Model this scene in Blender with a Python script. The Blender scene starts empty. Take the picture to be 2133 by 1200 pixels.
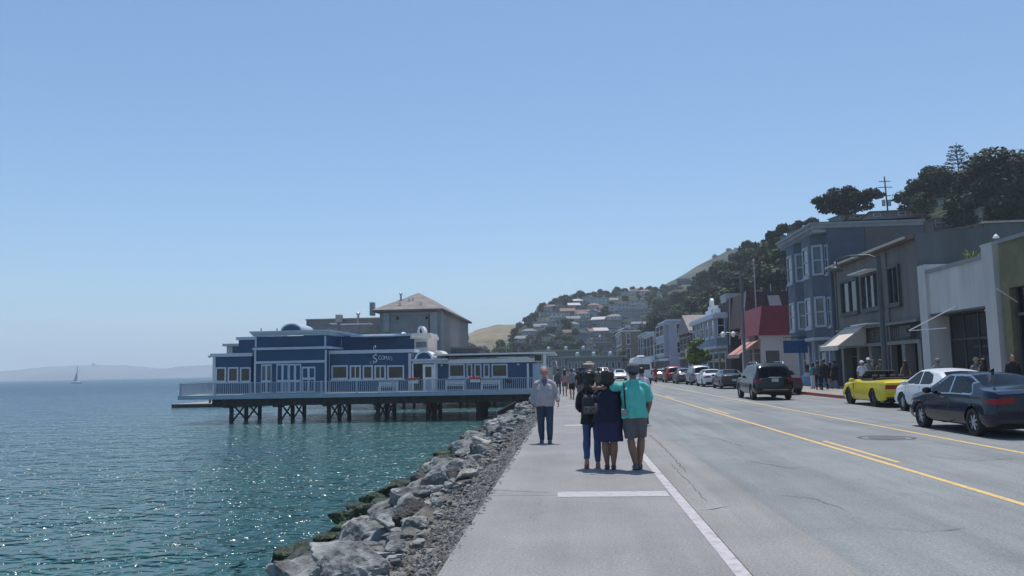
import bpy, bmesh, math, random
import numpy as np
from mathutils import Vector, Matrix, noise as mnoise
C = bpy.context.scene.collection
S = bpy.context.scene
rad = math.radians
random.seed(7)
# ------------------------------------------------------------------ camera
FPX, CAMH = 1680.0, 1.72
def _ray(x, y): return np.array([(x-1066.5)/FPX, -(y-600)/FPX, -1.0])
_d = _ray(1188, 768); _d /= np.linalg.norm(_d)
_n = np.cross(_ray(1188, 768), _ray(0, 791)); _n = _n if _n[1] > 0 else -_n; _n /= np.linalg.norm(_n)
_r = np.cross(_d, _n)
MR = np.array([_r, _d, _n])
cam_d = bpy.data.cameras.new('camera'); cam = bpy.data.objects.new('camera', cam_d); C.objects.link(cam)
cam_d.sensor_width = 36.0; cam_d.sensor_fit = 'HORIZONTAL'; cam_d.lens = FPX/2133*36
cam_d.clip_start = 0.1; cam_d.clip_end = 20000
m4 = Matrix.Identity(4)
for i in range(3):
    for j in range(3): m4[i][j] = MR[i][j]
m4[2][3] = CAMH
cam.matrix_world = m4
S.camera = cam
# ------------------------------------------------------------------ sky, sun, exposure
SUN_EL, SUN_AZ = rad(72.5), rad(5)
world = bpy.data.worlds.new("World"); S.world = world; world.use_nodes = True
nt = world.node_tree; nt.nodes.clear()
sky = nt.nodes.new('ShaderNodeTexSky'); sky.sky_type = 'NISHITA'; sky.sun_disc = False
sky.sun_elevation = SUN_EL; sky.sun_rotation = SUN_AZ
sky.altitude = 0; sky.air_density = 0.95; sky.dust_density = 0.8; sky.ozone_density = 1.6
tint = nt.nodes.new('ShaderNodeMix'); tint.data_type = 'RGBA'; tint.blend_type = 'MULTIPLY'
tint.inputs[0].default_value = 1.0; tint.inputs[7].default_value = (0.82, 1.01, 1.13, 1)
# a faint bank of sea fog low over the bay (soft, by direction)
geo = nt.nodes.new('ShaderNodeTexCoord'); mp = nt.nodes.new('ShaderNodeMapping'); mp.inputs['Scale'].default_value = (3, 3, 22)
nz = nt.nodes.new('ShaderNodeTexNoise'); nz.inputs['Scale'].default_value = 1.6; nz.inputs['Detail'].default_value = 5
sep = nt.nodes.new('ShaderNodeSeparateXYZ')
r1 = nt.nodes.new('ShaderNodeMapRange'); r1.inputs[1].default_value = 0.50; r1.inputs[2].default_value = 0.72
r2 = nt.nodes.new('ShaderNodeMapRange'); r2.inputs[1].default_value = 0.115; r2.inputs[2].default_value = 0.03
mu = nt.nodes.new('ShaderNodeMath'); mu.operation = 'MULTIPLY'
mu2 = nt.nodes.new('ShaderNodeMath'); mu2.operation = 'MULTIPLY'; mu2.inputs[1].default_value = 0.42
cl = nt.nodes.new('ShaderNodeMix'); cl.data_type = 'RGBA'; cl.inputs[7].default_value = (6.6, 7.0, 8.2, 1)
bg = nt.nodes.new('ShaderNodeBackground'); bg.inputs[1].default_value = 0.105
wo = nt.nodes.new('ShaderNodeOutputWorld')
L = nt.links.new
L(sky.outputs[0], tint.inputs[6]); L(geo.outputs['Generated'], mp.inputs[0]); L(mp.outputs[0], nz.inputs['Vector'])
L(geo.outputs['Generated'], sep.inputs[0]); L(nz.outputs[0], r1.inputs[0]); L(sep.outputs[2], r2.inputs[0])
L(r1.outputs[0], mu.inputs[0]); L(r2.outputs[0], mu.inputs[1]); L(mu.outputs[0], mu2.inputs[0]); L(mu2.outputs[0], cl.inputs[0])
L(tint.outputs[2], cl.inputs[6]); L(cl.outputs[2], bg.inputs[0]); L(bg.outputs[0], wo.inputs[0])
sd = bpy.data.lights.new('sun', 'SUN'); sd.energy = 3.6; sd.angle = rad(0.53); sd.color = (1.0, 0.955, 0.90)
sun = bpy.data.objects.new('sun', sd); C.objects.link(sun)
sv = Vector((math.cos(SUN_EL)*math.sin(SUN_AZ), math.cos(SUN_EL)*math.cos(SUN_AZ), math.sin(SUN_EL)))
sun.rotation_euler = sv.to_track_quat('Z', 'Y').to_euler(); sun.location = (0, 0, 60)
S.view_settings.view_transform = 'Standard'; S.view_settings.look = 'None'
S.view_settings.exposure = 0.25; S.view_settings.gamma = 1.0
try:
    S.cycles.volume_bounces = 2; S.cycles.max_bounces = 6; S.cycles.transparent_max_bounces = 12
    S.cycles.use_denoising = True; S.cycles.sample_clamp_indirect = 6
except Exception: pass
# ------------------------------------------------------------------ pixel helpers (turn a photo pixel into a point at a real distance)
def W(x, y): return MR @ _ray(x, y)
def G(x, y, z=0.0):
    w = W(x, y); t = (z-CAMH)/w[2]; return Vector(w*t + np.array([0, 0, CAMH]))
def PY(x, y, Y):
    w = W(x, y); return Vector(w*(Y/w[1]) + np.array([0, 0, CAMH]))
def PX(x, y, X):
    w = W(x, y); return Vector(w*(X/w[0]) + np.array([0, 0, CAMH]))
# ------------------------------------------------------------------ materials
MATS = {}
def mat(name, col, rough=0.6, metal=0.0, var=0.12, vscale=1.5, bump=0.0, bscale=30, coat=0.0, spec=0.5, detail=4, col2=None, stretch=None, bdist=0.02):
    if name in MATS: return MATS[name]
    m = bpy.data.materials.new(name); m.use_nodes = True; t = m.node_tree; b = t.nodes['Principled BSDF']
    b.inputs['Base Color'].default_value = (*col, 1); b.inputs['Roughness'].default_value = rough; b.inputs['Metallic'].default_value = metal
    b.inputs['Coat Weight'].default_value = coat; b.inputs['Coat Roughness'].default_value = 0.04; b.inputs['Specular IOR Level'].default_value = spec
    if var > 0 or col2 or bump > 0:
        tc = t.nodes.new('ShaderNodeTexCoord'); src = tc.outputs['Object']
        if stretch:
            mp = t.nodes.new('ShaderNodeMapping'); mp.inputs['Scale'].default_value = stretch
            t.links.new(src, mp.inputs[0]); src = mp.outputs[0]
    if var > 0 or col2:
        n = t.nodes.new('ShaderNodeTexNoise'); n.inputs['Scale'].default_value = vscale; n.inputs['Detail'].default_value = detail; n.inputs['Roughness'].default_value = 0.62
        t.links.new(src, n.inputs['Vector'])
        cr = t.nodes.new('ShaderNodeValToRGB')
        a = tuple(c*(1-var) for c in col); z = col2 if col2 else tuple(min(1, c*(1+var)) for c in col)
        cr.color_ramp.elements[0].color = (*a, 1); cr.color_ramp.elements[1].color = (*z, 1)
        cr.color_ramp.elements[0].position = 0.36; cr.color_ramp.elements[1].position = 0.64
        t.links.new(n.outputs[0], cr.inputs[0]); t.links.new(cr.outputs[0], b.inputs['Base Color'])
    if bump > 0:
        n2 = t.nodes.new('ShaderNodeTexNoise'); n2.inputs['Scale'].default_value = bscale; n2.inputs['Detail'].default_value = 5
        t.links.new(src, n2.inputs['Vector'])
        bp = t.nodes.new('ShaderNodeBump'); bp.inputs['Strength'].default_value = bump; bp.inputs['Distance'].default_value = bdist
        t.links.new(n2.outputs[0], bp.inputs['Height']); t.links.new(bp.outputs[0], b.inputs['Normal'])
    MATS[name] = m; return m
def siding(name, col, pitch=0.2, rough=0.6, depth=0.5, var=0.1):
    """painted horizontal clapboard: dark lap lines come from real bump relief"""
    if name in MATS: return MATS[name]
    m = mat(name, col, rough, var=var, vscale=0.8); t = m.node_tree; b = t.nodes['Principled BSDF']
    tc = t.nodes.new('ShaderNodeTexCoord'); mp = t.nodes.new('ShaderNodeMapping'); mp.inputs['Scale'].default_value = (0.001, 0.001, 1.0/pitch)
    w = t.nodes.new('ShaderNodeTexWave'); w.wave_type = 'BANDS'; w.bands_direction = 'Z'; w.wave_profile = 'SAW'; w.inputs['Scale'].default_value = 0.3183
    bp = t.nodes.new('ShaderNodeBump'); bp.inputs['Strength'].default_value = depth; bp.inputs['Distance'].default_value = 0.03
    t.links.new(tc.outputs['Object'], mp.inputs[0]); t.links.new(mp.outputs[0], w.inputs['Vector']); t.links.new(w.outputs[1], bp.inputs['Height']); t.links.new(bp.outputs[0], b.inputs['Normal'])
    return m
def glass_dark(name, col=(0.015, 0.02, 0.028), rough=0.06, var=0.5, vs=0.6):
    return mat(name, col, rough, var=var, vscale=vs, spec=0.6)
def car_glass(name, tint=0.25):
    if name in MATS: return MATS[name]
    m = bpy.data.materials.new(name); m.use_nodes = True; t = m.node_tree; t.nodes.clear()
    o = t.nodes.new('ShaderNodeOutputMaterial'); mx = t.nodes.new('ShaderNodeMixShader'); fr = t.nodes.new('ShaderNodeFresnel'); fr.inputs[0].default_value = 1.36
    tr = t.nodes.new('ShaderNodeBsdfTransparent'); tr.inputs[0].default_value = (tint, tint*1.05, tint*1.08, 1); gl = t.nodes.new('ShaderNodeBsdfGlossy'); gl.inputs['Roughness'].default_value = 0.03
    t.links.new(fr.outputs[0], mx.inputs[0]); t.links.new(tr.outputs[0], mx.inputs[1]); t.links.new(gl.outputs[0], mx.inputs[2]); t.links.new(mx.outputs[0], o.inputs[0])
    MATS[name] = m; return m
# ------------------------------------------------------------------ mesh builder
ORG = Vector((0, 0, 0))
class MB:
    def __init__(s): s.v = []; s.f = []
    def add(s, vs, fs):
        o = len(s.v); s.v += [tuple(p) for p in vs]; s.f += [tuple(i+o for i in f) for f in fs]; return s
    def box(s, x0, x1, y0, y1, z0, z1):
        if x0 > x1: x0, x1 = x1, x0
        if y0 > y1: y0, y1 = y1, y0
        if z0 > z1: z0, z1 = z1, z0
        return s.add([(x0,y0,z0),(x1,y0,z0),(x1,y1,z0),(x0,y1,z0),(x0,y0,z1),(x1,y0,z1),(x1,y1,z1),(x0,y1,z1)],
                     [(0,3,2,1),(4,5,6,7),(0,1,5,4),(1,2,6,5),(2,3,7,6),(3,0,4,7)])
    def wb(s, pl, c, u0, u1, z0, z1, n0, n1):
        """box on a wall: pl 'Y' wall faces -Y at y=c, pl 'X' wall faces -X at x=c; n = distance out of the wall"""
        if pl == 'Y': return s.box(u0, u1, c-n1, c-n0, z0, z1)
        if pl == 'R': return s.box(c+n0, c+n1, u0, u1, z0, z1)
        return s.box(c-n1, c-n0, u0, u1, z0, z1)
    def rot(s, cx, cy, a):
        c, q = math.cos(a), math.sin(a)
        s.v = [(cx+(x-cx)*c-(y-cy)*q, cy+(x-cx)*q+(y-cy)*c, z) for x, y, z in s.v]; return s
    def prism(s, poly, axis, d0, d1):
        """extrude 2D polygon; axis 'X': poly=(y,z), 'Y': poly=(x,z), 'Z': poly=(x,y)"""
        n = len(poly)
        def P(a, b, d): return (d, a, b) if axis == 'X' else ((a, d, b) if axis == 'Y' else (a, b, d))
        vs = [P(a, b, d0) for a, b in poly]+[P(a, b, d1) for a, b in poly]
        fs = [tuple(range(n)), tuple(range(2*n-1, n-1, -1))]+[(i, i+n, (i+1) % n+n, (i+1) % n) for i in range(n)]
        return s.add(vs, fs)
    def quad(s, a, b, c, d): return s.add([a, b, c, d], [(0, 1, 2, 3)])
    def cyl(s, p0, p1, r0, r1=None, n=10, cap=True):
        r1 = r0 if r1 is None else r1
        p0 = Vector(p0); p1 = Vector(p1); d = (p1-p0)
        if d.length < 1e-9: return s
        q = d.to_track_quat('Z', 'Y'); vs = []
        for p, r in ((p0, r0), (p1, r1)):
            for i in range(n):
                a = 2*math.pi*i/n; vs.append(p+q @ Vector((math.cos(a)*r, math.sin(a)*r, 0)))
        fs = [(i, (i+1) % n, (i+1) % n+n, i+n) for i in range(n)]
        if cap: fs += [tuple(range(n-1, -1, -1)), tuple(range(n, 2*n))]
        return s.add(vs, fs)
    def tube(s, pts, rs, n=10, round_ends=True):
        """smooth tube through pts; rs = radius or (ra, rb) per point, ra along local x"""
        pts = [Vector(p) for p in pts]; rs = list(rs) if isinstance(rs, (list, tuple)) else [rs]*len(pts); rs = [r if isinstance(r, tuple) else (r, r) for r in rs]
        if round_ends:
            a = (pts[0]-pts[1]).normalized(); b = (pts[-1]-pts[-2]).normalized()
            m0 = min(rs[0]); m1 = min(rs[-1])
            k = lambda r, f: (r[0]*f, r[1]*f)
            pts = [pts[0]+a*m0*0.9, pts[0]+a*m0*0.55]+pts+[pts[-1]+b*m1*0.55, pts[-1]+b*m1*0.9]
            rs = [k(rs[0], .25), k(rs[0], .75)]+rs+[k(rs[-1], .75), k(rs[-1], .25)]
        vs = []; N = len(pts)
        ref = Vector((1, 0, 0))
        for i, (p, r) in enumerate(zip(pts, rs)):
            t = (pts[min(i+1, N-1)]-pts[max(i-1, 0)]).normalized()
            u = ref-t*ref.dot(t)
            if u.length < 0.1: u = Vector((0, 1, 0))-t*t.y
            u.normalize(); w = t.cross(u)
            for j in range(n):
                a = 2*math.pi*j/n; vs.append(p+u*math.cos(a)*r[0]+w*math.sin(a)*r[1])
        fs = [(i*n+j, i*n+(j+1) % n, (i+1)*n+(j+1) % n, (i+1)*n+j) for i in range(N-1) for j in range(n)]
        fs += [tuple(range(n-1, -1, -1)), tuple(range((N-1)*n, N*n))]
        return s.add(vs, fs)
    def rings(s, R, n=20, p=2.0):
        """stack of horizontal superellipse rings (cx,cy,z,rx,ry)"""
        vs = []
        for cx, cy, z, rx, ry in R:
            for j in range(n):
                a = 2*math.pi*j/n; c, q = math.cos(a), math.sin(a)
                vs.append((cx+rx*math.copysign(abs(c)**(2/p), c), cy+ry*math.copysign(abs(q)**(2/p), q), z))
        N = len(R); fs = [(i*n+j, i*n+(j+1) % n, (i+1)*n+(j+1) % n, (i+1)*n+j) for i in range(N-1) for j in range(n)]
        fs += [tuple(range(n-1, -1, -1)), tuple(range((N-1)*n, N*n))]
        return s.add(vs, fs)
    def ell(s, c, r, n=12, m=8, R=None):
        vs = []; c = Vector(c)
        for i in range(m+1):
            th = math.pi*i/m
            for j in range(n):
                a = 2*math.pi*j/n; v = Vector((r[0]*math.sin(th)*math.cos(a), r[1]*math.sin(th)*math.sin(a), -r[2]*math.cos(th)))
                if R: v = R @ v
                vs.append(c+v)
        fs = [(i*n+j, i*n+(j+1) % n, (i+1)*n+(j+1) % n, (i+1)*n+j) for i in range(m) for j in range(n)]
        return s.add(vs, fs)
    def lathe(s, prof, c=(0, 0, 0), n=16, axis='Z', cap=True):
        vs = []
        for r, h in prof:
            for j in range(n):
                a = 2*math.pi*j/n; x, y = r*math.cos(a), r*math.sin(a)
                vs.append((c[0]+x, c[1]+y, c[2]+h) if axis == 'Z' else (c[0]+h, c[1]+x, c[2]+y))
        N = len(prof); fs = [(i*n+j, i*n+(j+1) % n, (i+1)*n+(j+1) % n, (i+1)*n+j) for i in range(N-1) for j in range(n)]
        if cap: fs += [tuple(range(n-1, -1, -1)), tuple(range((N-1)*n, N*n))]
        return s.add(vs, fs)
    def mesh(s, name, org=None):
        o = ORG if org is None else org
        me = bpy.data.meshes.new(name)
        me.from_pydata([(x-o[0], y-o[1], z-o[2]) for x, y, z in s.v], [], s.f); me.update()
        return me
    def build(s, name, m, parent=None, smooth=False, fix=True, auto=None):
        me = s.mesh(name)
        if fix:
            bm = bmesh.new(); bm.from_mesh(me); bmesh.ops.recalc_face_normals(bm, faces=bm.faces); bm.to_mesh(me); bm.free()
        if m: me.materials.append(m)
        if smooth or auto:
            me.polygons.foreach_set('use_smooth', [True]*len(me.polygons))
            if auto:
                try: me.set_sharp_from_angle(angle=rad(auto))
                except Exception: pass
        o = bpy.data.objects.new(name, me); C.objects.link(o); o.parent = parent
        if parent is None: o.location = ORG
        return o
def link_mesh(name, me, m, parent=None, smooth=True):
    if m and not me.materials: me.materials.append(m)
    if smooth: me.polygons.foreach_set('use_smooth', [True]*len(me.polygons))
    o = bpy.data.objects.new(name, me); C.objects.link(o); o.parent = parent
    return o
def thing(name, label, cat, loc=(0, 0, 0), group=None):
    global ORG
    ORG = Vector(loc)
    o = bpy.data.objects.new(name, None); C.objects.link(o); o.location = loc; o.empty_display_size = 0.2
    o['label'] = label; o['category'] = cat
    if group: o['group'] = group
    return o
def org(v=(0, 0, 0)):
    global ORG
    ORG = Vector(v)
def tag(o, label, cat, group=None, kind=None):
    if label: o['label'] = label
    if cat: o['category'] = cat
    if group: o['group'] = group
    if kind: o['kind'] = kind
    return o
def structure(o, label=None):
    o['kind'] = 'structure'
    if label: o['label'] = label
    return o
def kids(o): return [c for c in C.objects if c.parent is o] if False else [c for c in o.children]
_CH = {}
def copy_tree(o, parent=None, mats=None):
    c = o.copy(); C.objects.link(c); c.parent = parent
    if mats and o.type == 'MESH':
        k = o.name.split('.')[0]
        if k in mats:
            c.material_slots[0].link = 'OBJECT'; c.material_slots[0].material = mats[k]
    for ch in _CH.get(o.name, ()): copy_tree(ch, c, mats)
    return c
def index_children():
    _CH.clear()
    for o in C.objects:
        if o.parent is not None: _CH.setdefault(o.parent.name, []).append(o)
def remesh(mb, voxel, name, smooth_it=3, fold=0.0, fscale=(14, 14, 5), seed=0, R=None):
    """join the builder's volumes into one continuous skin"""
    me = mb.mesh(name+'_raw', org=(0, 0, 0)); o = bpy.data.objects.new('tmp', me); C.objects.link(o)
    bm = bmesh.new(); bm.from_mesh(me); bmesh.ops.recalc_face_normals(bm, faces=bm.faces); bm.to_mesh(me); bm.free()
    md = o.modifiers.new('r', 'REMESH'); md.mode = 'VOXEL'; md.voxel_size = voxel; md.adaptivity = 0
    sm = o.modifiers.new('s', 'SMOOTH'); sm.factor = 0.5; sm.iterations = smooth_it
    dg = bpy.context.evaluated_depsgraph_get(); dg.update()
    out = bpy.data.meshes.new_from_object(o.evaluated_get(dg))
    bpy.data.objects.remove(o); bpy.data.meshes.remove(me)
    if fold > 0:
        n = len(out.vertices); co = np.empty(n*3); out.vertices.foreach_get('co', co); co = co.reshape(-1, 3)
        no = np.empty(n*3); out.vertices.foreach_get('normal', no); no = no.reshape(-1, 3)
        for i in range(n):
            p = co[i]; d = mnoise.noise(Vector((p[0]*fscale[0]+seed, p[1]*fscale[1], p[2]*fscale[2]+p[0]*4)))
            co[i] = p+no[i]*d*fold
        out.vertices.foreach_set('co', co.ravel()); out.update()
    out.name = name
    if R: out.transform(R)
    return out
def window(parent, pl, c, u0, u1, z0, z1, fm, gm, fr=0.08, nv=1, nh=1, out=0.06, sill=True, label=None, name='window'):
    f = MB()
    if u0 > u1: u0, u1 = u1, u0
    if z0 > z1: z0, z1 = z1, z0
    f.wb(pl, c, u0, u0+fr, z0, z1, 0, out).wb(pl, c, u1-fr, u1, z0, z1, 0, out).wb(pl, c, u0+fr, u1-fr, z1-fr, z1, 0, out).wb(pl, c, u0+fr, u1-fr, z0, z0+fr, 0, out)
    for i in range(1, nv):
        u = u0+(u1-u0)*i/nv; f.wb(pl, c, u-fr*.35, u+fr*.35, z0+fr, z1-fr, 0, out*.8)
    for i in range(1, nh):
        z = z0+(z1-z0)*i/nh; f.wb(pl, c, u0+fr, u1-fr, z-fr*.3, z+fr*.3, 0, out*.75)
    if sill: f.wb(pl, c, u0-fr*.6, u1+fr*.6, z0-fr*.9, z0-0.001, 0, out+.06)
    o = f.build(name, fm, parent)
    MB().wb(pl, c, u0+fr*.5, u1-fr*.5, z0+fr*.5, z1-fr*.5, 0.004, 0.02).build('pane', gm, o)
    if label: o['label'] = label
    return o
def bw(b0, b1, pl, Y):
    """pixel rectangle (x0,y0)-(x1,y1) on the plane pl at distance Y -> u0,u1,z0,z1"""
    (x0, y0), (x1, y1) = b0, b1; mx, my = (x0+x1)/2, (y0+y1)/2
    if pl == 'Y': return PY(x0, my, Y).x, PY(x1, my, Y).x, PY(mx, y1, Y).z, PY(mx, y0, Y).z
    a = PX(x0, my, Y).y; b = PX(x1, my, Y).y
    return min(a, b), max(a, b), PX(mx, y1, Y).z, PX(mx, y0, Y).z
def text_mesh(txt, size, depth, name):
    cu = bpy.data.curves.new(name, 'FONT'); cu.body = txt; cu.size = size; cu.extrude = depth/2; cu.align_x = 'LEFT'
    o = bpy.data.objects.new('tmp', cu); C.objects.link(o); dg = bpy.context.evaluated_depsgraph_get(); dg.update()
    me = bpy.data.meshes.new_from_object(o.evaluated_get(dg)); bpy.data.objects.remove(o); return me
# ------------------------------------------------------------------ shared materials
WHITE = mat('white_paint', (0.74, 0.75, 0.76), 0.5, var=0.06, vscale=2)
CREAM = mat('cream_paint', (0.66, 0.61, 0.54), 0.6, var=0.08)
BLUE = siding('blue_clapboard', (0.011, 0.066, 0.155), 0.22, 0.45, 0.35)
GLASSD = glass_dark('dark_window_glass')
GLASSB = glass_dark('bluish_window_glass', (0.05, 0.07, 0.09), 0.05)
BLACK = mat('black_metal', (0.02, 0.02, 0.022), 0.45, var=0.1)
STEEL = mat('grey_steel', (0.35, 0.36, 0.37), 0.35, 0.8, var=0.08)
TIMBER = mat('wet_pile_timber', (0.028, 0.026, 0.024), 0.8, var=0.5, vscale=3, stretch=(1, 1, .3))
DECKM = mat('weathered_deck', (0.42, 0.41, 0.39), 0.8, var=0.15, vscale=3)
# ================================================================== terrain and ground
def interp(t, xs, ys): return float(np.interp(t, xs, ys))
# near hill: ridge stations
_rt = [(2420, 395, 60), (2330, 405, 90), (2180, 412, 125), (1965, 428, 140), (1800, 452, 158), (1700, 486, 190), (1600, 512, 240), (1510, 562, 310), (1430, 604, 390)]
_rp = [PY(*t) for t in _rt]
_rp = _rp[2:]; _rY = [0, 60, 90]+[p.y for p in _rp]; _rX = [80, 80, 80]+[p.x for p in _rp]; _rZ = [5, 8, 18]+[p.z for p in _rp]
def H_near(x, y):
    if y > 450: y = 450
    xr, zr = interp(y, _rY, _rX), interp(y, _rY, _rZ); x0 = interp(y, [0, 60, 120, 250, 390], [31, 31, 28, 26, 22])
    if x <= x0: return -0.5
    t = (x-x0)/(xr-x0)
    if t < 1: z = zr*(0.25*t+0.75*(t**0.9))
    else: z = zr+(x-xr)*0.03
    return z
_mt = [(900, 790, 400), (1040, 765, 420), (1068, 715, 430), (1092, 680, 440), (1125, 657, 455), (1165, 632, 475), (1220, 624, 500), (1300, 617, 520), (1400, 606, 545), (1500, 590, 580), (1620, 575, 620), (1800, 560, 640)]
_mp = [PY(*t) for t in _mt]
_mX = [p.x for p in _mp]; _mY = [p.y for p in _mp]; _mZ = [max(p.z, -3) for p in _mp]
def H_mid(x, y):
    yr, zr = interp(x, _mX, _mY), interp(x, _mX, _mZ); y0 = interp(x, [-120, -60, 0, 60, 200], [400, 330, 290, 280, 300])
    if y < y0: return -0.5
    t = (y-y0)/(yr-y0)
    if t < 1: return -0.5+(zr+0.5)*(0.35*t+0.65*math.sin(t*math.pi/2)**1.1)
    return zr-(y-yr)*0.02
def onhill(px, py, H, y0=60, y1=720):
    w = W(px, py); Y = y0
    while Y < y1:
        x = w[0]/w[1]*Y; z = CAMH+w[2]/w[1]*Y
        if z < H(x, Y): return Vector((x, Y, H(x, Y)))
        Y += 1.0
    return None
def hf_mesh(H, xs, ys, amp, sc, name, m):
    b = MB(); nx, ny = len(xs), len(ys)
    for y in ys:
        for x in xs:
            z = H(x, y); z += amp*mnoise.fractal(Vector((x*sc, y*sc, 0)), 1, 2, 4) if z > 0 else 0
            b.v.append((x, y, z))
    b.f = [(j*nx+i, j*nx+i+1, (j+1)*nx+i+1, (j+1)*nx+i) for j in range(ny-1) for i in range(nx-1)]
    return structure(b.build(name, m, None, smooth=True, fix=False))
def groundmat(name, stops, sc, rough=0.95, bump=0.5, bs=3, bd=0.3):
    m = bpy.data.materials.new(name); m.use_nodes = True; t = m.node_tree; b = t.nodes['Principled BSDF']; b.inputs['Roughness'].default_value = rough; b.inputs['Specular IOR Level'].default_value = 0.2
    tc = t.nodes.new('ShaderNodeTexCoord'); n = t.nodes.new('ShaderNodeTexNoise'); n.inputs['Scale'].default_value = sc; n.inputs['Detail'].default_value = 8; n.inputs['Roughness'].default_value = 0.6
    cr = t.nodes.new('ShaderNodeValToRGB'); el = cr.color_ramp.elements
    el[0].position, el[0].color = stops[0][0], (*stops[0][1], 1); el[1].position, el[1].color = stops[-1][0], (*stops[-1][1], 1)
    for p, c in stops[1:-1]: e = el.new(p); e.color = (*c, 1)
    n2 = t.nodes.new('ShaderNodeTexNoise'); n2.inputs['Scale'].default_value = bs; n2.inputs['Detail'].default_value = 6; bp = t.nodes.new('ShaderNodeBump'); bp.inputs['Strength'].default_value = bump; bp.inputs['Distance'].default_value = bd
    t.links.new(tc.outputs['Object'], n.inputs['Vector']); t.links.new(n.outputs[0], cr.inputs[0]); t.links.new(cr.outputs[0], b.inputs['Base Color'])
    t.links.new(tc.outputs['Object'], n2.inputs['Vector']); t.links.new(n2.outputs[0], bp.inputs['Height']); t.links.new(bp.outputs[0], b.inputs['Normal'])
    MATS[name] = m; return m
HG = groundmat('hillside_scrub', [(0.34, (0.020, 0.034, 0.016)), (0.5, (0.032, 0.050, 0.026)), (0.62, (0.05, 0.062, 0.034)), (0.74, (0.12, 0.10, 0.07))], 0.05, bump=1.0, bs=0.5, bd=1.5)
HF = groundmat('far_ridge_scrub', [(0.36, (0.018, 0.030, 0.022)), (0.56, (0.042, 0.050, 0.036)), (0.68, (0.085, 0.078, 0.058))], 0.012, bump=1.0, bs=0.1, bd=4)
HT = groundmat('dry_grass_hill', [(0.38, (0.045, 0.06, 0.028)), (0.50, (0.15, 0.13, 0.075)), (0.66, (0.27, 0.20, 0.125))], 0.018, bump=0.8, bs=0.12, bd=3)
org()
hf_mesh(H_near, list(np.linspace(20, 150, 66))+[180, 220, 300], list(np.linspace(0, 450, 120)), 1.2, 0.05, 'hill', HG)
hf_mesh(H_mid, list(np.linspace(-135, 320, 130)), list(np.linspace(270, 700, 90)), 3.0, 0.02, 'hill', HG)
def ridge_hill(tab, depth, back, name, m, amp, base=-3.0, n=90, rows=26):
    P = [PY(*t) for t in tab]; X = [p.x for p in P]; Y = [p.y for p in P]; Z = [p.z for p in P]; b = MB(); xs = np.linspace(X[0], X[-1], n)
    for j in range(rows):
        t = j/(rows-1)
        for x in xs:
            yr, zr = interp(x, X, Y), interp(x, X, Z)
            if t < 0.75: s = t/0.75; y = yr-depth*(1-s); z = base+(zr-base)*math.sin(s*math.pi/2)
            else: s = (t-.75)/.25; y = yr+back*s; z = zr-(zr-base)*s*s
            z += amp*mnoise.fractal(Vector((x*.012, y*.012, 3)), 1, 2, 5)*min(1, t*3)
            b.v.append((x, y, z))
    b.f = [(j*n+i, j*n+i+1, (j+1)*n+i+1, (j+1)*n+i) for j in range(rows-1) for i in range(n-1)]
    return structure(b.build(name, m, None, smooth=True, fix=False))
ridge_hill([(1280, 660, 880), (1340, 625, 880), (1380, 596, 880), (1420, 574, 880), (1470, 548, 880), (1510, 530, 880), (1560, 517, 880), (1620, 512, 880), (1700, 505, 880), (1800, 500, 880), (1950, 500, 880)], 260, 300, 'hill', HF, 5)
ridge_hill([(925, 765, 820), (950, 722, 820), (975, 700, 820), (1005, 687, 820), (1040, 678, 820), (1075, 678, 820), (1110, 686, 820), (1160, 700, 820), (1250, 720, 820)], 240, 300, 'hill', HT, 4)
# far shore of the bay with the hazy city
SH = mat('far_shore_land', (0.10, 0.11, 0.12), 0.9, var=0.4, vscale=0.003)
_ft = [(-300, 781, 3300), (-60, 779, 3300), (20, 774, 3300), (70, 770, 3300), (130, 763, 3300), (190, 761, 3300), (250, 761, 3300), (300, 767, 3300), (350, 769, 3300), (400, 764, 3300), (440, 761, 3300), (520, 763, 3300), (640, 771, 3300), (800, 779, 3300)]
ridge_hill(_ft, 420, 500, 'far_shore', SH, 5, n=140)
org()
# land sheet
LAND = groundmat('land_earth', [(0.4, (0.09, 0.085, 0.075)), (0.6, (0.15, 0.14, 0.12))], 0.3, bump=0.3, bs=2, bd=0.1)
shore = [(-1.22, -40), (-1.22, 71), (-2.6, 84), (-2.6, 110), (-5, 170), (-14, 235), (-40, 290), (-95, 380), (-150, 560), (-190, 900), (-160, 1400), (1500, 1400), (1500, -40)]
land = MB().add([(x, y, -0.012) for x, y in shore], [tuple(range(len(shore)))]); land.build('land', LAND).__setitem__('kind', 'structure')
sk = MB()
for (a, b), (c, d) in zip(shore[1:10], shore[2:11]): sk.quad((a, b, -0.013), (c, d, -0.013), (c-6, d-1, -3), (a-6, b-1, -3))
structure(sk.build('shore_bank', LAND))
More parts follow.
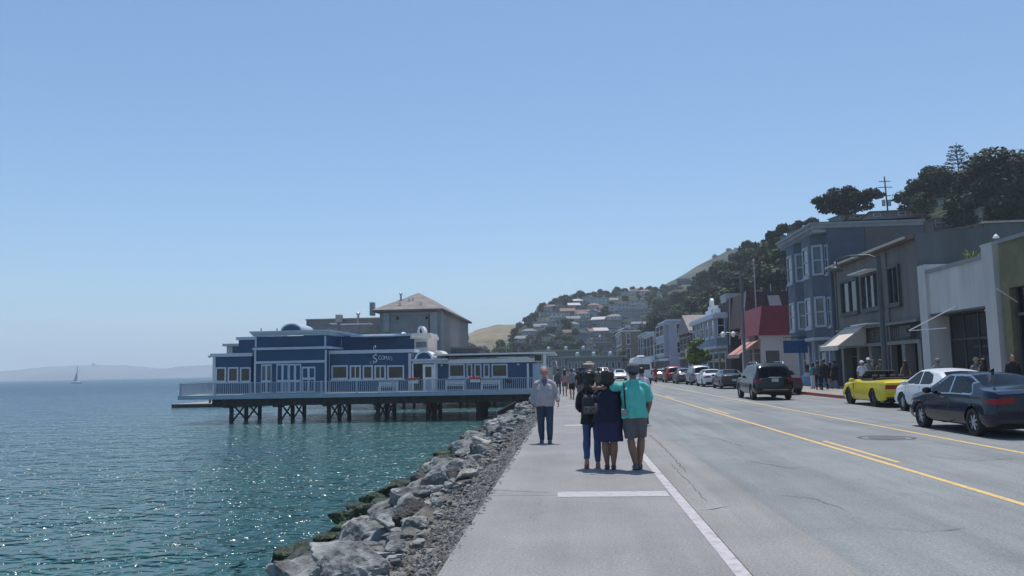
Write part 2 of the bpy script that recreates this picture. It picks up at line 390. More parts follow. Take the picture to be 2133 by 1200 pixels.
# road surface
def asphalt(name, base, var, patch):
    m = bpy.data.materials.new(name); m.use_nodes = True; t = m.node_tree; b = t.nodes['Principled BSDF']; b.inputs['Roughness'].default_value = 0.85; b.inputs['Specular IOR Level'].default_value = 0.3
    tc = t.nodes.new('ShaderNodeTexCoord')
    def nz(scale, det, st=None, rg=0.6):
        n = t.nodes.new('ShaderNodeTexNoise'); n.inputs['Scale'].default_value = scale; n.inputs['Detail'].default_value = det; n.inputs['Roughness'].default_value = rg
        if st:
            q = t.nodes.new('ShaderNodeMapping'); q.inputs['Scale'].default_value = st; t.links.new(tc.outputs['Object'], q.inputs[0]); t.links.new(q.outputs[0], n.inputs['Vector'])
        else: t.links.new(tc.outputs['Object'], n.inputs['Vector'])
        return n.outputs[0]
    def ramp(src, a, b2, pa, pb):
        r = t.nodes.new('ShaderNodeMapRange'); r.inputs[1].default_value = a; r.inputs[2].default_value = b2; r.inputs[3].default_value = pa; r.inputs[4].default_value = pb; t.links.new(src, r.inputs[0]); return r.outputs[0]
    def mul(a, b2):
        q = t.nodes.new('ShaderNodeMath'); q.operation = 'MULTIPLY'; t.links.new(a, q.inputs[0]); t.links.new(b2, q.inputs[1]); return q.outputs[0]
    f = mul(mul(ramp(nz(0.55, 5), .35, .65, 1-var, 1+var), ramp(nz(38, 4), .3, .7, .72, 1.28)), mul(ramp(nz(0.9, 3, (2.2, .12, 1)), .35, .65, 1-patch, 1+patch), ramp(nz(150, 2), .35, .65, .82, 1.18)))
    v = t.nodes.new('ShaderNodeTexVoronoi'); v.feature = 'DISTANCE_TO_EDGE'; v.inputs['Scale'].default_value = 0.24
    wn = t.nodes.new('ShaderNodeTexNoise'); wn.inputs['Scale'].default_value = 1.4; wn.inputs['Detail'].default_value = 6
    av = t.nodes.new('ShaderNodeVectorMath'); av.operation = 'ADD'; t.links.new(tc.outputs['Object'], wn.inputs['Vector']); t.links.new(tc.outputs['Object'], av.inputs[0]); t.links.new(wn.outputs['Color'], av.inputs[1]); t.links.new(av.outputs[0], v.inputs['Vector'])
    crk = ramp(v.outputs[0], 0.0, 0.006, 0.0, 1.0); gate = ramp(nz(0.35, 2), .5, .58, 1.0, 0.0)
    mx = t.nodes.new('ShaderNodeMath'); mx.operation = 'MAXIMUM'; t.links.new(crk, mx.inputs[0]); t.links.new(gate, mx.inputs[1])
    f = mul(f, ramp(mx.outputs[0], 0, 1, 0.82, 1.0))
    c = t.nodes.new('ShaderNodeMix'); c.data_type = 'RGBA'; c.blend_type = 'MULTIPLY'; c.inputs[0].default_value = 1; c.inputs[6].default_value = (*base, 1)
    t.links.new(f, c.inputs[7]); t.links.new(c.outputs[2], b.inputs['Base Color'])
    bp = t.nodes.new('ShaderNodeBump'); bp.inputs['Strength'].default_value = 0.5; bp.inputs['Distance'].default_value = 0.006; t.links.new(nz(60, 4), bp.inputs['Height']); t.links.new(bp.outputs[0], b.inputs['Normal'])
    MATS[name] = m; return m
ASPH = asphalt('worn_grey_asphalt', (0.20, 0.212, 0.213), 0.09, 0.12)
WALKM = asphalt('walkway_concrete', (0.235, 0.23, 0.226), 0.10, 0.07)
GUTM = asphalt('gutter_concrete', (0.235, 0.232, 0.22), 0.10, 0.10)
PAVM = asphalt('pavement_concrete', (0.27, 0.255, 0.245), 0.1, 0.02)
def strip(x0, x1, y0, y1, z, name, m, ny=1):
    o = MB().add([(x0, y0, z), (x1, y0, z), (x1, y1, z), (x0, y1, z)], [(0, 1, 2, 3)]).build(name, m); return structure(o)
kY = [-40, 37.5, 41.5, 58, 80, 100, 130, 175, 230, 300]; kX = [14.15, 14.15, 13.25, 13.2, 12.6, 12.0, 11.8, 12.2, 16, 26]
lY = [-40, 100, 150, 230, 300]; lX = [1.44, 1.44, 1.2, 0.0, 8]
rd = MB(); ys = [-40, 20, 37.5, 41.5, 58, 80, 100, 130, 150, 175, 200, 230, 265, 300]
for y in ys: rd.v += [(interp(y, lY, lX), y, -0.004), (interp(y, kY, kX), y, -0.004)]
rd.f = [(2*i, 2*i+1, 2*i+3, 2*i+2) for i in range(len(ys)-1)]
structure(rd.build('road', ASPH, fix=False))
strip(1.45, 2.35, -40, 100, 0.0, 'gutter', GUTM)
strip(-1.17, 1.31, -40, 110, 0.0, 'walkway', WALKM)
JM = mat('dark_joint', (0.10, 0.10, 0.095), 0.9, var=0.3, vscale=6)
# white kerb stripe and joints
def paint(name, col, hole=0.47, sc=5, under=(0.2, 0.2, 0.195)):
    return mat(name, under, 0.7, var=0.0, col2=col, vscale=sc, detail=9) if False else _paint(name, col, under, hole, sc)
def _paint(name, col, under, hole, sc):
    m = bpy.data.materials.new(name); m.use_nodes = True; t = m.node_tree; b = t.nodes['Principled BSDF']; b.inputs['Roughness'].default_value = 0.7
    tc = t.nodes.new('ShaderNodeTexCoord'); n = t.nodes.new('ShaderNodeTexNoise'); n.inputs['Scale'].default_value = sc; n.inputs['Detail'].default_value = 9; n.inputs['Roughness'].default_value = 0.75
    r = t.nodes.new('ShaderNodeMapRange'); r.inputs[1].default_value = hole-.1; r.inputs[2].default_value = hole+.05
    c = t.nodes.new('ShaderNodeMix'); c.data_type = 'RGBA'; c.inputs[6].default_value = (*under, 1); c.inputs[7].default_value = (*col, 1)
    t.links.new(tc.outputs['Object'], n.inputs['Vector']); t.links.new(n.outputs[0], r.inputs[0]); t.links.new(r.outputs[0], c.inputs[0]); t.links.new(c.outputs[2], b.inputs['Base Color'])
    MATS[name] = m; return m
WPAINT = paint('worn_white_paint', (0.44, 0.41, 0.43), 0.47, 6, (.27, .26, .26))
WPAINT2 = paint('faded_white_paint', (0.40, 0.405, 0.40), 0.46, 9, (0.27, 0.27, 0.265))
YPAINT = paint('worn_yellow_paint', (0.66, 0.43, 0.15), 0.45, 7, (0.25, 0.235, 0.2))
strip(1.31, 1.44, -40, 110, 0.004, 'kerb_stripe', WPAINT)
strip(1.44, 1.452, -40, 110, 0.005, 'gutter_joint', JM)
for y in (-1.9, 11.1, 24.7, 38.2, 51.6, 65): strip(-0.22, 1.28, y, y+.46, 0.004, 'walkway_marking', WPAINT2)
for y in (11.27, 24.8, 38.2): strip(-1.17, -0.22, y, y+.012, 0.004, 'walkway_joint', JM)
yl = MB()
def lane(xs, w):
    b = MB(); yy = [-40, 60, 100, 150, 200, 250]
    for y in yy: d = interp(y, [0, 100, 150, 200, 250], [0, -.1, -.6, -.8, 2]); b.v += [(xs-w/2+d, y, 0.0), (xs+w/2+d, y, 0.0)]
    b.f = [(2*i, 2*i+1, 2*i+3, 2*i+2) for i in range(len(yy)-1)]; return structure(b.build('road_marking', YPAINT, fix=False))
lane(5.40, .11); lane(8.39, .11)
for y in (-0.4, 14.6, 29.7, 44.8, 60, 75): strip(5.57, 5.67, y, y+4.2, 0.0, 'road_marking', YPAINT)
def crack(pts, w, seed):
    Rr = random.Random(seed); P = [G(*p) for p in pts]; V = []
    Q = []
    for a, b2 in zip(P, P[1:]):
        n_ = max(2, int((b2-a).length/.12))
        for i in range(n_): Q.append(a.lerp(b2, i/n_)+Vector((Rr.uniform(-.025, .025), Rr.uniform(-.03, .03), 0)))
    Q.append(P[-1]); b = MB()
    for i, q in enumerate(Q):
        t = (Q[min(i+1, len(Q)-1)]-Q[max(i-1, 0)]); t.z = 0; t.normalize(); s = Vector((-t.y, t.x, 0))*w*Rr.uniform(.25, 1)*(0.3 if i in (0, len(Q)-1) else 1)
        b.v += [tuple(q+s+Vector((0, 0, .0045))), tuple(q-s+Vector((0, 0, .0045)))]
    b.f = [(2*i, 2*i+1, 2*i+3, 2*i+2) for i in range(len(Q)-1)]; structure(b.build('road_crack', CRK, fix=False))
CRK = mat('crack_tar', (.085, .087, .088), .9, var=.3, vscale=9)
for i, (pts, w) in enumerate([([(1350, 905), (1375, 925), (1398, 950), (1432, 985)], .011), ([(1455, 1064), (1485, 1061), (1520, 1055)], .012), ([(1395, 965), (1440, 1010), (1470, 1045)], .006), ([(1560, 960), (1640, 975), (1700, 972)], .010), ([(1620, 1030), (1700, 1040), (1760, 1062)], .008), ([(1830, 1100), (1930, 1108), (2010, 1100)], .008), ([(1750, 880), (1800, 884), (1850, 880)], .014), ([(1500, 880), (1560, 884), (1600, 893)], .014), ([(1930, 950), (2030, 960), (2120, 955)], .010), ([(1450, 905), (1500, 915), (1550, 930)], .010), ([(1010, 1020), (1150, 1027)], .010)]): crack(pts, w, i)
PT = asphalt('patched_asphalt', (.178, .184, .186), .10, .10)
for (x0, x1, y0, y1) in ((3.1, 4.4, 24, 27.5), (6.3, 8.0, 31, 36), (10.2, 11.6, 13.5, 16), (3.4, 5.0, 47, 55)): strip(x0, x1, y0, y1, -0.0015, 'road_patch', PT)
mh = MB(); n = 28
for i in range(n):
    a = 2*math.pi*i/n; mh.v += [(7.2+.63*math.cos(a), 19.35+.60*math.sin(a), 0.0), (7.2+.54*math.cos(a), 19.35+.52*math.sin(a), 0.0)]
mh.f = [(2*i, 2*((i+1) % n), 2*((i+1) % n)+1, 2*i+1) for i in range(n)]
o = thing('manhole', 'round manhole with a dark patched ring in the centre turning lane', 'manhole', (7.2, 19.35, 0.0))
mh.build('patch_ring', mat('dark_asphalt_patch', (0.075, 0.075, 0.078), .9, var=.3, vscale=8), o)
MB().lathe([(.40, -.001), (.40, .004), (.37, .006), (0.001, .006)], (7.2, 19.35, 0), 24).build('cover', mat('manhole_iron', (.11, .11, .115), .6, .3, var=.3, vscale=12, bump=.4, bscale=25), o)
org()
# right kerb and pavement
kb = MB(); pv = MB(); kr = MB(); ys = [-40, 0, 20, 34, 36.5, 38.5, 40, 41.5, 44, 48, 52, 57, 60, 70, 80, 90, 100, 115, 130, 150, 175]
for a, b in zip(ys, ys[1:]):
    xa, xb = interp(a, kY, kX), interp(b, kY, kX); red = 36 < (a+b)/2 < 58
    tgt = kr if red else kb
    tgt.add([(xa, a, -.05), (xb, b, -.05), (xb, b, .15), (xa, a, .15), (xa+.16, a, .15), (xb+.16, b, .15), (xa+.16, a, -.05), (xb+.16, b, -.05)], [(0, 3, 2, 1), (3, 4, 5, 2), (6, 7, 5, 4)])
    pv.add([(xa+.16, a, .148), (24, a, .148), (24, b, .148), (xb+.16, b, .148)], [(0, 1, 2, 3)])
structure(kb.build('kerb', PAVM, fix=False)); structure(kr.build('kerb', paint('worn_red_paint', (0.42, 0.08, 0.07), .44, 3, (.24, .2, .19)), fix=False)); structure(pv.build('pavement', PAVM, fix=False))
# ------------------------------------------------------------------ water
def water():
    m = bpy.data.materials.new('bay_water'); m.use_nodes = True; t = m.node_tree; b = t.nodes['Principled BSDF']
    b.inputs['IOR'].default_value = 1.333
    tc = t.nodes.new('ShaderNodeTexCoord'); sp = t.nodes.new('ShaderNodeSeparateXYZ'); t.links.new(tc.outputs['Object'], sp.inputs[0])
    rr = t.nodes.new('ShaderNodeMapRange'); rr.inputs[1].default_value = 25; rr.inputs[2].default_value = 300; rr.inputs[3].default_value = 0.15; rr.inputs[4].default_value = 0.34; t.links.new(sp.outputs[1], rr.inputs[0]); t.links.new(rr.outputs[0], b.inputs['Roughness'])
    n = t.nodes.new('ShaderNodeTexNoise'); n.inputs['Scale'].default_value = 0.035; n.inputs['Detail'].default_value = 4; t.links.new(tc.outputs['Object'], n.inputs['Vector'])
    # shallow green near the piles and the bank, bluer in the open bay
    r = t.nodes.new('ShaderNodeMapRange'); r.inputs[1].default_value = -75; r.inputs[2].default_value = -8; t.links.new(sp.outputs[0], r.inputs[0])
    a = t.nodes.new('ShaderNodeMath'); a.operation = 'ADD'; t.links.new(r.outputs[0], a.inputs[0]); s = t.nodes.new('ShaderNodeMath'); s.operation = 'MULTIPLY_ADD'; s.inputs[1].default_value = 1.2; s.inputs[2].default_value = -0.6; t.links.new(n.outputs[0], s.inputs[0]); t.links.new(s.outputs[0], a.inputs[1])
    cr = t.nodes.new('ShaderNodeValToRGB'); cr.color_ramp.elements[0].color = (0.018, 0.078, 0.125, 1); cr.color_ramp.elements[1].color = (0.024, 0.100, 0.098, 1)
    cr.color_ramp.elements[0].position = .2; cr.color_ramp.elements[1].position = .95
    t.links.new(a.outputs[0], cr.inputs[0]); t.links.new(cr.outputs[0], b.inputs['Base Color'])
    prev = None
    for sc, st, dist, strength in ((0.28, (1, 1.4, 1), 1.35, 1.0), (0.95, (1, 1.4, 1), 0.68, 1.0), (2.4, (1, 1.2, 1), 0.34, 1.0), (5.5, (1, 1.1, 1), 0.11, 1.0)):
        q = t.nodes.new('ShaderNodeMapping'); q.inputs['Scale'].default_value = st; q.inputs['Rotation'].default_value = (0, 0, rad(12)); t.links.new(tc.outputs['Object'], q.inputs[0])
        w = t.nodes.new('ShaderNodeTexNoise'); w.inputs['Scale'].default_value = sc; w.inputs['Detail'].default_value = 1 if sc < 1 else 0; t.links.new(q.outputs[0], w.inputs['Vector'])
        bp = t.nodes.new('ShaderNodeBump'); bp.inputs['Strength'].default_value = strength; bp.inputs['Distance'].default_value = dist; t.links.new(w.outputs[0], bp.inputs['Height'])
        if prev: t.links.new(prev, bp.inputs['Normal'])
        prev = bp.outputs[0]
    t.links.new(prev, b.inputs['Normal']); MATS['bay_water'] = m; return m
WZ = -2.5
structure(MB().add([(-5500, -60, WZ), (1400, -60, WZ), (1400, 5500, WZ), (-5500, 5500, WZ)], [(0, 1, 2, 3)]).build('sea', water(), fix=False))
# ------------------------------------------------------------------ rock bank
BANKM = groundmat('rock_bank_rubble', [(0.36, (0.05, 0.05, 0.045)), (0.5, (0.13, 0.125, 0.11)), (0.64, (0.24, 0.225, 0.20))], 2.0, bump=1.0, bs=5, bd=0.12)
def bankz(x):
    return interp(x, [-7.5, -5.9, -3.5, -1.95, -1.17], [-3.1, -2.6, -1.35, -0.16, -0.015])
bk = MB(); xs = np.linspace(-7.5, -1.17, 34); ys = np.linspace(-30, 72, 340)
for y in ys:
    for x in xs: bk.v.append((x, y, bankz(x)+(0.16*mnoise.fractal(Vector((x*1.2, y*1.2, 0)), 1, 2, 4) if -7.4 < x < -1.9 else (0.02*mnoise.noise(Vector((x*6, y*6, 0))) if x < -1.3 else 0))))
nx = len(xs); bk.f = [(j*nx+i, j*nx+i+1, (j+1)*nx+i+1, (j+1)*nx+i) for j in range(len(ys)-1) for i in range(nx-1)]
structure(bk.build('embankment', BANKM, None, smooth=True, fix=False))
# gravel shoulder: loose stones nobody could count
def gravel():
    b = MB(); R = random.Random(5)
    for k in range(15000):
        y = 2.5+58*(R.random()**1.9); x = -1.10-abs(R.gauss(0, .34)) if R.random() < .85 else R.uniform(-3.2, -1.4)
        if x < -4 or (x > -1.19 and R.random() < .7): continue
        s = R.uniform(.008, .028)*(1+y/30); z = bankz(x)+s*.25; a = R.uniform(0, 6.28)
        p = [(math.cos(a+q*2.1+R.uniform(-.4, .4))*s, math.sin(a+q*2.1+R.uniform(-.4, .4))*s, R.uniform(-.2, .3)*s) for q in range(3)]
        t = (R.uniform(-.3, .3)*s, R.uniform(-.3, .3)*s, s*R.uniform(.5, .9))
        b.add([(x+u, y+v, z+w) for u, v, w in p+[t, (0, 0, -s)]], [(0, 1, 3), (1, 2, 3), (2, 0, 3), (1, 0, 4), (2, 1, 4), (0, 2, 4)])
    o = b.build('gravel', mat('gravel_stone', (0.19, 0.183, 0.175), 0.9, var=.65, vscale=9), fix=False)
    tag(o, 'loose grey gravel along the walkway edge', None, kind='stuff'); o['category'] = 'gravel'
gravel()
ROCKM = groundmat('riprap_rock', [(0.33, (0.080, 0.084, 0.084)), (0.5, (0.185, 0.19, 0.188)), (0.66, (0.34, 0.345, 0.335))], 2.2, bump=1.0, bs=7, bd=0.05)
ROCKD = groundmat('dark_rock', [(0.36, (0.035, 0.035, 0.034)), (0.64, (0.095, 0.09, 0.085))], 3, 0.6, bump=1.0, bs=9, bd=0.05)
ROCKP = groundmat('pale_rock', [(0.36, (0.25, 0.245, 0.225)), (0.64, (0.42, 0.41, 0.39))], 3, bump=1.0, bs=9, bd=0.04)
ROCKA = groundmat('algae_rock', [(0.36, (0.010, 0.015, 0.010)), (0.5, (0.028, 0.045, 0.02)), (0.66, (0.085, 0.10, 0.045))], 4, 0.45, bump=1.0, bs=14, bd=0.06)
def rock_mesh(seed, fl=0.62, pts=15):
    R = random.Random(seed); bm = bmesh.new()
    for i in range(pts):
        v = Vector((R.gauss(0, 1), R.gauss(0, 1), R.gauss(0, 1))).normalized(); q = R.uniform(.8, 1)
        bm.verts.new((v.x*q, v.y*q*.82, v.z*q*fl))
    r = bmesh.ops.convex_hull(bm, input=bm.verts)
    bmesh.ops.delete(bm, geom=list({v for v in bm.verts if not v.link_faces}), context='VERTS')
    bmesh.ops.bevel(bm, geom=list(bm.edges), offset=.045, segments=1, affect='EDGES')
    bmesh.ops.triangulate(bm, faces=bm.faces)
    for _ in range(4):
        es = [e for e in bm.edges if e.calc_length() > .14]
        if not es: break
        bmesh.ops.subdivide_edges(bm, edges=es, cuts=1); bmesh.ops.triangulate(bm, faces=bm.faces)
    for v in bm.verts:
        p = v.co*2.2+Vector((seed*3, 0, 0)); v.co += v.co.normalized()*(.07*mnoise.fractal(p, 1, 2, 4)+.035*mnoise.noise(p*4))
    me = bpy.data.meshes.new('boulder'); bm.to_mesh(me); bm.free(); return me
def rubble():
    b = MB(); Rr = random.Random(8); base = []
    for s in (21, 22, 23, 24):
        bm = bmesh.new()
        for i in range(11): v = Vector((Rr.gauss(0, 1), Rr.gauss(0, 1), Rr.gauss(0, 1))).normalized(); bm.verts.new((v.x, v.y*.8, v.z*.6))
        bmesh.ops.convex_hull(bm, input=bm.verts); bmesh.ops.delete(bm, geom=[v for v in bm.verts if not v.link_faces], context='VERTS'); bm.verts.ensure_lookup_table(); bm.verts.index_update()
        base.append(([tuple(v.co) for v in bm.verts], [tuple(v.index for v in f.verts) for f in bm.faces])); bm.free()
    for k in range(2600):
        y = 4+62*(Rr.random()**1.6); x = Rr.uniform(-3.6, -1.6) if Rr.random() < .75 else Rr.uniform(-5.6, -1.45); s = Rr.uniform(.035, .15)*(1 if x < -1.9 else .5); a = Rr.uniform(0, 6.28); c, q = math.cos(a), math.sin(a); V, F = base[k % 4]; t = Rr.uniform(.7, 1.3)
        b.add([(x+(u*c-v*q)*s*t, y+(u*q+v*c)*s, bankz(x)+.03+w*s+s*.3) for u, v, w in V], F)
    o = b.build('rubble', ROCKM, fix=False); tag(o, 'small broken stones filling the gaps of the rock bank', None, kind='stuff'); o['category'] = 'rubble'
rubble()
RM = [rock_mesh(s, f) for s, f in ((1, .6), (2, .75), (3, .5), (4, .85), (5, .65), (6, .55), (8, .7), (9, .6), (11, .8), (12, .45))]
for me in RM: me.materials.append(ROCKM)
def rock(x, y, z, sx, sy, sz, rz, k, m=None, tilt=(0, 0), label=None, group=None):
    o = bpy.data.objects.new('boulder', RM[k % len(RM)]); C.objects.link(o); o.location = (x, y, z); o.scale = (sx, sy, sz); o.rotation_euler = (tilt[0], tilt[1], rz)
    if m: o.material_slots[0].link = 'OBJECT'; o.material_slots[0].material = m
    tag(o, label, 'boulder', group); return o
def rockpx(px, py, z, w, k, m=None, asp=(1, .7, .7), rz=0, tilt=(0, 0), label=None, group=None):
    """boulder centred on a pixel at height z, about w pixels wide"""
    p = G(px, py, z); s = w*p.y/FPX/2
    return rock(p.x, p.y, p.z, s*asp[0], s*asp[1], s*asp[2], rz, k, m, tilt, label, group)
rockpx(788, 1134, -.75, 176, 0, ROCKM, (1.0, .70, .42), .35, (.28, -.5), 'huge flat slanting grey slab of rock at the near end of the bank')
rockpx(672, 1178, -1.5, 170, 3, ROCKD, (1.0, .9, .62), .4, (.1, -.2), 'big black wet boulder at the waterline, lowest in the photo')
rockpx(905, 1068, -.42, 96, 5, ROCKP, (1.0, 1.1, .38), .3, (.1, -.3), 'pale chalky flat rock beside the gravel behind the huge slab')
rockpx(858, 1042, -.85, 92, 1, ROCKM, (1.0, 1.2, .62), .9, (0, -.4), 'tall grey wedge-shaped boulder just beyond the huge slab')
rockpx(905, 1022, -.75, 78, 2, ROCKM, (1.0, 1.2, .5), .2, (0, -.35), 'long light grey boulder leaning against the wedge-shaped one')
rockpx(828, 1163, -.42, 40, 4, ROCKM, (1, .8, .8), 1.2, (0, 0), 'small blocky grey rock tucked against the huge slab')
rockpx(806, 1166, -.40, 22, 6, ROCKP, (1, .6, .7), .5, (0, 0), 'small bright white stone under the edge of the huge slab')
rockpx(770, 1187, -.42, 78, 7, ROCKM, (1, .9, .6), .1, (0, -.1), 'rounded grey boulder at the bottom edge below the huge slab')
rockpx(945, 1027, -.38, 40, 8, ROCKM, (1, .8, .9), .7, (0, 0), 'dark-faced cube-like boulder at the gravel edge')
rockpx(985, 972, -.55, 72, 1, ROCKM, (1, .9, .75), 2.0, (0, -.2), 'large rounded light grey boulder with folded face, mid bank')
rockpx(983, 945, -.62, 62, 4, ROCKM, (1, .9, .6), .5, (0, -.2), 'dark-topped boulder behind the folded-face boulder')
rockpx(938, 975, -1.0, 74, 6, ROCKM, (1, 1.0, .6), .3, (0, -.3), 'sloping grey-green boulder left of the folded-face boulder')
rockpx(1045, 900, -.38, 46, 3, ROCKM, (1, .8, .9), .1, (0, 0), 'square grey boulder with shaded front, near the man in the beige shirt')
rockpx(1060, 877, -.45, 62, 0, ROCKM, (1, .9, .6), 1.1, (0, 0), 'broad pale boulder behind the square one near the pier')
rockpx(925, 1002, -.9, 60, 9, ROCKP, (1, .9, .6), .8, (0, -.2), 'pale grey boulder with a pinkish ledge, mid bank')
rockpx(628, 1172, -2.1, 150, 2, ROCKD, (1.0, .8, .7), .3, (0, -.1), 'black wet boulder in the water at the bottom of the photo')
rockpx(690, 1122, -2.1, 120, 5, ROCKA, (1.0, .8, .7), 1.2, (0, 0), 'big mossy green boulder in the water beside the huge slab')
rockpx(752, 1064, -2.1, 104, 7, ROCKA, (1.0, .8, .75), 2.2, (0, 0), 'mossy green boulder in the water, second one from the huge slab')
rockpx(812, 1022, -2.15, 84, 1, ROCKA, (1.0, .8, .75), .6, (0, 0), 'mossy dark boulder in the water, third one from the huge slab')
# filler boulders of the bank
R = random.Random(31); placed = 0
GB = 'grey boulders filling the rock bank'; GA = 'algae covered boulders along the waterline'
y = 7.0
while y < 66:
    for row, (x0, z0, s0) in enumerate(((-6.0, -2.5, .62), (-5.1, -1.95, .60), (-4.1, -1.45, .66), (-3.25, -.9, .6), (-2.5, -.45, .46), (-2.05, -.2, .30))):
        if R.random() < .08 or (row in (0, 1, 2) and y < 10.0): continue
        x = x0+R.uniform(-.35, .35); yy = y+R.uniform(-.5, .5); s = s0*R.uniform(.6, 1.45)
        m = ROCKA if row <= 1 and yy < 44 else (ROCKD if row == 0 or R.random() < .08 else (ROCKP if R.random() < .12 and yy > 13 else ROCKM))
        al = 'near the huge slab' if yy < 13.5 else ('level with the trio' if yy < 18 else ('level with the man in beige' if yy < 26 else ('well past the man in beige' if yy < 42 else 'close to the pier')))
        hh = ('at the waterline', 'just above the waterline', 'mid bank', 'upper bank', 'by the gravel', 'in the gravel edge')[row]; sz = 'large' if s > .68 else ('small' if s < .36 else 'mid-sized')
        nm_, g = {'A': ('green algae covered', GA), 'D': ('wet blackish', 'wet dark boulders of the rock bank'), 'P': ('pale weathered', 'pale boulders of the rock bank'), 'M': ('angular grey', GB)}['A' if m is ROCKA else 'D' if m is ROCKD else 'P' if m is ROCKP else 'M']
        lb = f'{sz} {nm_} boulder {hh}, {al}'
        rock(x, yy, bankz(x)+s*(.36 if row == 0 else .22), s, s*R.uniform(.8, 1.2), s*R.uniform(.7, 1.1), R.uniform(0, 6.28), R.randrange(10), m, (R.uniform(-.3, .3), R.uniform(-.4, .1)), lb, g)
    y += R.uniform(.95, 1.35) if y < 35 else R.uniform(1.3, 1.9)
# ================================================================== pier and restaurant
DY = 69.0
pier = thing('pier', 'wooden pier on dark piles carrying the blue restaurant over the water', 'pier', (-18, DY+10, 0))
FASC = mat('fascia_paint', (0.36, 0.43, 0.50), 0.6, var=0.08)
MB().box(-34.3, -2.6, DY+.02, 84, -.20, 0).build('deck', DECKM, pier)
f = MB().box(-34.3, -2.6, DY-.03, DY+.02, -.36, .015).box(-34.36, -34.3, DY-.03, 84, -.36, .015); f.build('fascia', FASC, pier)
b = MB()
for i in range(4): b.box(-31.5, -2.7, DY+.5+i*3.6, DY+.8+i*3.6, -1.0 if i == 0 else -.8, -.22)
b.build('beam', TIMBER, pier)
b = MB()
for i in range(7): x = -30.2+4.42*i; b.box(x-.18, x+.18, DY+.3, 84, -1.12, -.8)
b.build('bent_cap', TIMBER, pier)
for i in range(7):
    x = -30.2+4.42*i
    for j, y in enumerate((DY+1.6, DY+4.9, DY+8.2)):
        MB().cyl((x, y, -3), (x, y, -.78), .20, .19, 10).build('pile', TIMBER, pier, auto=40)
    for j in range(2):
        y0, y1 = DY+1.6+3.3*j, DY+4.9+3.3*j
        q = MB()
        for (a, c) in ((y0+.2, y1-.2), (y1-.2, y0+.2)): q.add([(x-.05, a, -.95), (x+.05, a, -.95), (x+.05, a+.28, -.95), (x-.05, a+.28, -.95), (x-.05, c, -2.35), (x+.05, c, -2.35), (x+.05, c+.28, -2.35), (x-.05, c+.28, -2.35)], [(0, 1, 2, 3), (7, 6, 5, 4), (0, 4, 5, 1), (1, 5, 6, 2), (2, 6, 7, 3), (3, 7, 4, 0)])
        q.build('brace', TIMBER, pier)
org()
# railing along the deck
RAILM = mat('rail_paint', (0.40, 0.46, 0.52), 0.55, var=.05)
rl = thing('railing', 'pale painted baluster railing along the edge of the restaurant deck', 'railing', (-18, DY+.1, 0))
b = MB(); t = MB()
for x in np.arange(-34.2, -2.7, .17): b.box(x-.022, x+.022, DY+.08, DY+.12, .1, 1.0)
for y in np.arange(DY+.2, DY+14, .17): b.box(-34.24, -34.20, y-.02, y+.02, .1, 1.0)
b.build('baluster', RAILM, rl)
t.box(-34.3, -2.65, DY+.04, DY+.16, 1.0, 1.06).box(-34.3, -2.65, DY+.07, DY+.13, .08, .13).box(-34.28, -34.16, DY+.16, DY+14, 1.0, 1.06); t.build('top_rail', RAILM, rl)
for x in np.arange(-34.2, -2, 3.15): MB().box(x-.06, x+.06, DY+.03, DY+.17, 0, 1.1).build('post', RAILM, rl)
org()
RY = 71.6
rest = thing('restaurant', 'dark blue clapboard waterfront restaurant with white trim, stepped blocks and arched pediments', 'restaurant', (-18, RY, 0.0))
TRIM = mat('white_trim', (0.56, 0.60, 0.66), 0.55, var=0.06)
def rect(a, b_, Y): return bw(a, b_, 'Y', Y)
def blk(name, a, b_, Y, depth, m=BLUE, z0=None):
    u0, u1, q0, q1 = rect(a, b_, Y); q0 = q0 if z0 is None else z0
    return MB().box(u0, u1, Y, Y+depth, q0, q1).build(name, m, rest), (u0, u1, q0, q1)
def trimbox(name, a, b_, Y, n0, n1, m=TRIM, wrap=0):
    u0, u1, q0, q1 = rect(a, b_, Y); mb = MB().wb('Y', Y, u0, u1, q0, q1, n0, n1)
    if wrap: mb.box(u1, u1+.12, Y-n1, Y+wrap, q0, q1); mb.box(u0-.12, u0, Y-n1, Y+wrap, q0, q1)
    return mb.build(name, m, rest)
# left wing
blk('wall', (444, 741), (524, 824), RY+.4, 12, z0=.0)
trimbox('cornice', (442, 736), (525, 743), RY+.4, 0.01, .22, wrap=11)
trimbox('corner_board', (443, 743), (449, 822), RY+.4, .005, .06)
for (a, c) in ((449.5, 471.5), (475, 497), (500.5, 523)):
    u0, u1, z0, z1 = rect((a, 765), (c, 796), RY+.4); window(rest, 'Y', RY+.4, u0, u1, z0, z1, TRIM, GLASSD, fr=.13, out=.09)
# stepped blocks behind the left wing
blk('wall', (497, 706), (530, 740), 80, 10, z0=3); trimbox('cornice', (495, 702), (530, 708), 80, .01, .15, wrap=6)
blk('wall', (472, 720), (500, 742), 84, 8, CREAM, z0=3); blk('wall', (484, 722), (500, 742), 82.5, 1.4, BLUE, z0=3); trimbox('cornice', (468, 716), (502, 721), 84, .01, .3, CREAM, wrap=4)
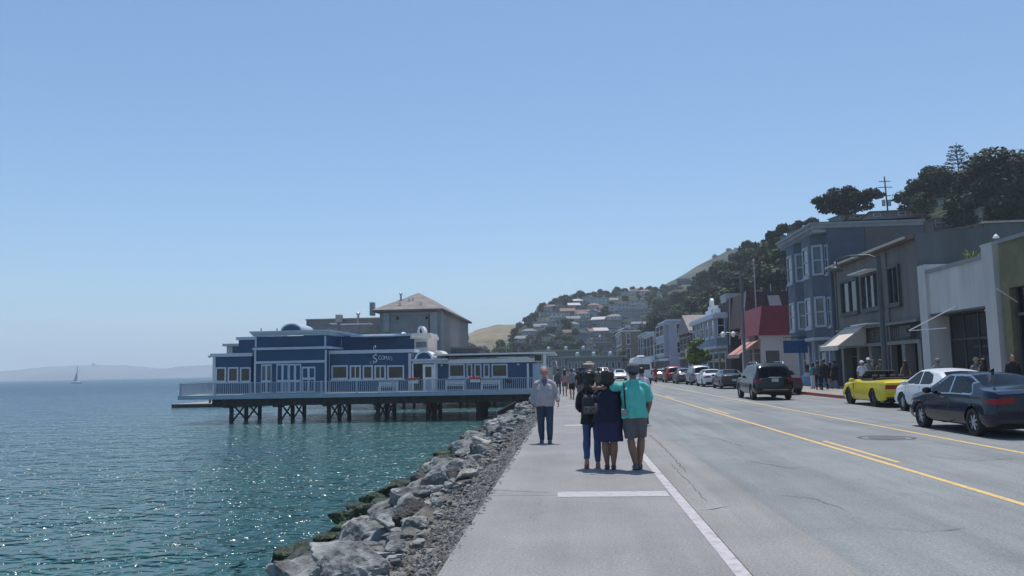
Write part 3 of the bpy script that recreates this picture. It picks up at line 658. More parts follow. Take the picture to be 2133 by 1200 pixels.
# centre block, lower and upper stage
blk('wall', (531, 727), (681, 823), RY-.35, 12, z0=0.0); blk('wall', (533, 700), (680, 727), RY-.1, 12, z0=3.7)
trimbox('cornice', (526, 689), (688, 692.5), RY-.1, .01, .42, wrap=9); trimbox('cornice', (528, 692.6), (686, 695.6), RY-.1, .01, .30, wrap=9); trimbox('cornice', (530, 695.8), (684, 699), RY-.1, .01, .18, wrap=9)
trimbox('band', (530, 723), (683, 728), RY-.35, .01, .14, wrap=9); trimbox('band', (533, 751.5), (678, 756.5), RY-.35, .005, .09)
for (a, c, p, q) in ((529.5, 533.5, 729, 822), (677, 680.5, 729, 822), (531.5, 535, 700, 723), (676, 679.5, 700, 723)): trimbox('corner_board', (a, p), (c, q), RY-.35 if p > 720 else RY-.1, .005, .07)
# half round pediment on the roof
def arch(name, px0, px1, pytop, pybase, Y, depth, m_face, m_trim, tw=.16):
    u0, u1, zb, zt = rect((px0, pytop), (px1, pybase), Y); cx, R_ = (u0+u1)/2, (u1-u0)/2; hz = zt-zb; n = 18
    pts = [(cx-math.cos(math.pi*i/n)*R_, zb+math.sin(math.pi*i/n)*hz) for i in range(n+1)]
    inn = [(cx-math.cos(math.pi*i/n)*(R_-tw), zb+math.sin(math.pi*i/n)*(hz-tw)) for i in range(n+1)]
    MB().prism(inn, 'Y', Y+.02, Y+depth-.02).build(name, m_face, rest)
    r = MB()
    for i in range(n):
        a, b2, c2, d2 = pts[i], pts[i+1], inn[i+1], inn[i]; y0, y1 = Y-.06, Y+depth
        r.add([(a[0], y0, a[1]), (b2[0], y0, b2[1]), (c2[0], y0, c2[1]), (d2[0], y0, d2[1]), (a[0], y1, a[1]), (b2[0], y1, b2[1]), (c2[0], y1, c2[1]), (d2[0], y1, d2[1])], [(0, 1, 2, 3), (7, 6, 5, 4), (0, 4, 5, 1), (3, 2, 6, 7), (1, 5, 6, 2), (0, 3, 7, 4)])
    r.build(name+'_trim', m_trim, rest)
arch('pediment', 585, 629, 674, 689, RY+.25, 3.5, BLUE, FASC, .14)
# doors of the centre block
def panel_door(x0, x1, y0, y1, cols, split=.5, name='door', Y=RY-.35, glassy=BLUE):
    u0, u1, z0, z1 = rect((x0, y0), (x1, y1), Y); z0 = .03
    d = MB().wb('Y', Y, u0, u1, z0, z1, .01, .05).build(name, TRIM, rest)
    w = (u1-u0)
    for c in range(cols):
        a = u0+w*(c+.18)/cols; b2 = u0+w*(c+.82)/cols; zs = z0+(z1-z0)*split
        MB().wb('Y', Y, a, b2, zs+.08, z1-.14, .052, .062).build('panel', glassy, d)
        MB().wb('Y', Y, a, b2, z0+.15, zs-.12, .052, .062).build('panel', glassy, d)
    return d
panel_door(544, 566, 759, 822, 2, .42, glassy=GLASSB); panel_door(576, 601.5, 758, 818, 2, .42); panel_door(602, 627.5, 758, 818, 2, .42); panel_door(629, 657, 764, 820, 2, .55)
# right wing
blk('wall', (685, 734), (858, 822), RY+.35, 12, z0=0.0)
trimbox('cornice', (684, 729), (862, 736), RY+.35, .01, .24, wrap=14); trimbox('corner_board', (851, 736), (857, 820), RY+.35, .005, .07); trimbox('corner_board', (684, 736), (687, 820), RY+.35, .005, .07)
for (a, c, nv) in ((691, 725, 1), (729, 752, 2), (756, 777, 1), (780.5, 804, 2), (807, 842, 1)):
    u0, u1, z0, z1 = rect((a, 761), (c, 790), RY+.35); window(rest, 'Y', RY+.35, u0, u1, z0, z1, TRIM, GLASSD, fr=.13, nv=nv, out=.09)
# upper setback storey, canopy and its white edge
blk('wall', (690, 699), (866, 733), 76, 8, z0=3.3); trimbox('cornice', (735, 696), (866, 701), 76, .01, .35, wrap=4)
trimbox('canopy', (758, 702), (822, 705), 76, .0, 1.1, mat('canopy_cloth', (.06, .08, .16), .8)); MB().wb('Y', 76, *rect((757, 700.5), (824, 702), 76), .02, 1.15).build('canopy_edge', WHITE, rest)
u0, u1, z0, z1 = rect((700, 706), (712, 730), 76); window(rest, 'Y', 76, u0, u1, z0, z1, FASC, GLASSD)
# cream corner turret
blk('turret_wall', (863, 704), (892, 740), 75.2, 5, CREAM, z0=3.2)
for (p, q, n1) in ((703, 706, .55), (699, 702.9, .25), (694, 698.9, .12)): trimbox('turret_cornice', (859 if n1 > .2 else 861, p), (897 if n1 > .2 else 894, q), 75.2, .0, n1, CREAM, wrap=4)
MB().wb('Y', 75.2, *rect((867, 712), (889, 724), 75.2), .005, .03).build('frieze_panel', mat('grey_blue_panel', (.16, .19, .23), .7), rest)
arch('turret_arch', 869, 884, 679, 693, 75.3, 1.6, mat('arch_inside', (.12, .12, .13), .8), WHITE, .22)
# entrance with barrel dome
arch('entrance_arch', 864, 902, 731, 748, RY-.2, 3.2, BLUE, WHITE, .16)
arch('barrel_roof', 898, 926, 730, 747, RY+2.3, 3.0, CREAM, CREAM, .1)
trimbox('entrance_cornice', (858, 747.5), (934, 751.5), RY-.2, .01, .4); trimbox('entrance_frieze', (860, 752), (930, 757), RY-.2, .01, .15)
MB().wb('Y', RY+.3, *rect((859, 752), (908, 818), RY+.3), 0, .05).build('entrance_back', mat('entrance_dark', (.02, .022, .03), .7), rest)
d = MB().wb('Y', RY-.1, *rect((881, 759), (904, 818), RY-.1), 0, .06).build('door', WHITE, rest); MB().wb('Y', RY-.1, *rect((886, 764), (899, 786), RY-.1), .061, .07).build('pane', GLASSD, d); MB().wb('Y', RY-.1, *rect((887, 792), (898, 812), RY-.1), .061, .07).build('panel', FASC, d)
for (a, c) in ((859, 861.5), (904.5, 908)): trimbox('pilaster', (a, 757), (c, 818), RY-.2, 0, .12, WHITE)
# dining gallery
blk('wall', (908, 755), (1110, 819), RY+.1, 12, z0=0.0)
gc = MB().box(PY(905, 750, RY).x, PY(1156, 744, RY).x, RY-.8, RY+12.5, 3.08, 3.22).build('gallery_roof', WHITE, rest)
trimbox('gallery_fascia', (912, 747), (1130, 756), RY+.1, .01, .18, WHITE)
for (a, c) in ((935, 968.5), (972, 984), (988, 1003), (1007, 1020), (1024, 1057.5)):
    u0, u1, z0, z1 = rect((a, 758), (c, 786), RY+.1); window(rest, 'Y', RY+.1, u0, u1, z0, z1, TRIM, GLASSD, fr=.12, out=.08)
for a in (908, 1098, 1127): trimbox('corner_board', (a, 757), (a+4, 818), RY+.1, .005, .08, WHITE)
blk('wall', (1110, 757), (1131, 818), RY+.12, 12, mat('glazed_screen', (.42, .52, .62), .3, var=.1), z0=0.0)
MB().box(-2.35, -2.1, RY-.6, RY-.35, 0, 3.08).build('post', WHITE, rest)
MB().box(-3.1, -2.5, RY-.75, RY-.68, 2.45, 2.95).build('hanging_board', BLACK, rest)
# wall lamps of the gallery and the left corner
for (px, py, Y) in ((921, 762, RY+.1), (1080, 760, RY+.1)):
    p = PY(px, py, Y); l = MB().cyl((p.x, Y-.3, p.z), (p.x, Y, p.z+.12), .03).build('wall_lamp', STEEL, rest); MB().lathe([(.03, .12), (.1, .04), (.16, -.02), (.02, -.01)], (p.x, Y-.32, p.z)).build('lamp_shade', WHITE, l, smooth=True)
p = PY(439, 742, RY+.4); MB().ell((p.x-.1, p.y, p.z), (.16, .2, .16)).cyl((p.x-.1, p.y, p.z), (p.x+.25, p.y, p.z+.05), .04).build('security_lamp', WHITE, rest, smooth=True)
# roof things: skylight domes and small vents
for (a, c, py, Y) in ((628, 648, 684, RY+5), (836, 846, 695, 79)):
    p, q = PY(a, py, Y), PY(c, py, Y); MB().ell(((p.x+q.x)/2, Y, p.z-.15), ((q.x-p.x)/2, .9, .30), 16, 8).build('skylight_dome', WHITE, rest, smooth=True)
for px in (544, 577): p = PY(px, 686, RY+1); MB().cyl((p.x, p.y, p.z-.4), (p.x, p.y, p.z+.12), .04).build('roof_vent', BLACK, rest)
# the lettering on the wall
SGN = mat('sign_white', (0.62, 0.66, 0.70), 0.5, var=0)
sg = thing('wall_sign', "ornate white metal lettering reading Scoma's on the blue wall with a curled lamp bracket above", 'sign', (PY(794, 746, RY).x, RY+.30, 3.0))
def put_text(txt, size, x, z, parent, y, shear=0, wide=1.0):
    me = text_mesh(txt, size, .06, 'lettering'); me.transform(Matrix(((wide, 0, shear, 0), (0, 0, -1, 0), (0, 1, 0, 0), (0, 0, 0, 1))))
    me.transform(Matrix.Translation(Vector((x, y, z))-ORG)); o = link_mesh('lettering', me, SGN, parent, smooth=False); return o
x0 = PY(774.5, 748, RY).x; zb = PY(780, 751, RY).z
put_text('S', 1.05, x0, zb-.18, sg, RY+.27, wide=.95); 
for i, ch in enumerate("COMA'S"):
    xs = [.53, .78, 1.06, 1.36, 1.58, 1.66][i]; put_text(ch, .54 if i < 5 else .5, x0+xs, zb+.08-(i*.02), sg, RY+.27, wide=.66)
MB().tube([(x0-.16, RY+.25, zb-.06), (x0-.20, RY+.25, zb-.26), (x0-.02, RY+.25, zb-.34), (x0+.16, RY+.25, zb-.24)], .024, 6).build('flourish', SGN, sg, smooth=True)
bx_ = PY(781, 733, RY).x; bz = PY(781, 733, RY).z
MB().tube([(bx_+.05, RY+.1, bz-.30), (bx_+.12, RY+.0, bz+.05), (bx_-.10, RY-.05, bz+.28), (bx_-.08, RY-.1, bz+.50), (bx_+.08, RY-.12, bz+.52), (bx_+.1, RY-.14, bz+.38)], .035, 8).build('lamp_bracket', SGN, sg, smooth=True)
# deck furniture
def bench(px, Y, label):
    p = PY(px, 800, Y); t = thing('bench', label, 'bench', (p.x, Y, 0)); w = .85
    for i in range(3): MB().box(p.x-w, p.x+w, Y-.25+i*.16, Y-.12+i*.16, .43, .46).build('seat_slat', TRIM, t)
    for i in range(3): MB().box(p.x-w, p.x+w, Y+.24, Y+.27, .55+i*.13, .64+i*.13).build('back_slat', TRIM, t)
    for sx in (-1, 1):
        for sy in (-.22, .24): MB().box(p.x+sx*w*.9-.035, p.x+sx*w*.9+.035, Y+sy-.03, Y+sy+.03, 0, .43 if sy < 0 else .92).build('leg', TRIM, t)
bench(808, DY+.75, 'pale slatted bench behind the railing, under the lettering'); bench(947, DY+.8, 'pale slatted bench behind the railing, in front of the gallery windows'); bench(1022, DY+.8, 'pale slatted bench behind the railing, left of the black oval plaque')
REDF = mat('red_flower', (0.62, 0.02, 0.05), .6, var=.3, vscale=20); LEAFG = mat('planter_leaf', (.04, .09, .03), .7, var=.4, vscale=15)
def planter(px, label):
    p = PY(px, 790, DY+.05); t = thing('planter_box', label, 'planter', (p.x, DY-.1, .7)); R = random.Random(int(px))
    MB().box(p.x-.42, p.x+.42, DY-.22, DY+.02, .72, .98).build('box', WHITE, t); a, b2 = MB(), MB()
    for i in range(60):
        c = (p.x+R.uniform(-.5, .5), DY-.1+R.uniform(-.16, .16), .98+R.uniform(0, .24)); s = R.uniform(.04, .075)
        (a if i % 3 else b2).ell(c, (s, s, s*.7), 6, 4)
    a.build('flowers', REDF, t); b2.build('leaves', LEAFG, t)
planter(862, 'white railing planter overflowing with red flowers by the entrance door'); planter(990, 'white railing planter of red flowers below the gallery windows')
p = PY(1060, 794, DY-.02); t = thing('oval_plaque', 'black oval plaque fixed to the deck railing', 'plaque', (p.x, DY, p.z))
MB().ell((p.x, DY-.02, p.z), (.30, .03, .17), 20, 10).build('plate', BLACK, t, smooth=True); MB().ell((p.x, DY-.035, p.z), (.23, .03, .11), 20, 10).build('face', mat('plaque_face', (.03, .05, .09), .4), t, smooth=True)
# floating dock at the left
org()
a = Vector((-53, 106, -2.2)); dk = thing('floating_dock', 'low flat brown floating dock poking out under the left end of the pier', 'dock', (a.x+3, a.y+3, -2.2))
Y0 = 106
xa = PY(356, 846, Y0).x; xb = PY(540, 843, Y0).x
MB().prism([(xa, Y0), (xb, Y0-.2), (xb, Y0+14), (PY(445, 836, Y0+9).x, Y0+14)], 'Z', -2.1, -2.0).build('deck_boards', mat('dock_boards', (.30, .26, .21), .8, var=.2, vscale=4), dk)
MB().prism([(xa+.05, Y0+.05), (xb, Y0-.15), (xb, Y0+13.9), (PY(445, 836, Y0+9).x, Y0+13.9)], 'Z', -2.7, -2.11).build('float', TIMBER, dk)
for px in (437, 457): x = PY(px, 850, Y0+2).x; MB().cyl((x, Y0+2, -3), (x, Y0+2, -1.4), .15).build('pile', TIMBER, dk)
org()
# ------------------------------------------------------------------ big hip-roofed building behind
BY = 95.0
big = thing('hip_roof_building', 'tall greige waterfront building with tan hip roof and chimney behind the blue restaurant', 'building', (-19, BY+10, 0))
TAUPE = siding('taupe_siding', (0.30, 0.285, 0.27), .35, .7, .25, .12); TAUL = mat('light_taupe', (.37, .355, .34), .7, var=.08)
ROOFT = siding('tan_shingle_roof', (0.20, 0.172, 0.16), .3, .85, .6, .2)
xl, xr = PY(791, 690, BY).x, PY(916, 690, BY).x; zE = PY(850, 645, BY).z; D_ = 27
MB().box(xl, xr, BY, BY+D_, -.5, zE+.02).build('wall', TAUPE, big)
MB().box(-27, -6, BY-3, BY+30, -1.0, -.5).build('pier_deck', TIMBER, big)
for i in range(6):
    for j in range(2, 4): MB().cyl((-26+i*3.8, BY-2+j*7, -3), (-26+i*3.8, BY-2+j*7, -1.0), .22).build('pile', TIMBER, big)
ov = .75; ex0, ex1, ey0, ey1 = xl-ov, xr+ov*.7, BY-ov, BY+D_+ov; ry0, ry1 = 102.5, 114.5; rx = PY(872, 610, 102.5).x; zr = PY(872, 610, 102.5).z
MB().add([(ex0, ey0, zE), (ex1, ey0, zE), (ex1, ey1, zE), (ex0, ey1, zE), (rx, ry0, zr), (rx, ry1, zr), (ex0, ey0, zE-.22), (ex1, ey0, zE-.22), (ex1, ey1, zE-.22), (ex0, ey1, zE-.22)],
         [(0, 1, 4), (1, 2, 5, 4), (2, 3, 5), (3, 0, 4, 5), (6, 7, 1, 0), (7, 8, 2, 1), (8, 9, 3, 2), (9, 6, 0, 3), (9, 8, 7, 6)]).build('roof', ROOFT, big)
def tb(name, a, b_, Y, n1, m, n0=.005): return MB().wb('Y', Y, *rect(a, b_, Y), n0, n1).build(name, m, big)
tb('frieze', (798, 650), (912, 655), BY, .08, TAUL); tb('column', (897, 650), (912, 745), BY, .35, TAUL); tb('column', (800, 652), (812, 692), BY, .3, TAUL)
MB().box(xr+.003, xr+.25, BY+.1, BY+1.6, -1, zE-.01).build('column', TAUL, big)
for px, py, r in ((828, 663, .34), (889, 662, .28)):
    p = PY(px, py, BY); w = MB().lathe([(r, -.06), (r, .04), (r*.75, .05), (r*.75, -.06)], (0, 0, 0), 18); w.v = [(p.x+x, BY-z, p.z+y) for x, y, z in w.v]; w = w.build('round_vent', TAUL, big)
    q = MB().lathe([(r*.72, -.02), (r*.72, .02), (0.01, .03)], (0, 0, 0), 18); q.v = [(p.x+x, BY-z, p.z+y) for x, y, z in q.v]; q.build('louvre', mat('vent_dark', (.04, .045, .05), .8), w)
tb('painted_shadow_strip', (892.5, 652), (895.5, 745), BY, .02, mat('painted_shadow_grey', (.12, .12, .12), .8))  # flat dark grey strip: shadow beside the column put into the colour
for (px, py, h) in ((835, 612, .9), ):
    p = PY(px, 623, 99); MB().cyl((p.x, 99, p.z-.6), (p.x, 99, p.z+h-.3), .12).lathe([(.22, 0), (.22, .1), (.05, .28)], (p.x, 99, p.z+h-.3)).build('flue', STEEL, big, auto=40)
for (px, py) in ((833, 636), (852, 627), (877, 635), (860, 625)):
    w = W(px, py); 
    # point on the front roof slope
    a0 = Vector((0, 0, CAMH)); dr = Vector(w); n_ = Vector((0, -(zr-zE), (ry0-ey0))); t_ = (Vector((rx, ey0, zE))-a0).dot(n_)/dr.dot(n_); p = a0+dr*t_
    MB().cyl((p.x, p.y, p.z-.1), (p.x, p.y, p.z+.28), .13, .13, 8).box(p.x-.18, p.x+.18, p.y-.15, p.y+.15, p.z+.28, p.z+.34).build('roof_vent', WHITE, big)
tb('chimney', (773.5, 631), (782, 658), BY+3, .9, TAUL)
u0, u1, q0, q1 = rect((638, 665), (795, 700), BY+9); MB().box(u0, u1, BY+9, BY+24, 0, q1).build('rear_wing', siding('grey_rear_siding', (.22, .21, .22), .3), big)
u0, u1, q0, q1 = rect((632, 679), (800, 715), BY+4); MB().box(u0, u1, BY+4, BY+9, 0, q1).build('rear_terrace', mat('terrace_wall', (.25, .235, .235), .8, var=.2), big)
tb('parapet_cap', (637, 663), (793, 665.5), BY+9, .15, TAUL, -.3); tb('chimney', (701, 656), (712.5, 672), BY+8.5, .5, TAUL, -.4); p = PY(746, 655, BY+8); MB().cyl((p.x, p.y, p.z-3.3), (p.x, p.y, p.z), .16).lathe([(.26, 0), (.26, .15), (.1, .3)], (p.x, p.y, p.z)).build('flue', STEEL, big, auto=40)
for a, c, py in ((714, 776, 676), (692, 702, 675)): tb('skylight', (a, py-1.2), (c, py+1.2), BY+6, 1.2, WHITE, 0)
rr = MB(); u0, u1, q0, q1 = rect((752, 680), (795, 695), BY+3)
for x in np.arange(u0, u1, .22): rr.box(x-.03, x+.03, BY+3, BY+3.06, q0, q1)
rr.box(u0, u1, BY+2.96, BY+3.1, q1, q1+.08); rr.build('terrace_rail', TAUL, big)
u0, u1, q0, q1 = rect((640, 695), (800, 700), BY+3.0); MB().box(u0, u1, BY+2.9, BY+4, 3, q1).build('terrace_slab', TAUPE, big)
# arcade to the right
u0, u1, q0, q1 = rect((922, 727), (1000, 760), 104); MB().box(u0, u1, 104, 112, 0, q1).build('arcade_wall', mat('pink_brown_stucco', (.33, .25, .24), .8, var=.15), big)
MB().box(u0-.3, u1+.2, 103.6, 112, q1, q1+.25).build('arcade_cap', TAUL, big)
for i in range(11): tb('arcade_slot', (930+i*6, 732), (932.5+i*6, 736), 104, .02, MATS['vent_dark'])
p = PY(943, 745, 104); MB().prism([(p.x+math.cos(a)*.75, p.z-.6+math.sin(a)*.9) for a in np.linspace(0, math.pi, 12)], 'Y', 103.97, 103.99).build('arch_opening', MATS['vent_dark'], big)
org()
# ------------------------------------------------------------------ boats and the far city
def yacht(px, py, Y, L_, label):
    p = PY(px, py, Y); t = thing('motor_yacht', label, 'boat', (p.x, Y, WZ)); x, z = p.x, WZ
    MB().rings([(x, Y, z-.3, L_*.42, 1.1), (x, Y, z+.5, L_*.48, 1.5), (x+.1, Y, z+1.3, L_*.5, 1.7), (x+.1, Y, z+1.4, L_*.49, 1.65)], 24, 2.6).build('hull', WHITE, t, auto=40)
    MB().rings([(x-.3, Y, z+1.4, L_*.3, 1.3), (x-.5, Y, z+2.9, L_*.26, 1.2)], 20, 4).build('cabin', WHITE, t, auto=40); MB().rings([(x-.38, Y, z+2.0, L_*.29, 1.28), (x-.44, Y, z+2.5, L_*.28, 1.26)], 20, 4).build('window_band', GLASSD, t, auto=40)
    MB().rings([(x-.6, Y, z+2.9, L_*.2, 1.1), (x-.7, Y, z+4.0, L_*.17, 1.0)], 20, 4).build('flybridge', WHITE, t, auto=40)
    for sx in (-1, 1):
        for sy in (-1, 1): MB().cyl((x-.7+sx*L_*.12, Y+sy*.8, z+4), (x-.7+sx*L_*.14, Y+sy*.8, z+6.5), .04).build('post', STEEL, t)
    MB().rings([(x-.7, Y, z+6.5, L_*.22, 1.2), (x-.7, Y, z+6.62, L_*.22, 1.2)], 20, 3).build('canopy', WHITE, t); MB().cyl((x-.7, Y, z+6.6), (x-.7, Y, z+8.6), .04).build('antenna', STEEL, t)
yacht(1063, 737, 150, 7, 'white motor yacht with hard top, left one beyond the gallery roof'); yacht(1088, 735, 158, 9, 'white motor yacht with hard top, right one beyond the gallery roof')
p = G(160, 791.5, WZ); Y = 620; p = PY(160, 786, Y)
t = thing('sailboat', 'small sailboat with bare tall mast alone on the hazy bay', 'sailboat', (p.x, Y, WZ))
MB().rings([(p.x, Y, WZ-.2, 4, .8), (p.x, Y, WZ+.6, 5, 1.3), (p.x+.2, Y, WZ+1.1, 5.4, 1.5), (p.x+.2, Y, WZ+1.15, 5.2, 1.4)], 24, 1.7).build('hull', WHITE, t, auto=40)
MB().rings([(p.x-.5, Y, WZ+1.1, 2.2, .8), (p.x-.5, Y, WZ+1.7, 1.8, .7)], 16, 3).build('cabin', WHITE, t)
MB().cyl((p.x+.3, Y, WZ+1), (p.x+.3, Y, WZ+14.5), .14, .09, 8).build('mast', mat('mast_grey', (.2, .2, .22), .5), t)
MB().cyl((p.x+.3, Y, WZ+2.3), (p.x-4, Y, WZ+2.3), .16).build('boom', MATS['mast_grey'], t); MB().prism([(p.x+.2, WZ+2.5), (p.x-2.6, WZ+2.6), (p.x-.3, WZ+9), (p.x+.2, WZ+13.5)], 'Y', Y-.03, Y+.03).build('mainsail', mat('sail_cloth', (.42, .43, .46), .8, var=.1), t)
MB().cyl((p.x+5.2, Y, WZ+1.3), (p.x+.3, Y, WZ+13.8), .03, .03, 5).build('forestay', MATS['mast_grey'], t)
org()
CITY = mat('hazy_city_block', (0.34, 0.34, 0.35), .8, var=.2, vscale=.01); R = random.Random(12)
cb = []
for i in range(4):
    b = MB(); w, d_, h = [(22, 22, 60), (34, 20, 38), (16, 18, 80), (48, 24, 26)][i]
    b.box(-w/2, w/2, -d_/2, d_/2, 0, h); b.box(-w/4, w/4, -d_/4, d_/4, h, h+5); b.box(-w/2-.5, w/2+.5, -d_/2-.5, d_/2+.5, h*.66, h*.66+1.5)
    cb.append(b.mesh('far_building', (0, 0, 0))); cb[-1].materials.append(CITY)
for px, k, sc in [(8, 0, .5), (30, 3, .6), (52, 1, .6), (70, 0, .6), (88, 1, .6), (97, 2, .45), (112, 3, .8), (128, 0, .5), (136, 2, .4), (150, 1, .6), (170, 0, .5), (181, 1, .6), (196, 3, .7), (214, 0, .4), (223, 2, .65), (232, 1, .8), (243, 2, .45), (250, 0, .55), (262, 1, .5), (283, 3, .6), (300, 0, .35), (322, 2, .62), (338, 3, .5), (362, 0, .4), (376, 1, .5), (392, 1, .5), (410, 0, .4), (430, 3, .6), (460, 1, .5)]:
    yb = interp(px, [a[0] for a in _ft], [a[1] for a in _ft]); q = PY(px, yb+3, 3290)
    o = bpy.data.objects.new('far_building', cb[k]); C.objects.link(o); o.location = (q.x, 3240+R.uniform(-60, 20), q.z-25); o.scale = (sc*1.0, sc, sc*.72)
    tag(o, 'pale hazy tower block on the skyline across the bay', 'building', 'city buildings across the bay')
# ================================================================== street buildings on the right
def xr(a, b_, X): return bw(a, b_, 'X', X)
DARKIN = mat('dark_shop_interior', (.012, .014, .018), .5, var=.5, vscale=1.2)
def xbox(parent, name, a, b_, X, n0, n1, m):
    u0, u1, z0, z1 = xr(a, b_, X); return MB().wb('X', X, u0, u1, z0, z1, n0, n1).build(name, m, parent)
def xwin(parent, a, b_, X, fm, gm=None, **k):
    u0, u1, z0, z1 = xr(a, b_, X); return window(parent, 'X', X, u0, u1, z0, z1, fm, gm or GLASSD, **k)
# --- A olive building at the right edge
XF = 18.5
A = thing('olive_shop', 'olive green single-storey shop at the right edge with dark shopfront under its parapet', 'shop', (XF+5, 28, .15))
OLIVE = mat('olive_stucco', (.16, .155, .085), .85, var=.15, bump=.3, bscale=20); CHAR = mat('charcoal_paint', (.06, .065, .07), .6, var=.2)
MB().box(XF, XF+12, 18, 35.75, 4.75, 6.7).box(XF, XF+12, 35.2, 35.75, .1, 4.75).box(XF+2.4, XF+12, 18, 35.2, .1, 4.75).box(XF, XF+.6, 26.8, 27.4, .1, 4.75).build('wall', OLIVE, A)
MB().box(XF-.12, XF+12.1, 17.9, 35.8, 6.7, 6.86).build('coping', mat('grey_coping', (.22, .23, .25), .6), A)
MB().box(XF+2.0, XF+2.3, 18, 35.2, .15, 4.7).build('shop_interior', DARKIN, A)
for y0, y1 in ((27.5, 31.2), (31.4, 35.1)):
    f = MB().wb('X', XF+.25, y0, y1, 3.55, 3.68, 0, .1).wb('X', XF+.25, y0, y0+.1, .2, 4.7, 0, .1).wb('X', XF+.25, y1-.1, y1, .2, 4.7, 0, .1).wb('X', XF+.25, y0+.1, y1-.1, .2, .7, 0, .08).build('shop_window', CHAR, A)
    MB().box(XF+.28, XF+.30, y0+.1, y1-.1, .7, 4.7).build('pane', glass_dark('shop_glass', (.01, .013, .018), .04), f)
MB().cyl((XF-.02, 34.6, 4.1), (XF-1.5, 33.2, 4.55), .025).build('awning_arm', WHITE, A); p = PX(2021, 518, XF); MB().lathe([(.02, .15), (.1, .05), (.13, -.03), (.02, -.02)], (XF-.2, 35.5, 6.95)).build('parapet_lamp', WHITE, A)
# --- B white building
B_ = thing('white_shop', 'white painted single-storey shop with wide pilasters and deep black shop opening', 'shop', (XF+5, 40, .15))
WST = mat('white_stucco', (.50, .50, .49), .8, var=.13, bump=.25, bscale=18, vscale=1.1, stretch=(1, 1, .18), detail=7)
ya, yb = 36.0, 43.6
MB().box(XF, XF+11, ya+.95, yb-.85, 4.15, 6.25).build('wall', WST, B_)
MB().box(XF-.15, XF+2.6, ya, ya+.95, .12, 6.75).build('pilaster', WST, B_); MB().box(XF-.15, XF+2.6, yb-.85, yb, .12, 6.72).build('pilaster', WST, B_)
MB().box(XF-.17, XF+.3, ya-.03, ya+1.0, 6.75, 6.83).build('pilaster_cap', WST, B_)
MB().box(XF-.1, XF+11, ya+.95, yb-.85, 6.25, 6.42).build('coping', MATS['grey_coping'], B_)
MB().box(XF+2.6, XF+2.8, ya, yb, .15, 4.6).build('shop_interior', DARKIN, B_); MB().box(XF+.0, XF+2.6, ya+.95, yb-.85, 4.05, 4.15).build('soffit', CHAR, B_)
f = MB()
for y in np.linspace(ya+1.0, yb-.9, 5): f.box(XF+.9, XF+1.0, y-.04, y+.04, .15, 4.05)
f.box(XF+.9, XF+1.0, ya+.95, yb-.85, 2.75, 2.85).box(XF+.9, XF+1.0, ya+.95, yb-.85, .15, .55); f = f.build('shop_window', CHAR, B_)
MB().box(XF+.94, XF+.96, ya+.95, yb-.85, .55, 4.05).build('pane', MATS['shop_glass'], f)
MB().cyl((XF-.02, 39.8, 4.35), (XF-1.35, 42.2, 3.3), .025).cyl((XF-.4, 40.2, 3.32), (XF-1.35, 42.2, 3.3), .02).build('awning_arm', WHITE, B_)
for i in range(3): MB().ell((XF+.3, 37.4+.22*i, 3.98), (.06, .06, .05)).build('spot_lamp', WHITE, B_)
for i, y in enumerate((38.3, 40.1, 41.3)):
    MB().rings([(XF+1.4, y, .8, .16, .14), (XF+1.4, y, 1.3, .2, .15), (XF+1.4, y, 1.75, .21, .14), (XF+1.4, y, 1.8, .05, .05)], 12).build('displayed_garment', mat('garment%d' % i, [(.10, .11, .13), (.05, .09, .14), (.14, .14, .15)][i], .8), B_)
org()
PL = thing('agave_plant', 'yellow-green spiky potted plant standing on the roof of the white shop', 'plant', (XF+1.6, 41.3, 6.4))
MB().lathe([(.16, -.5), (.22, -.02), (.24, 0), (.18, 0)], (XF+1.6, 41.3, 6.5)).build('pot', mat('clay_pot', (.3, .16, .1), .8), PL, auto=40)
b = MB(); R = random.Random(3)
for i in range(34):
    a = R.uniform(0, 6.28); l = R.uniform(.5, 1.15); e = R.uniform(.3, 1.3); d = Vector((math.cos(a)*math.cos(e), math.sin(a)*math.cos(e), math.sin(e))); s = d.cross(Vector((0, 0, 1))).normalized()*.05; p0 = Vector((XF+1.6, 41.3, 6.5)); p1 = p0+d*l*.55; p2 = p0+d*l-Vector((0, 0, .12*l))
    b.add([p0-s, p0+s, p1+s*1.1, p1-s*1.1, p2], [(0, 1, 2, 3), (3, 2, 4)])
b.build('leaf', mat('agave_leaf', (.20, .24, .03), .6, var=.3, vscale=5), PL)
org()
# --- C olive-grey two-storey building
Cc = thing('two_storey_shop', 'grey-green two-storey building with overhanging eave, tall dark windows and baluster panels', 'building', (XF+6, 50, .15))
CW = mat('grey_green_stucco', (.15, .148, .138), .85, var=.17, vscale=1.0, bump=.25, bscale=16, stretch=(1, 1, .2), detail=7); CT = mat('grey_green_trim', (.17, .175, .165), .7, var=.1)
y0, y1 = 44.0, 57.2
MB().box(XF+.02, XF+14, y0, y1, 4.0, 8.25).build('wall', CW, Cc)
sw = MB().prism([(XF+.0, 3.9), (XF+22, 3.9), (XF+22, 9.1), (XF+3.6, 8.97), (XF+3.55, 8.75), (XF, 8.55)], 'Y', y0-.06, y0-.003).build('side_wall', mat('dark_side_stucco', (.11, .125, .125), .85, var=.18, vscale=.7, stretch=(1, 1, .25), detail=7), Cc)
MB().prism([(XF+3.5, 8.97), (XF+22, 9.1), (XF+22, 9.2), (XF+3.5, 9.07)], 'Y', y0-.15, y0+.3).build('coping', mat('sand_coping', (.42, .37, .32), .8), Cc)
RT = mat('brown_roof_tile', (.17, .135, .11), .85, var=.25, vscale=4, bump=.8, bscale=12)
MB().prism([(XF-.55, 8.28), (XF-.5, 8.42), (XF+3.5, 9.0), (XF+3.5, 8.3)], 'Y', y0+.05, y1+.1).build('roof', RT, Cc)
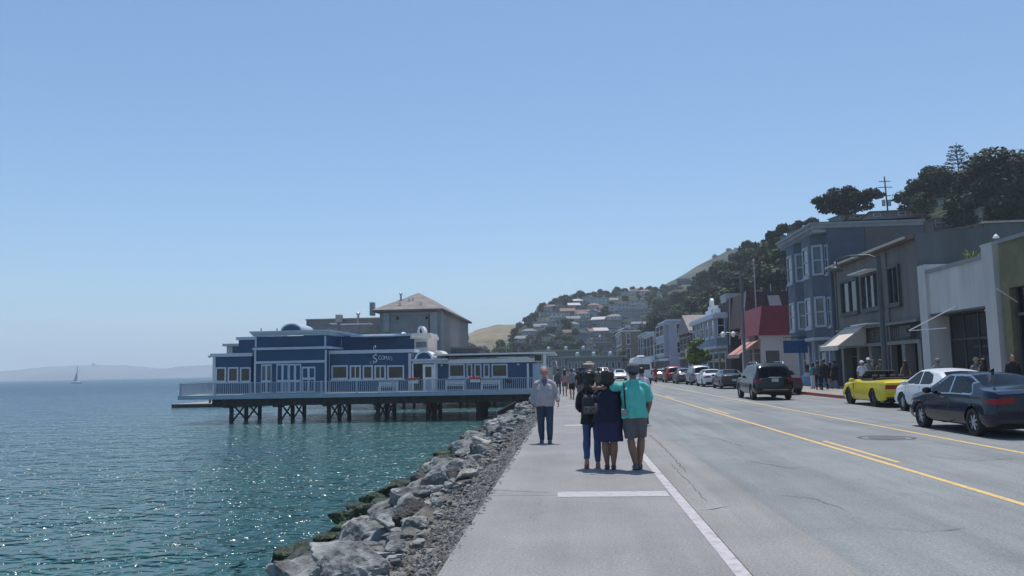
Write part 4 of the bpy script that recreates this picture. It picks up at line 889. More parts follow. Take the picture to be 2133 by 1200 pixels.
MB().box(XF-.6, XF-.5, y0+.0, y1+.15, 8.27, 8.40).build('eave_board', mat('pale_eave', (.48, .43, .37), .7), Cc)
MB().box(XF+2.7, XF+3.5, 50.2, 51.2, 9.3, 9.42).build('roof_flap', WHITE, Cc)
for a, b2, nv in (((1754, 585), (1789, 640), 2), ((1797, 574), (1838, 632), 3), ((1852, 556), (1876, 620), 2)):
    u0, u1, z0, z1 = xr(a, b2, XF); u0, u1 = sorted((u0, u1)); z0, z1 = 4.95, 7.2
    q = window(Cc, 'X', XF+.02, u0, u1, z0, z1, CHAR, GLASSB if nv == 3 else GLASSD, fr=.14, nv=nv, out=.16, sill=True)
u0, u1, z0, z1 = xr((1797, 574), (1838, 632), XF); MB().wb('X', XF, u0, u1, 7.22, 7.28, 0, .9).build('window_hood', WHITE, Cc)
MB().wb('X', XF+.02, y0+.02, y1-.02, 3.85, 4.0, 0, .22).build('string_course', CT, Cc); MB().wb('X', XF+.3, y0+.02, y1-.02, 2.75, 3.85, -.1, 0).build('transom_wall', mat('transom_dark', (.07, .085, .10), .6), Cc)
for y in np.arange(y0+.35, y1, .33):
    if (y-y0) % 4.4 > .6: MB().wb('X', XF+.3, y-.06, y+.06, 3.0, 3.7, 0, .06).build('transom_bar', CT, Cc)
MB().wb('X', XF+.1, y0+.02, y1-.02, 2.72, 2.92, 0, .2).build('lintel', CT, Cc)
for y in (44.25, 46.3, 48.8, 51.3, 53.4, 56.4): MB().box(XF-.05, XF+.5, y-.22, y+.22, .12, 2.72 if y not in (48.8,) else 3.85).build('column', CT, Cc)
MB().box(XF+.02, XF+.3, y0+.02, y0+.2, .12, 2.75).build('end_wall', CW, Cc)
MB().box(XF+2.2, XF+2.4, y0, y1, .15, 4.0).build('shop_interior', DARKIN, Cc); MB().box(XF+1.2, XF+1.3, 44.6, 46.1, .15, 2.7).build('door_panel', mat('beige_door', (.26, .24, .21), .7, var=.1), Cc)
for (ya_, yb_) in ((49.1, 51.0), (51.6, 53.1), (53.7, 56.1)):
    f = MB().wb('X', XF+.5, ya_, yb_, .2, .7, 0, .1).wb('X', XF+.5, ya_, yb_, 2.1, 2.2, 0, .08).build('shop_window', CHAR, Cc); MB().box(XF+.53, XF+.55, ya_, yb_, .7, 2.7).build('pane', MATS['shop_glass'], f)
MB().wb('X', XF, *xr((1800, 655), (1838, 657), XF)[:2], 4.02, 4.08, .2, .9).build('light_shelf', WHITE, Cc)
MB().cyl((XF-.06, 48.0, .15), (XF-.06, 48.0, 8.1), .05).cyl((XF-.06, 57.0, 2.9), (XF-.06, 57.0, 8.1), .05).build('downpipe', CT, Cc)
for y in (45.3, 50.2, 52.4): MB().ell((XF-.18, y, 3.45), (.10, .10, .14)).cyl((XF, y, 3.55), (XF-.18, y, 3.55), .02).build('wall_lamp', CHAR, Cc, smooth=True)
MB().box(XF-.12, XF-.06, 45.0, 46.4, 3.1, 3.7).build('shop_board', mat('board_green', (.04, .06, .05), .6, var=.2), Cc)
# awning over the corner entrance of C
org()
AW = thing('cream_awning', 'cream fabric awning sloping over the shop entrance beside the blue-grey house', 'awning', (XF, 55, 2.7))
y2, y3 = 51.9, 55.6
MB().prism([(XF-.02, 4.1), (XF-1.75, 2.85), (XF-1.75, 2.80), (XF-.02, 4.03)], 'Y', y2, y3).build('canopy', mat('cream_cloth', (.62, .54, .46), .85, var=.05), AW)
MB().add([(XF-.02, y2, 4.03), (XF-1.75, y2, 2.8), (XF-.02, y2, 2.8)], [(0, 1, 2)]).box(XF-1.77, XF-1.74, y2, y3, 2.55, 2.80).build('valance', mat('valance_cloth', (.48, .44, .40), .85), AW)
MB().cyl((XF-1.7, y2+.05, 2.8), (XF, y2+.05, 2.9), .02).cyl((XF-1.7, y3-.05, 2.8), (XF, y3-.05, 2.9), .02).build('frame', STEEL, AW)
org()
# --- D blue-grey three-storey house with bay windows
XD = 18.3
D = thing('bay_window_house', 'blue-grey three-storey clapboard house with white bay windows and bracketed cornice', 'house', (XD+6, 62, .15))
DW = siding('blue_grey_clapboard', (.085, .11, .145), .2, .7, .3); DT = mat('pale_blue_trim', (.32, .37, .44), .6, var=.05); DS = siding('brown_grey_clapboard', (.12, .115, .12), .25, .75, .3)
y0, y1 = 57.4, 66.6
MB().box(XD, XD+6.4, y0+.02, y1, .12, 11.2).build('wall', DW, D); MB().box(XD+2.5, XD+6.5, y0-.04, y0+.01, 6, 11.18).build('side_wall', DS, D)
# two bays (angled)
for yc in (64.3, 60.0):
    bp = [(XD, yc-1.75), (XD-.85, yc-1.0), (XD-.85, yc+1.0), (XD, yc+1.75)]
    by = MB().prism(bp, 'Z', 3.6, 11.0).build('bay', DW, D)
    MB().prism([(x-.12 if x < XD-.1 else x, y+(.1 if y > yc else -.1)) for x, y in bp], 'Z', 3.4, 3.6).build('bay_sill', DT, by)
    for z0, z1 in ((4.3, 6.5), (8.0, 10.2)):
        window(by, 'X', XD-.85, yc-.72, yc+.72, z0, z1, DT, GLASSB, fr=.16, nh=2, out=.09)
        for s in (-1, 1):
            d = Vector((-.85, -.75*s, 0)).normalized() if False else None
            # side lights follow the angled faces
            f = MB(); g = MB()
            pa = Vector((XD-.02, yc+s*1.73, 0)); pb = Vector((XD-.85, yc+s*1.0, 0)); dd = (pb-pa); nn = Vector((-(.73), s*.85, 0)).normalized()
            def P(t, z, n): q = pa+dd*t+nn*n; return (q.x, q.y, z)
            def pb_(m, t0, t1, za, zb2, n0, n1): m.add([P(t0, za, n0), P(t1, za, n0), P(t1, zb2, n0), P(t0, zb2, n0), P(t0, za, n1), P(t1, za, n1), P(t1, zb2, n1), P(t0, zb2, n1)], [(0, 1, 2, 3), (7, 6, 5, 4), (0, 4, 5, 1), (1, 5, 6, 2), (2, 6, 7, 3), (3, 7, 4, 0)])
            pb_(f, .12, .27, z0, z1, 0, .08); pb_(f, .75, .9, z0, z1, 0, .08); pb_(f, .27, .75, z1-.15, z1, 0, .08); pb_(f, .27, .75, z0, z0+.15, 0, .08); pb_(f, .27, .75, (z0+z1)/2-.05, (z0+z1)/2+.05, 0, .07); pb_(g, .25, .77, z0+.1, z1-.1, .004, .02)
            fo = f.build('window', DT, by); g.build('pane', GLASSB, fo)
for (z0, z1) in ((4.3, 6.4), (8.0, 10.1)):
    for yy in (62.15, 58.0): window(D, 'X', XD, yy-.35, yy+.35, z0, z1, DT, GLASSD, fr=.13, nh=2, out=.08)
window(D, 'X', XD, 59.2, 60.8, .9, 3.1, DT, GLASSD, fr=.16, nh=2, out=.1); window(D, 'X', XD, 63.2, 64.9, .9, 3.1, DT, GLASSD, fr=.16, nh=2, out=.1)
for y in (58.4, 61.9, 62.3, 66.2): MB().wb('X', XD, y-.1, y+.1, .15, 3.4, 0, .1).build('pilaster', DT, D)
MB().wb('X', XD, y0, y1, .12, .85, .0, .06).build('base_panel', mat('bright_blue_panel', (.06, .20, .36), .6, var=.1), D)
MB().box(XD-1.25, XD+6.6, y0-.1, y1+.25, 11.45, 11.62).box(XD-1.1, XD+6.5, y0-.05, y1+.15, 11.2, 11.45).build('cornice', mat('stone_cornice', (.25, .27, .29), .75), D)
for y in np.arange(y0+.3, y1, .62): MB().box(XD-1.0, XD-.02, y-.07, y+.07, 10.95, 11.2).build('bracket', DT, D)
MB().add([(XD-1.25, y0-.1, 11.63), (XD-1.25, y1+.25, 11.63), (XD+6.5, y1+.25, 11.75), (XD+6.5, y0-.1, 11.75)], [(0, 1, 2, 3)]).box(XD+3, XD+5, y0+2, y1-2, 11.6, 12.0).build('roof', mat('sage_roof', (.20, .20, .18), .85, var=.2), D)
MB().box(XD-.02, XD+6.4, y1-.0, y1+.04, .12, 11).build('rear_wall', DW, D)
org()
bs = thing('hanging_sign', 'blue rectangular shop sign hanging from a bracket on the corner of the bay window house', 'sign', (XD-1, 66.7, 3))
p = PX(1657, 723, XD-1.2); MB().cyl((XD, p.y, p.z+.75), (XD-2.1, p.y, p.z+.75), .035).cyl((XD-.5, p.y, p.z+.75), (XD-.5, p.y, p.z+.5), .015).cyl((XD-1.9, p.y, p.z+.75), (XD-1.9, p.y, p.z+.5), .015).build('bracket', BLACK, bs)
MB().box(XD-2.1, XD-.3, p.y-.04, p.y+.04, p.z-.45, p.z+.5).build('board', mat('sign_blue', (.015, .07, .20), .5, var=.15, vscale=3), bs)
org()
# --- E red and white building
XE = 17.6; YE = 76.0
Eb = thing('red_mansard_building', 'white-walled building with red sloping upper storey and brown shingle roof', 'building', (XE+7, YE+5, .15))
EW = mat('offwhite_stucco', (.46, .42, .40), .85, var=.08, vscale=.5); ERED = siding('red_mansard', (.20, .016, .026), .45, .6, .4); EBR = mat('brown_shingle', (.055, .038, .042), .9, var=.25, vscale=2, bump=.5, bscale=10)
zt_ = PY(1615, 697, YE).z
MB().box(XE, XE+16, YE, YE+8.5, .12, zt_).build('wall', EW, Eb)
zm = PY(1610, 637, YE+.8).z
MB().add([(XE-.25, YE-.25, zt_-.05), (XE+16, YE-.25, zt_-.05), (XE+16, YE+8.7, zt_-.05), (XE-.25, YE+8.7, zt_-.05), (XE+.35, YE+.5, zm), (XE+16, YE+.5, zm), (XE+16, YE+8, zm), (XE+.35, YE+8, zm)], [(0, 1, 5, 4), (1, 2, 6, 5), (2, 3, 7, 6), (3, 0, 4, 7), (4, 5, 6, 7), (3, 2, 1, 0)]).build('mansard', ERED, Eb)
YU = 84.0; zr_ = PY(1610, 607, YU+.9).z; xb0, xt0 = PY(1546, 650, YU).x, PY(1553, 607, YU+.9).x
MB().add([(xb0, YU, zm-1.6), (XE+17, YU, zm-1.6), (XE+17, YU+9, zm-1.6), (xb0, YU+9, zm-1.6), (xt0, YU+.9, zr_), (XE+17, YU+.9, zr_), (XE+17, YU+8.4, zr_), (xt0, YU+8.4, zr_)], [(0, 1, 5, 4), (1, 2, 6, 5), (2, 3, 7, 6), (3, 0, 4, 7), (4, 5, 6, 7), (3, 2, 1, 0)]).build('roof', EBR, Eb)
MB().cyl((xb0, YU, zm-1.6), (xt0, YU+.9, zr_+.05), .08, .08, 6).build('hip_ridge', TAUL, Eb)
YV = 91.0; zv = PY(1540, 619, YV).z; xv0, xv1 = PY(1518, 660, YV).x, PY(1555, 660, YV).x
MB().add([(xv0, YV, .2), (xv1+3, YV, .2), (xv1+3, YV+8, .2), (xv0, YV+8, .2), (xv0+.35, YV+.7, zv), (xv1+3, YV+.7, zv), (xv1+3, YV+8, zv), (xv0+.35, YV+8, zv)], [(0, 1, 5, 4), (1, 2, 6, 5), (2, 3, 7, 6), (3, 0, 4, 7), (4, 5, 6, 7), (3, 2, 1, 0)]).build('rear_roof', EBR, Eb)
MB().cyl((xv0, YV, 4), (xv0+.35, YV+.7, zv+.03), .08, .08, 6).build('hip_ridge', TAUL, Eb); MB().box(PY(1511, 615, YV+2).x, PY(1552, 615, YV+2).x, YV+2, YV+5, zv-.3, PY(1530, 611, YV+2).z).build('parapet', TAUL, Eb)
p = PY(1615, 632, YU+.4); MB().add([(p.x-.62, YU+.16, p.z-.35), (p.x+.62, YU+.16, p.z-.35), (p.x+.45, YU+.55, p.z+.85), (p.x-.75, YU+.55, p.z+.85)], [(0, 1, 2, 3)]).build('skylight_pane', TAUL, Eb)
for i in range(4): MB().cyl((XE+2+i*1.6, YU+2, zr_), (XE+2+i*1.6, YU+2, zr_+.5+.4*(i % 2)), .05).build('roof_vent', TAUL, Eb)
MB().box(XE+3.9, XE+6, YE-.03, YE, .12, 2.6).build('door', mat('navy_door', (.02, .03, .06), .5), Eb)
MB().wb('X', XE, YE+.6, YE+2.6, 1, 3.2, 0, .06).wb('X', XE, YE+4, YE+7, 1, 3.2, 0, .06).build('shop_window', CHAR, Eb); MB().wb('Y', YE, XE+.4, XE+1.6, .2, 3.0, 0, .05).build('shop_door', CHAR, Eb)
MB().wb('X', XE, YE+1, YE+3.6, 4.0, 4.5, .0, .3).build('fascia_board', mat('dark_red_board', (.12, .02, .02), .6), Eb)
org()
ra = thing('striped_awning', 'dusty pink awning with one dark red stripe on the corner of the red mansard building', 'awning', (XE-1, 79, 2.7))
def awn(y0, y1, m, nm): MB().prism([(XE-.02, 4.15), (XE-2.0, 2.75), (XE-2.0, 2.70), (XE-.02, 4.08)], 'Y', y0, y1).build(nm, m, ra)
PK = mat('dusty_pink_cloth', (.42, .23, .19), .85, var=.06); awn(YE+.1, YE+1.9, PK, 'canopy'); awn(YE+1.9, YE+2.6, mat('dark_red_cloth', (.16, .02, .02), .85), 'stripe'); awn(YE+2.6, YE+5.6, PK, 'canopy')
MB().box(XE-2.02, XE-1.99, YE+.1, YE+5.6, 2.4, 2.70).build('valance', mat('valance_pink', (.45, .30, .27), .85), ra); MB().cyl((XE-2, YE+.15, 2.7), (XE, YE+.15, 2.8), .02).build('frame', STEEL, ra)
org()
fp = thing('flagpole', 'tall bare white flagpole rising behind the red mansard building', 'flagpole', (PY(1575, 700, 80).x, 80, 0)); a = PY(1575, 650, 80); c = PY(1572, 545, 80)
MB().cyl((a.x, 80, 0), (a.x, 80, c.z), .10, .05, 10).build('pole', TAUL, fp); MB().ell((a.x, 80, c.z+.1), (.13, .13, .13)).build('finial', TAUL, fp, smooth=True)
org()
# --- F pale blue Victorian
XG = 17.4
F_ = thing('pale_blue_shop', 'pale blue two-storey Victorian shop with square bay and white finial pediment', 'building', (XG+5, 100, .15))
FW = siding('pale_blue_clapboard', (.20, .26, .33), .25, .7, .25); FT = mat('pale_trim', (.45, .50, .58), .6, var=.05)
ya, yb = 93, 112; zt_ = PX(1503, 654, XG).z
MB().box(XG+.4, XG+14, ya, yb, .12, zt_-.3).build('wall', FW, F_)
MB().box(XG-.7, XG+.4, ya+.4, yb-1, 4.0, zt_-.5).build('bay', FW, F_); MB().box(XG-.85, XG+.4, ya+.25, yb-.8, 3.7, 4.0).build('bay_sill', FT, F_)
for i in range(5):
    y = ya+1.4+i*3.5; window(F_, 'X', XG-.7, y, y+2.2, 5.0, 7.6, FT, GLASSD, fr=.2, nh=2, out=.1)
window(F_, 'Y', ya+.4, XG-.62, XG+.3, 5.0, 7.6, FT, GLASSD, fr=.13, nh=2)
MB().box(XG-1.1, XG+.6, ya-.15, yb-.5, zt_-.5, zt_-.05).box(XG-.9, XG+.6, ya, yb-.7, zt_-.05, zt_+.15).build('cornice', FT, F_)
MB().box(XG-.4, XG+.4, ya+3.2, ya+9, zt_+.15, zt_+.85).box(XG-.3, XG+.4, ya+4.4, ya+7.6, zt_+.85, zt_+1.3).build('pediment', WHITE, F_)
w = MB().lathe([(.6, -.18), (.6, .18), (.01, .2)], (0, 0, 0), 20); w.v = [(XG-.1+z, ya+6+x, zt_+1.65+y) for x, y, z in w.v]; w.build('pediment_disc', WHITE, F_)
window(F_, 'X', XG-.4, ya+3.6, ya+4.4, zt_+.2, zt_+.8, FT, GLASSD, fr=.1)
MB().box(XG+3, XG+12, ya+4, yb-3, zt_-.3, zt_+1.5).build('roof_house', WHITE, F_)
for y0_, y1_ in ((ya+1, ya+4.4), (ya+5, ya+8.4), (ya+9, ya+12.4), (ya+13, ya+17)):
    f = MB().wb('X', XG+.4, y0_, y1_, .5, .8, 0, .12).wb('X', XG+.4, y0_, y1_, 3.2, 3.4, 0, .12).wb('X', XG+.4, y0_, y0_+.2, .8, 3.2, 0, .12).build('shop_window', FT, F_); MB().wb('X', XG+.4, y0_+.2, y1_, .8, 3.2, .005, .02).build('pane', GLASSD, f)
org()
# --- G brown gabled, H pale narrow, I white row, J tan
def rowhouse(label, cat, X, ya, yb, z, m, tm, storeys=2, cols=2, depth=12, gable=False, name='row_house', bay=False):
    t = thing(name, label, cat, (X+4, (ya+yb)/2, .15))
    MB().box(X, X+depth, ya, yb, .1, z).build('wall', m, t)
    MB().box(X-.3, X+depth+.1, ya-.1, yb+.1, z, z+.3).build('cornice', tm, t)
    if bay: MB().box(X-.7, X-.001, ya+.7, yb-.7, 3.4, z-.5).build('bay', m, t)
    Xw = X-.7 if bay else X; h = (z-3.2)/max(1, storeys-1) if storeys > 1 else 0
    for s in range(1, storeys):
        for c in range(cols):
            w = (yb-ya-1.6)/cols; y = ya+.8+w*c
            window(t, 'X', Xw, y+.2, y+w-.2, 3.4+h*(s-1)+.5, 3.4+h*s-.6, tm, GLASSD, fr=.15, nh=2, out=.08)
        if not gable: window(t, 'Y', ya, X+1.2, X+2.3, 3.4+h*(s-1)+.5, 3.4+h*s-.6, tm, GLASSD, fr=.12, nh=2)
    for c in range(cols):
        w = (yb-ya)/cols; MB().wb('X', X, ya+w*c+.4, ya+w*(c+1)-.4, .3, 2.7, 0, .05).build('shop_window', GLASSD, t)
    MB().wb('X', X, ya+.1, yb-.1, 2.8, 3.15, 0, .35).build('fascia', tm, t)
    if gable:
        ym = (ya+yb)/2
        MB().prism([(ya-.4, z), (yb+.4, z), (ym, z+(yb-ya)*.22)], 'X', X-.35, X+depth).build('roof', gable, t)
    return t
GB_ = siding('brown_shingle_wall', (.085, .055, .055), .3, .8, .4)
Gt = rowhouse('dark brown shingled shop with steep gables and pale window frames', 'building', 17.0, 114, 127, 6.4, GB_, mat('tan_trim', (.30, .26, .23), .7), 2, 3, 14, gable=mat('taupe_roof', (.23, .20, .19), .85, var=.15))
org(); H1 = rowhouse('narrow pale lilac-grey three-storey house with bracketed top', 'house', 16.5, 136, 150, 9.3, siding('lilac_grey_siding', (.33, .35, .42), .3, .7, .25), FT, 3, 2, 8, bay=True)
org(); rowhouse('dark slate two-storey house squeezed beside the lilac-grey house', 'house', 17.0, 150, 164, 6.4, mat('slate_wall', (.10, .12, .15), .8, var=.1), mat('slate_trim', (.2, .22, .25), .7), 2, 2, 10, gable=MATS['taupe_roof'])
org(); rowhouse('white two-storey shop with arched corner and flat parapet, far along the street', 'building', 17.0, 165, 188, 8.6, mat('chalk_wall', (.50, .53, .55), .8, var=.08), FT, 2, 3, 10)
org(); rowhouse('light grey-blue two-storey shop at the far end of the street row', 'building', 18.0, 189, 214, 9.6, mat('grey_blue_wall', (.33, .37, .42), .8, var=.1), FT, 2, 4, 10)
org(); rowhouse('tan three-storey building with white flat roof at the far bend of the road', 'building', 14.2, 222, 250, 11.5, mat('tan_brick', (.20, .16, .13), .85, var=.3, vscale=1.5), WHITE, 3, 4, 5)
org()
# long low buildings at the foot of the mid hill
def lowbuild(px0, px1, py0, Y, label, wm, rm, depth=12, n=8):
    a, c = PY(px0, py0, Y), PY(px1, py0, Y); t = thing('long_building', label, 'building', ((a.x+c.x)/2, Y, 0)); z = a.z
    MB().box(a.x, c.x, Y, Y+depth, -.2, z).build('wall', wm, t); MB().box(a.x-1, c.x+1, Y-1, Y+depth+1, z, z+.45).build('roof', rm, t)
    w = (c.x-a.x)/n
    for i in range(n): window(t, 'Y', Y, a.x+w*(i+.2), a.x+w*(i+.8), z*.35, z*.75, FASC, GLASSD, fr=.15)
    for i in range(3): MB().lathe([(.5, 0), (.5, .8), (.2, 1.1)], (a.x+(c.x-a.x)*(.2+.3*i), Y+3, z+.45), 10).build('roof_vent', FASC, t)
GRN = mat('pale_green_roof', (.24, .28, .23), .8, var=.1); LB = mat('dusk_blue_wall', (.13, .17, .20), .8, var=.12)
lowbuild(1118, 1240, 733, 238, 'long low blue-grey building with pale green flat roof beyond the crowd', LB, GRN, 14, 9); org()
lowbuild(1180, 1296, 746, 205, 'lower blue-grey waterfront building with thin pale roof edge, in front of the green-roofed one', LB, GRN, 10, 9); org()
# ================================================================== street lamps, poles
def gooseneck(label, px, X, head, ptop):
    base = PX(px, 830, X); t = thing('street_lamp', label, 'street lamp', (X, base.y, .15)); Y = base.y
    top = PX(ptop[0], ptop[1], X).z
    MB().lathe([(.19, 0), (.19, .5), (.13, .6), (.115, top-.15)], (X, Y, .15), 14).build('pole', mat('lamp_pole_bronze', (.075, .08, .08), .5, .3, var=.15), t, auto=40)
    hz = PX(head[0], head[1], X).z; hy = Y
    MB().tube([(X, Y, top-.2), (X-.3, Y+.3, top+.02), (X-1.0, Y+1.0, top+.10), (X-1.5, Y+1.5, top-.02), (X-1.55, Y+1.55, top-.15)], .05, 8).build('arm', MATS['lamp_pole_bronze'], t, smooth=True)
    MB().lathe([(.06, .2), (.10, .0), (.2, -.10), (.38, -.30), (.36, -.31), (.1, -.2)], (X-1.55, Y+1.55, top-.3), 18).build('lamp_shade', MATS['lamp_pole_bronze'], t, smooth=True)
gooseneck('dark gooseneck street lamp in front of the grey-green two-storey building', 1848, 15.2, (1795, 545), (1835, 528)); org()
def twin(label, X, Y, ztop, sides=(-1, -2)):
    t = thing('street_lamp', label, 'street lamp', (X, Y, .15))
    MB().lathe([(.2, 0), (.2, .6), (.14, .7), (.12, ztop)], (X, Y, .15), 12).build('pole', mat('wood_grey_pole', (.16, .15, .15), .8, var=.2), t, auto=40)
    MB().box(X-1.6, X+.4, Y-.05, Y+.05, ztop*.98, ztop).build('cross_arm', MATS['wood_grey_pole'], t)
    for s in sides:
        z = 4.35; MB().tube([(X, Y, z-.3), (X+s*.5, Y, z+.1), (X+s*.85, Y, z+.15)], .035, 8).build('arm', STEEL, t, smooth=True)
        MB().lathe([(.06, .2), (.12, .12), (.32, -.05), (.28, -.07), (.02, -.06)], (X+s*.85, Y, z), 16).build('lamp_shade', WHITE, t, smooth=True); MB().ell((X+s*.85, Y, z-.12), (.15, .15, .15)).build('globe', WHITE, t, smooth=True)
twin('wooden street pole carrying two small white lamps, before the red mansard building', 14.5, 68.6, 9.2); org()
t = thing('sign_post', 'slim white post with small panel beside the bright green street tree', 'post', (PX(1434, 800, 14.5).x, PX(1434, 800, 14.5).y, .15)); p = PX(1434, 740, 14.5)
MB().cyl((p.x, p.y, .15), (p.x, p.y, p.z+1), .06).build('pole', WHITE, t); MB().box(p.x-.4, p.x-.1, p.y, p.y+.05, p.z-.2, p.z+.8).build('panel', CREAM, t); org()
t = thing('lamp_post', 'small white curved deck lamp just past the gallery corner post', 'lamp', (PY(1160, 780, 76).x, 76, 0)); p = PY(1160, 760, 76)
MB().tube([(p.x, 76, 0), (p.x, 76, p.z-.2), (p.x-.1, 76, p.z+.35), (p.x-.35, 76, p.z+.45), (p.x-.5, 76, p.z+.2)], .05, 8).build('pole', WHITE, t, smooth=True); MB().lathe([(.05, .15), (.16, 0), (.02, 0)], (p.x-.5, 76, p.z)).build('lamp_shade', WHITE, t); org()
t = thing('gate_post', 'pale grey wooden gate panel on the walkway edge past the restaurant', 'gate', (PY(1147, 790, 74).x, 74, 0)); a, c = PY(1143, 765, 74), PY(1151, 765, 74)
MB().box(a.x, c.x, 74, 74.1, 0, a.z).build('panel', CREAM, t); MB().box(a.x-.1, a.x, 73.95, 74.15, 0, a.z+.2).build('post', WHITE, t); org()
# utility pole on the hill
b = onhill(1850, 470, H_near); Y = 150; p = PY(1842, 368, Y); t = thing('utility_pole', 'tall wooden utility pole with crossarms standing on the hill between the trees', 'utility pole', (p.x, Y, 30))
MB().cyl((p.x+.3, Y, 26), (p.x, Y, p.z), .17, .12, 8).build('pole', mat('pole_wood', (.10, .085, .08), .9), t)
for dz, w in ((-.9, 1.0), (-2.0, 1.3), (-3.6, 1.0)): MB().box(p.x-w, p.x+w, Y-.07, Y+.07, p.z+dz-.06, p.z+dz+.06).build('crossarm', MATS['pole_wood'], t)
for s in (-1, 1): MB().cyl((p.x+s*.5, Y-.2, p.z-5.5), (p.x+s*.5, Y-.2, p.z-4.4), .3).build('transformer', STEEL, t)
org()
# ================================================================== hillside houses
def house_proto(w, d, h, roof, storeys, seed):
    R = random.Random(seed); t = thing('hill_house', '', 'house')
    MB().box(-w/2, w/2, -d/2, d/2, -4, h).build('wall', EW, t)
    if roof == 'flat': MB().box(-w/2-.4, w/2+.4, -d/2-.6, d/2+.4, h, h+.35).build('roof', RT, t)
    elif roof == 'gable': MB().prism([(-d/2-.6, h-.1), (d/2+.6, h-.1), (0, h+d*.28)], 'X', -w/2-.4, w/2+.4).build('roof', RT, t)
    elif roof == 'gablef': MB().prism([(-w/2-.5, h-.1), (w/2+.5, h-.1), (0, h+w*.24)], 'Y', -d/2-.6, d/2+.4).build('roof', RT, t)
    else: MB().add([(-w/2-.6, -d/2-.6, h), (w/2+.6, -d/2-.6, h), (w/2+.6, d/2+.6, h), (-w/2-.6, d/2+.6, h), (-w*.18, 0, h+d*.24), (w*.18, 0, h+d*.24)], [(0, 1, 5, 4), (1, 2, 5), (2, 3, 4, 5), (3, 0, 4), (3, 2, 1, 0)]).build('roof', RT, t)
    n = max(2, int(w/3)); ww = w/n
    for s in range(storeys):
        for i in range(n):
            if R.random() < .15: continue
            window(t, 'Y', -d/2, -w/2+ww*(i+.2), -w/2+ww*(i+.8), s*2.9+.9, s*2.9+2.3, WHITE, GLASSB, fr=.14, sill=False)
    MB().box(-w/2, w/2*.6, -d/2-1.4, -d/2-.01, 2.7, 2.85).build('balcony', WHITE, t); MB().box(w*.2, w*.2+.9, .2, 1.0, h, h+2.4).build('chimney', EW, t)
    for ch in list(t.children): pass
    return t
HP = [house_proto(12, 9, 5.8, 'hip', 2, 1), house_proto(14, 8, 5.6, 'flat', 2, 2), house_proto(10, 9, 5.8, 'gable', 2, 3), house_proto(9, 10, 6.0, 'gablef', 2, 4), house_proto(16, 9, 8.6, 'flat', 3, 5)]
index_children()
ROOFC = dict(red=mat('roof_terracotta', (.20, .115, .10), .85, var=.2), white=mat('roof_white', (.42, .41, .42), .7, var=.1), brown=mat('roof_brown', (.13, .10, .09), .9, var=.2), grey=mat('roof_grey', (.18, .19, .20), .85, var=.2))
WALLC = dict(cream=mat('wall_cream', (.36, .33, .28), .8), white=mat('wall_white', (.44, .45, .46), .8), grey=mat('wall_grey', (.21, .225, .24), .8), brown=mat('wall_brown', (.13, .10, .085), .8), blue=mat('wall_blue', (.16, .21, .27), .8))
SHAPE = ['hip-roofed', 'flat-roofed', 'gabled', 'front-gabled', 'three-storey flat-roofed']
HL = [(1150, 647, 0, 'red', 'grey', 20), (1182, 660, 2, 'red', 'brown', 26), (1163, 670, 1, 'white', 'grey', 22), (1197, 631, 1, 'grey', 'white', 18), (1237, 645, 0, 'red', 'cream', 20), (1259, 651, 2, 'brown', 'cream', 20), (1288, 650, 4, 'grey', 'white', 24), (1326, 638, 1, 'red', 'white', 36), (1295, 615, 1, 'grey', 'white', 18), (1322, 613, 0, 'brown', 'white', 14), (1342, 614, 0, 'red', 'white', 13), (1365, 618, 1, 'grey', 'white', 22), (1186, 673, 1, 'grey', 'cream', 18), (1213, 681, 1, 'grey', 'blue', 24), (1248, 676, 2, 'white', 'grey', 14), (1268, 685, 4, 'grey', 'grey', 24), (1304, 681, 1, 'white', 'blue', 24), (1160, 690, 1, 'white', 'grey', 20), (1140, 679, 1, 'white', 'grey', 14), (1190, 686, 0, 'grey', 'cream', 14), (1090, 716, 2, 'grey', 'grey', 22), (1124, 716, 1, 'grey', 'grey', 22), (1190, 704, 1, 'white', 'grey', 15), (1221, 718, 4, 'grey', 'blue', 24), (1246, 717, 1, 'white', 'grey', 24), (1279, 716, 4, 'brown', 'brown', 28), (1126, 690, 2, 'grey', 'cream', 15), (1309, 663, 4, 'grey', 'grey', 24), (1330, 672, 1, 'white', 'blue', 20), (1210, 660, 2, 'brown', 'cream', 16), (1170, 640, 3, 'brown', 'grey', 14), (1238, 660, 3, 'grey', 'blue', 16), (1275, 634, 2, 'grey', 'cream', 16), (1226, 628, 3, 'grey', 'white', 10), (1350, 655, 1, 'brown', 'cream', 18), (1250, 700, 2, 'white', 'grey', 18), (1300, 700, 3, 'grey', 'white', 18), (1104, 700, 0, 'grey', 'grey', 14), (1270, 735, 1, 'grey', 'blue', 34), (1228, 735, 1, 'grey', 'white', 22), (1145, 712, 3, 'brown', 'cream', 13), (1375, 640, 0, 'grey', 'grey', 18)]
def rowname(py): return 'near the far crest' if py < 632 else ('high on the far hill' if py < 655 else ('midway up the far hill' if py < 685 else ('low on the far hill' if py < 708 else 'at the far hill foot')))
def colname(px): return 'above the crowd' if px < 1175 else ('above the trolley' if px < 1240 else ('above the white van' if px < 1300 else 'near the dark trees')) 
R = random.Random(55)
for _ in range(26):
    HL.append((R.randint(1118, 1345), R.randint(634, 722), R.choice([0, 1, 2, 3, 4, 1]), R.choice(['brown', 'grey', 'grey', 'white', 'red']), R.choice(['cream', 'white', 'grey', 'blue', 'brown', 'white']), R.randint(12, 20)))
used = {}
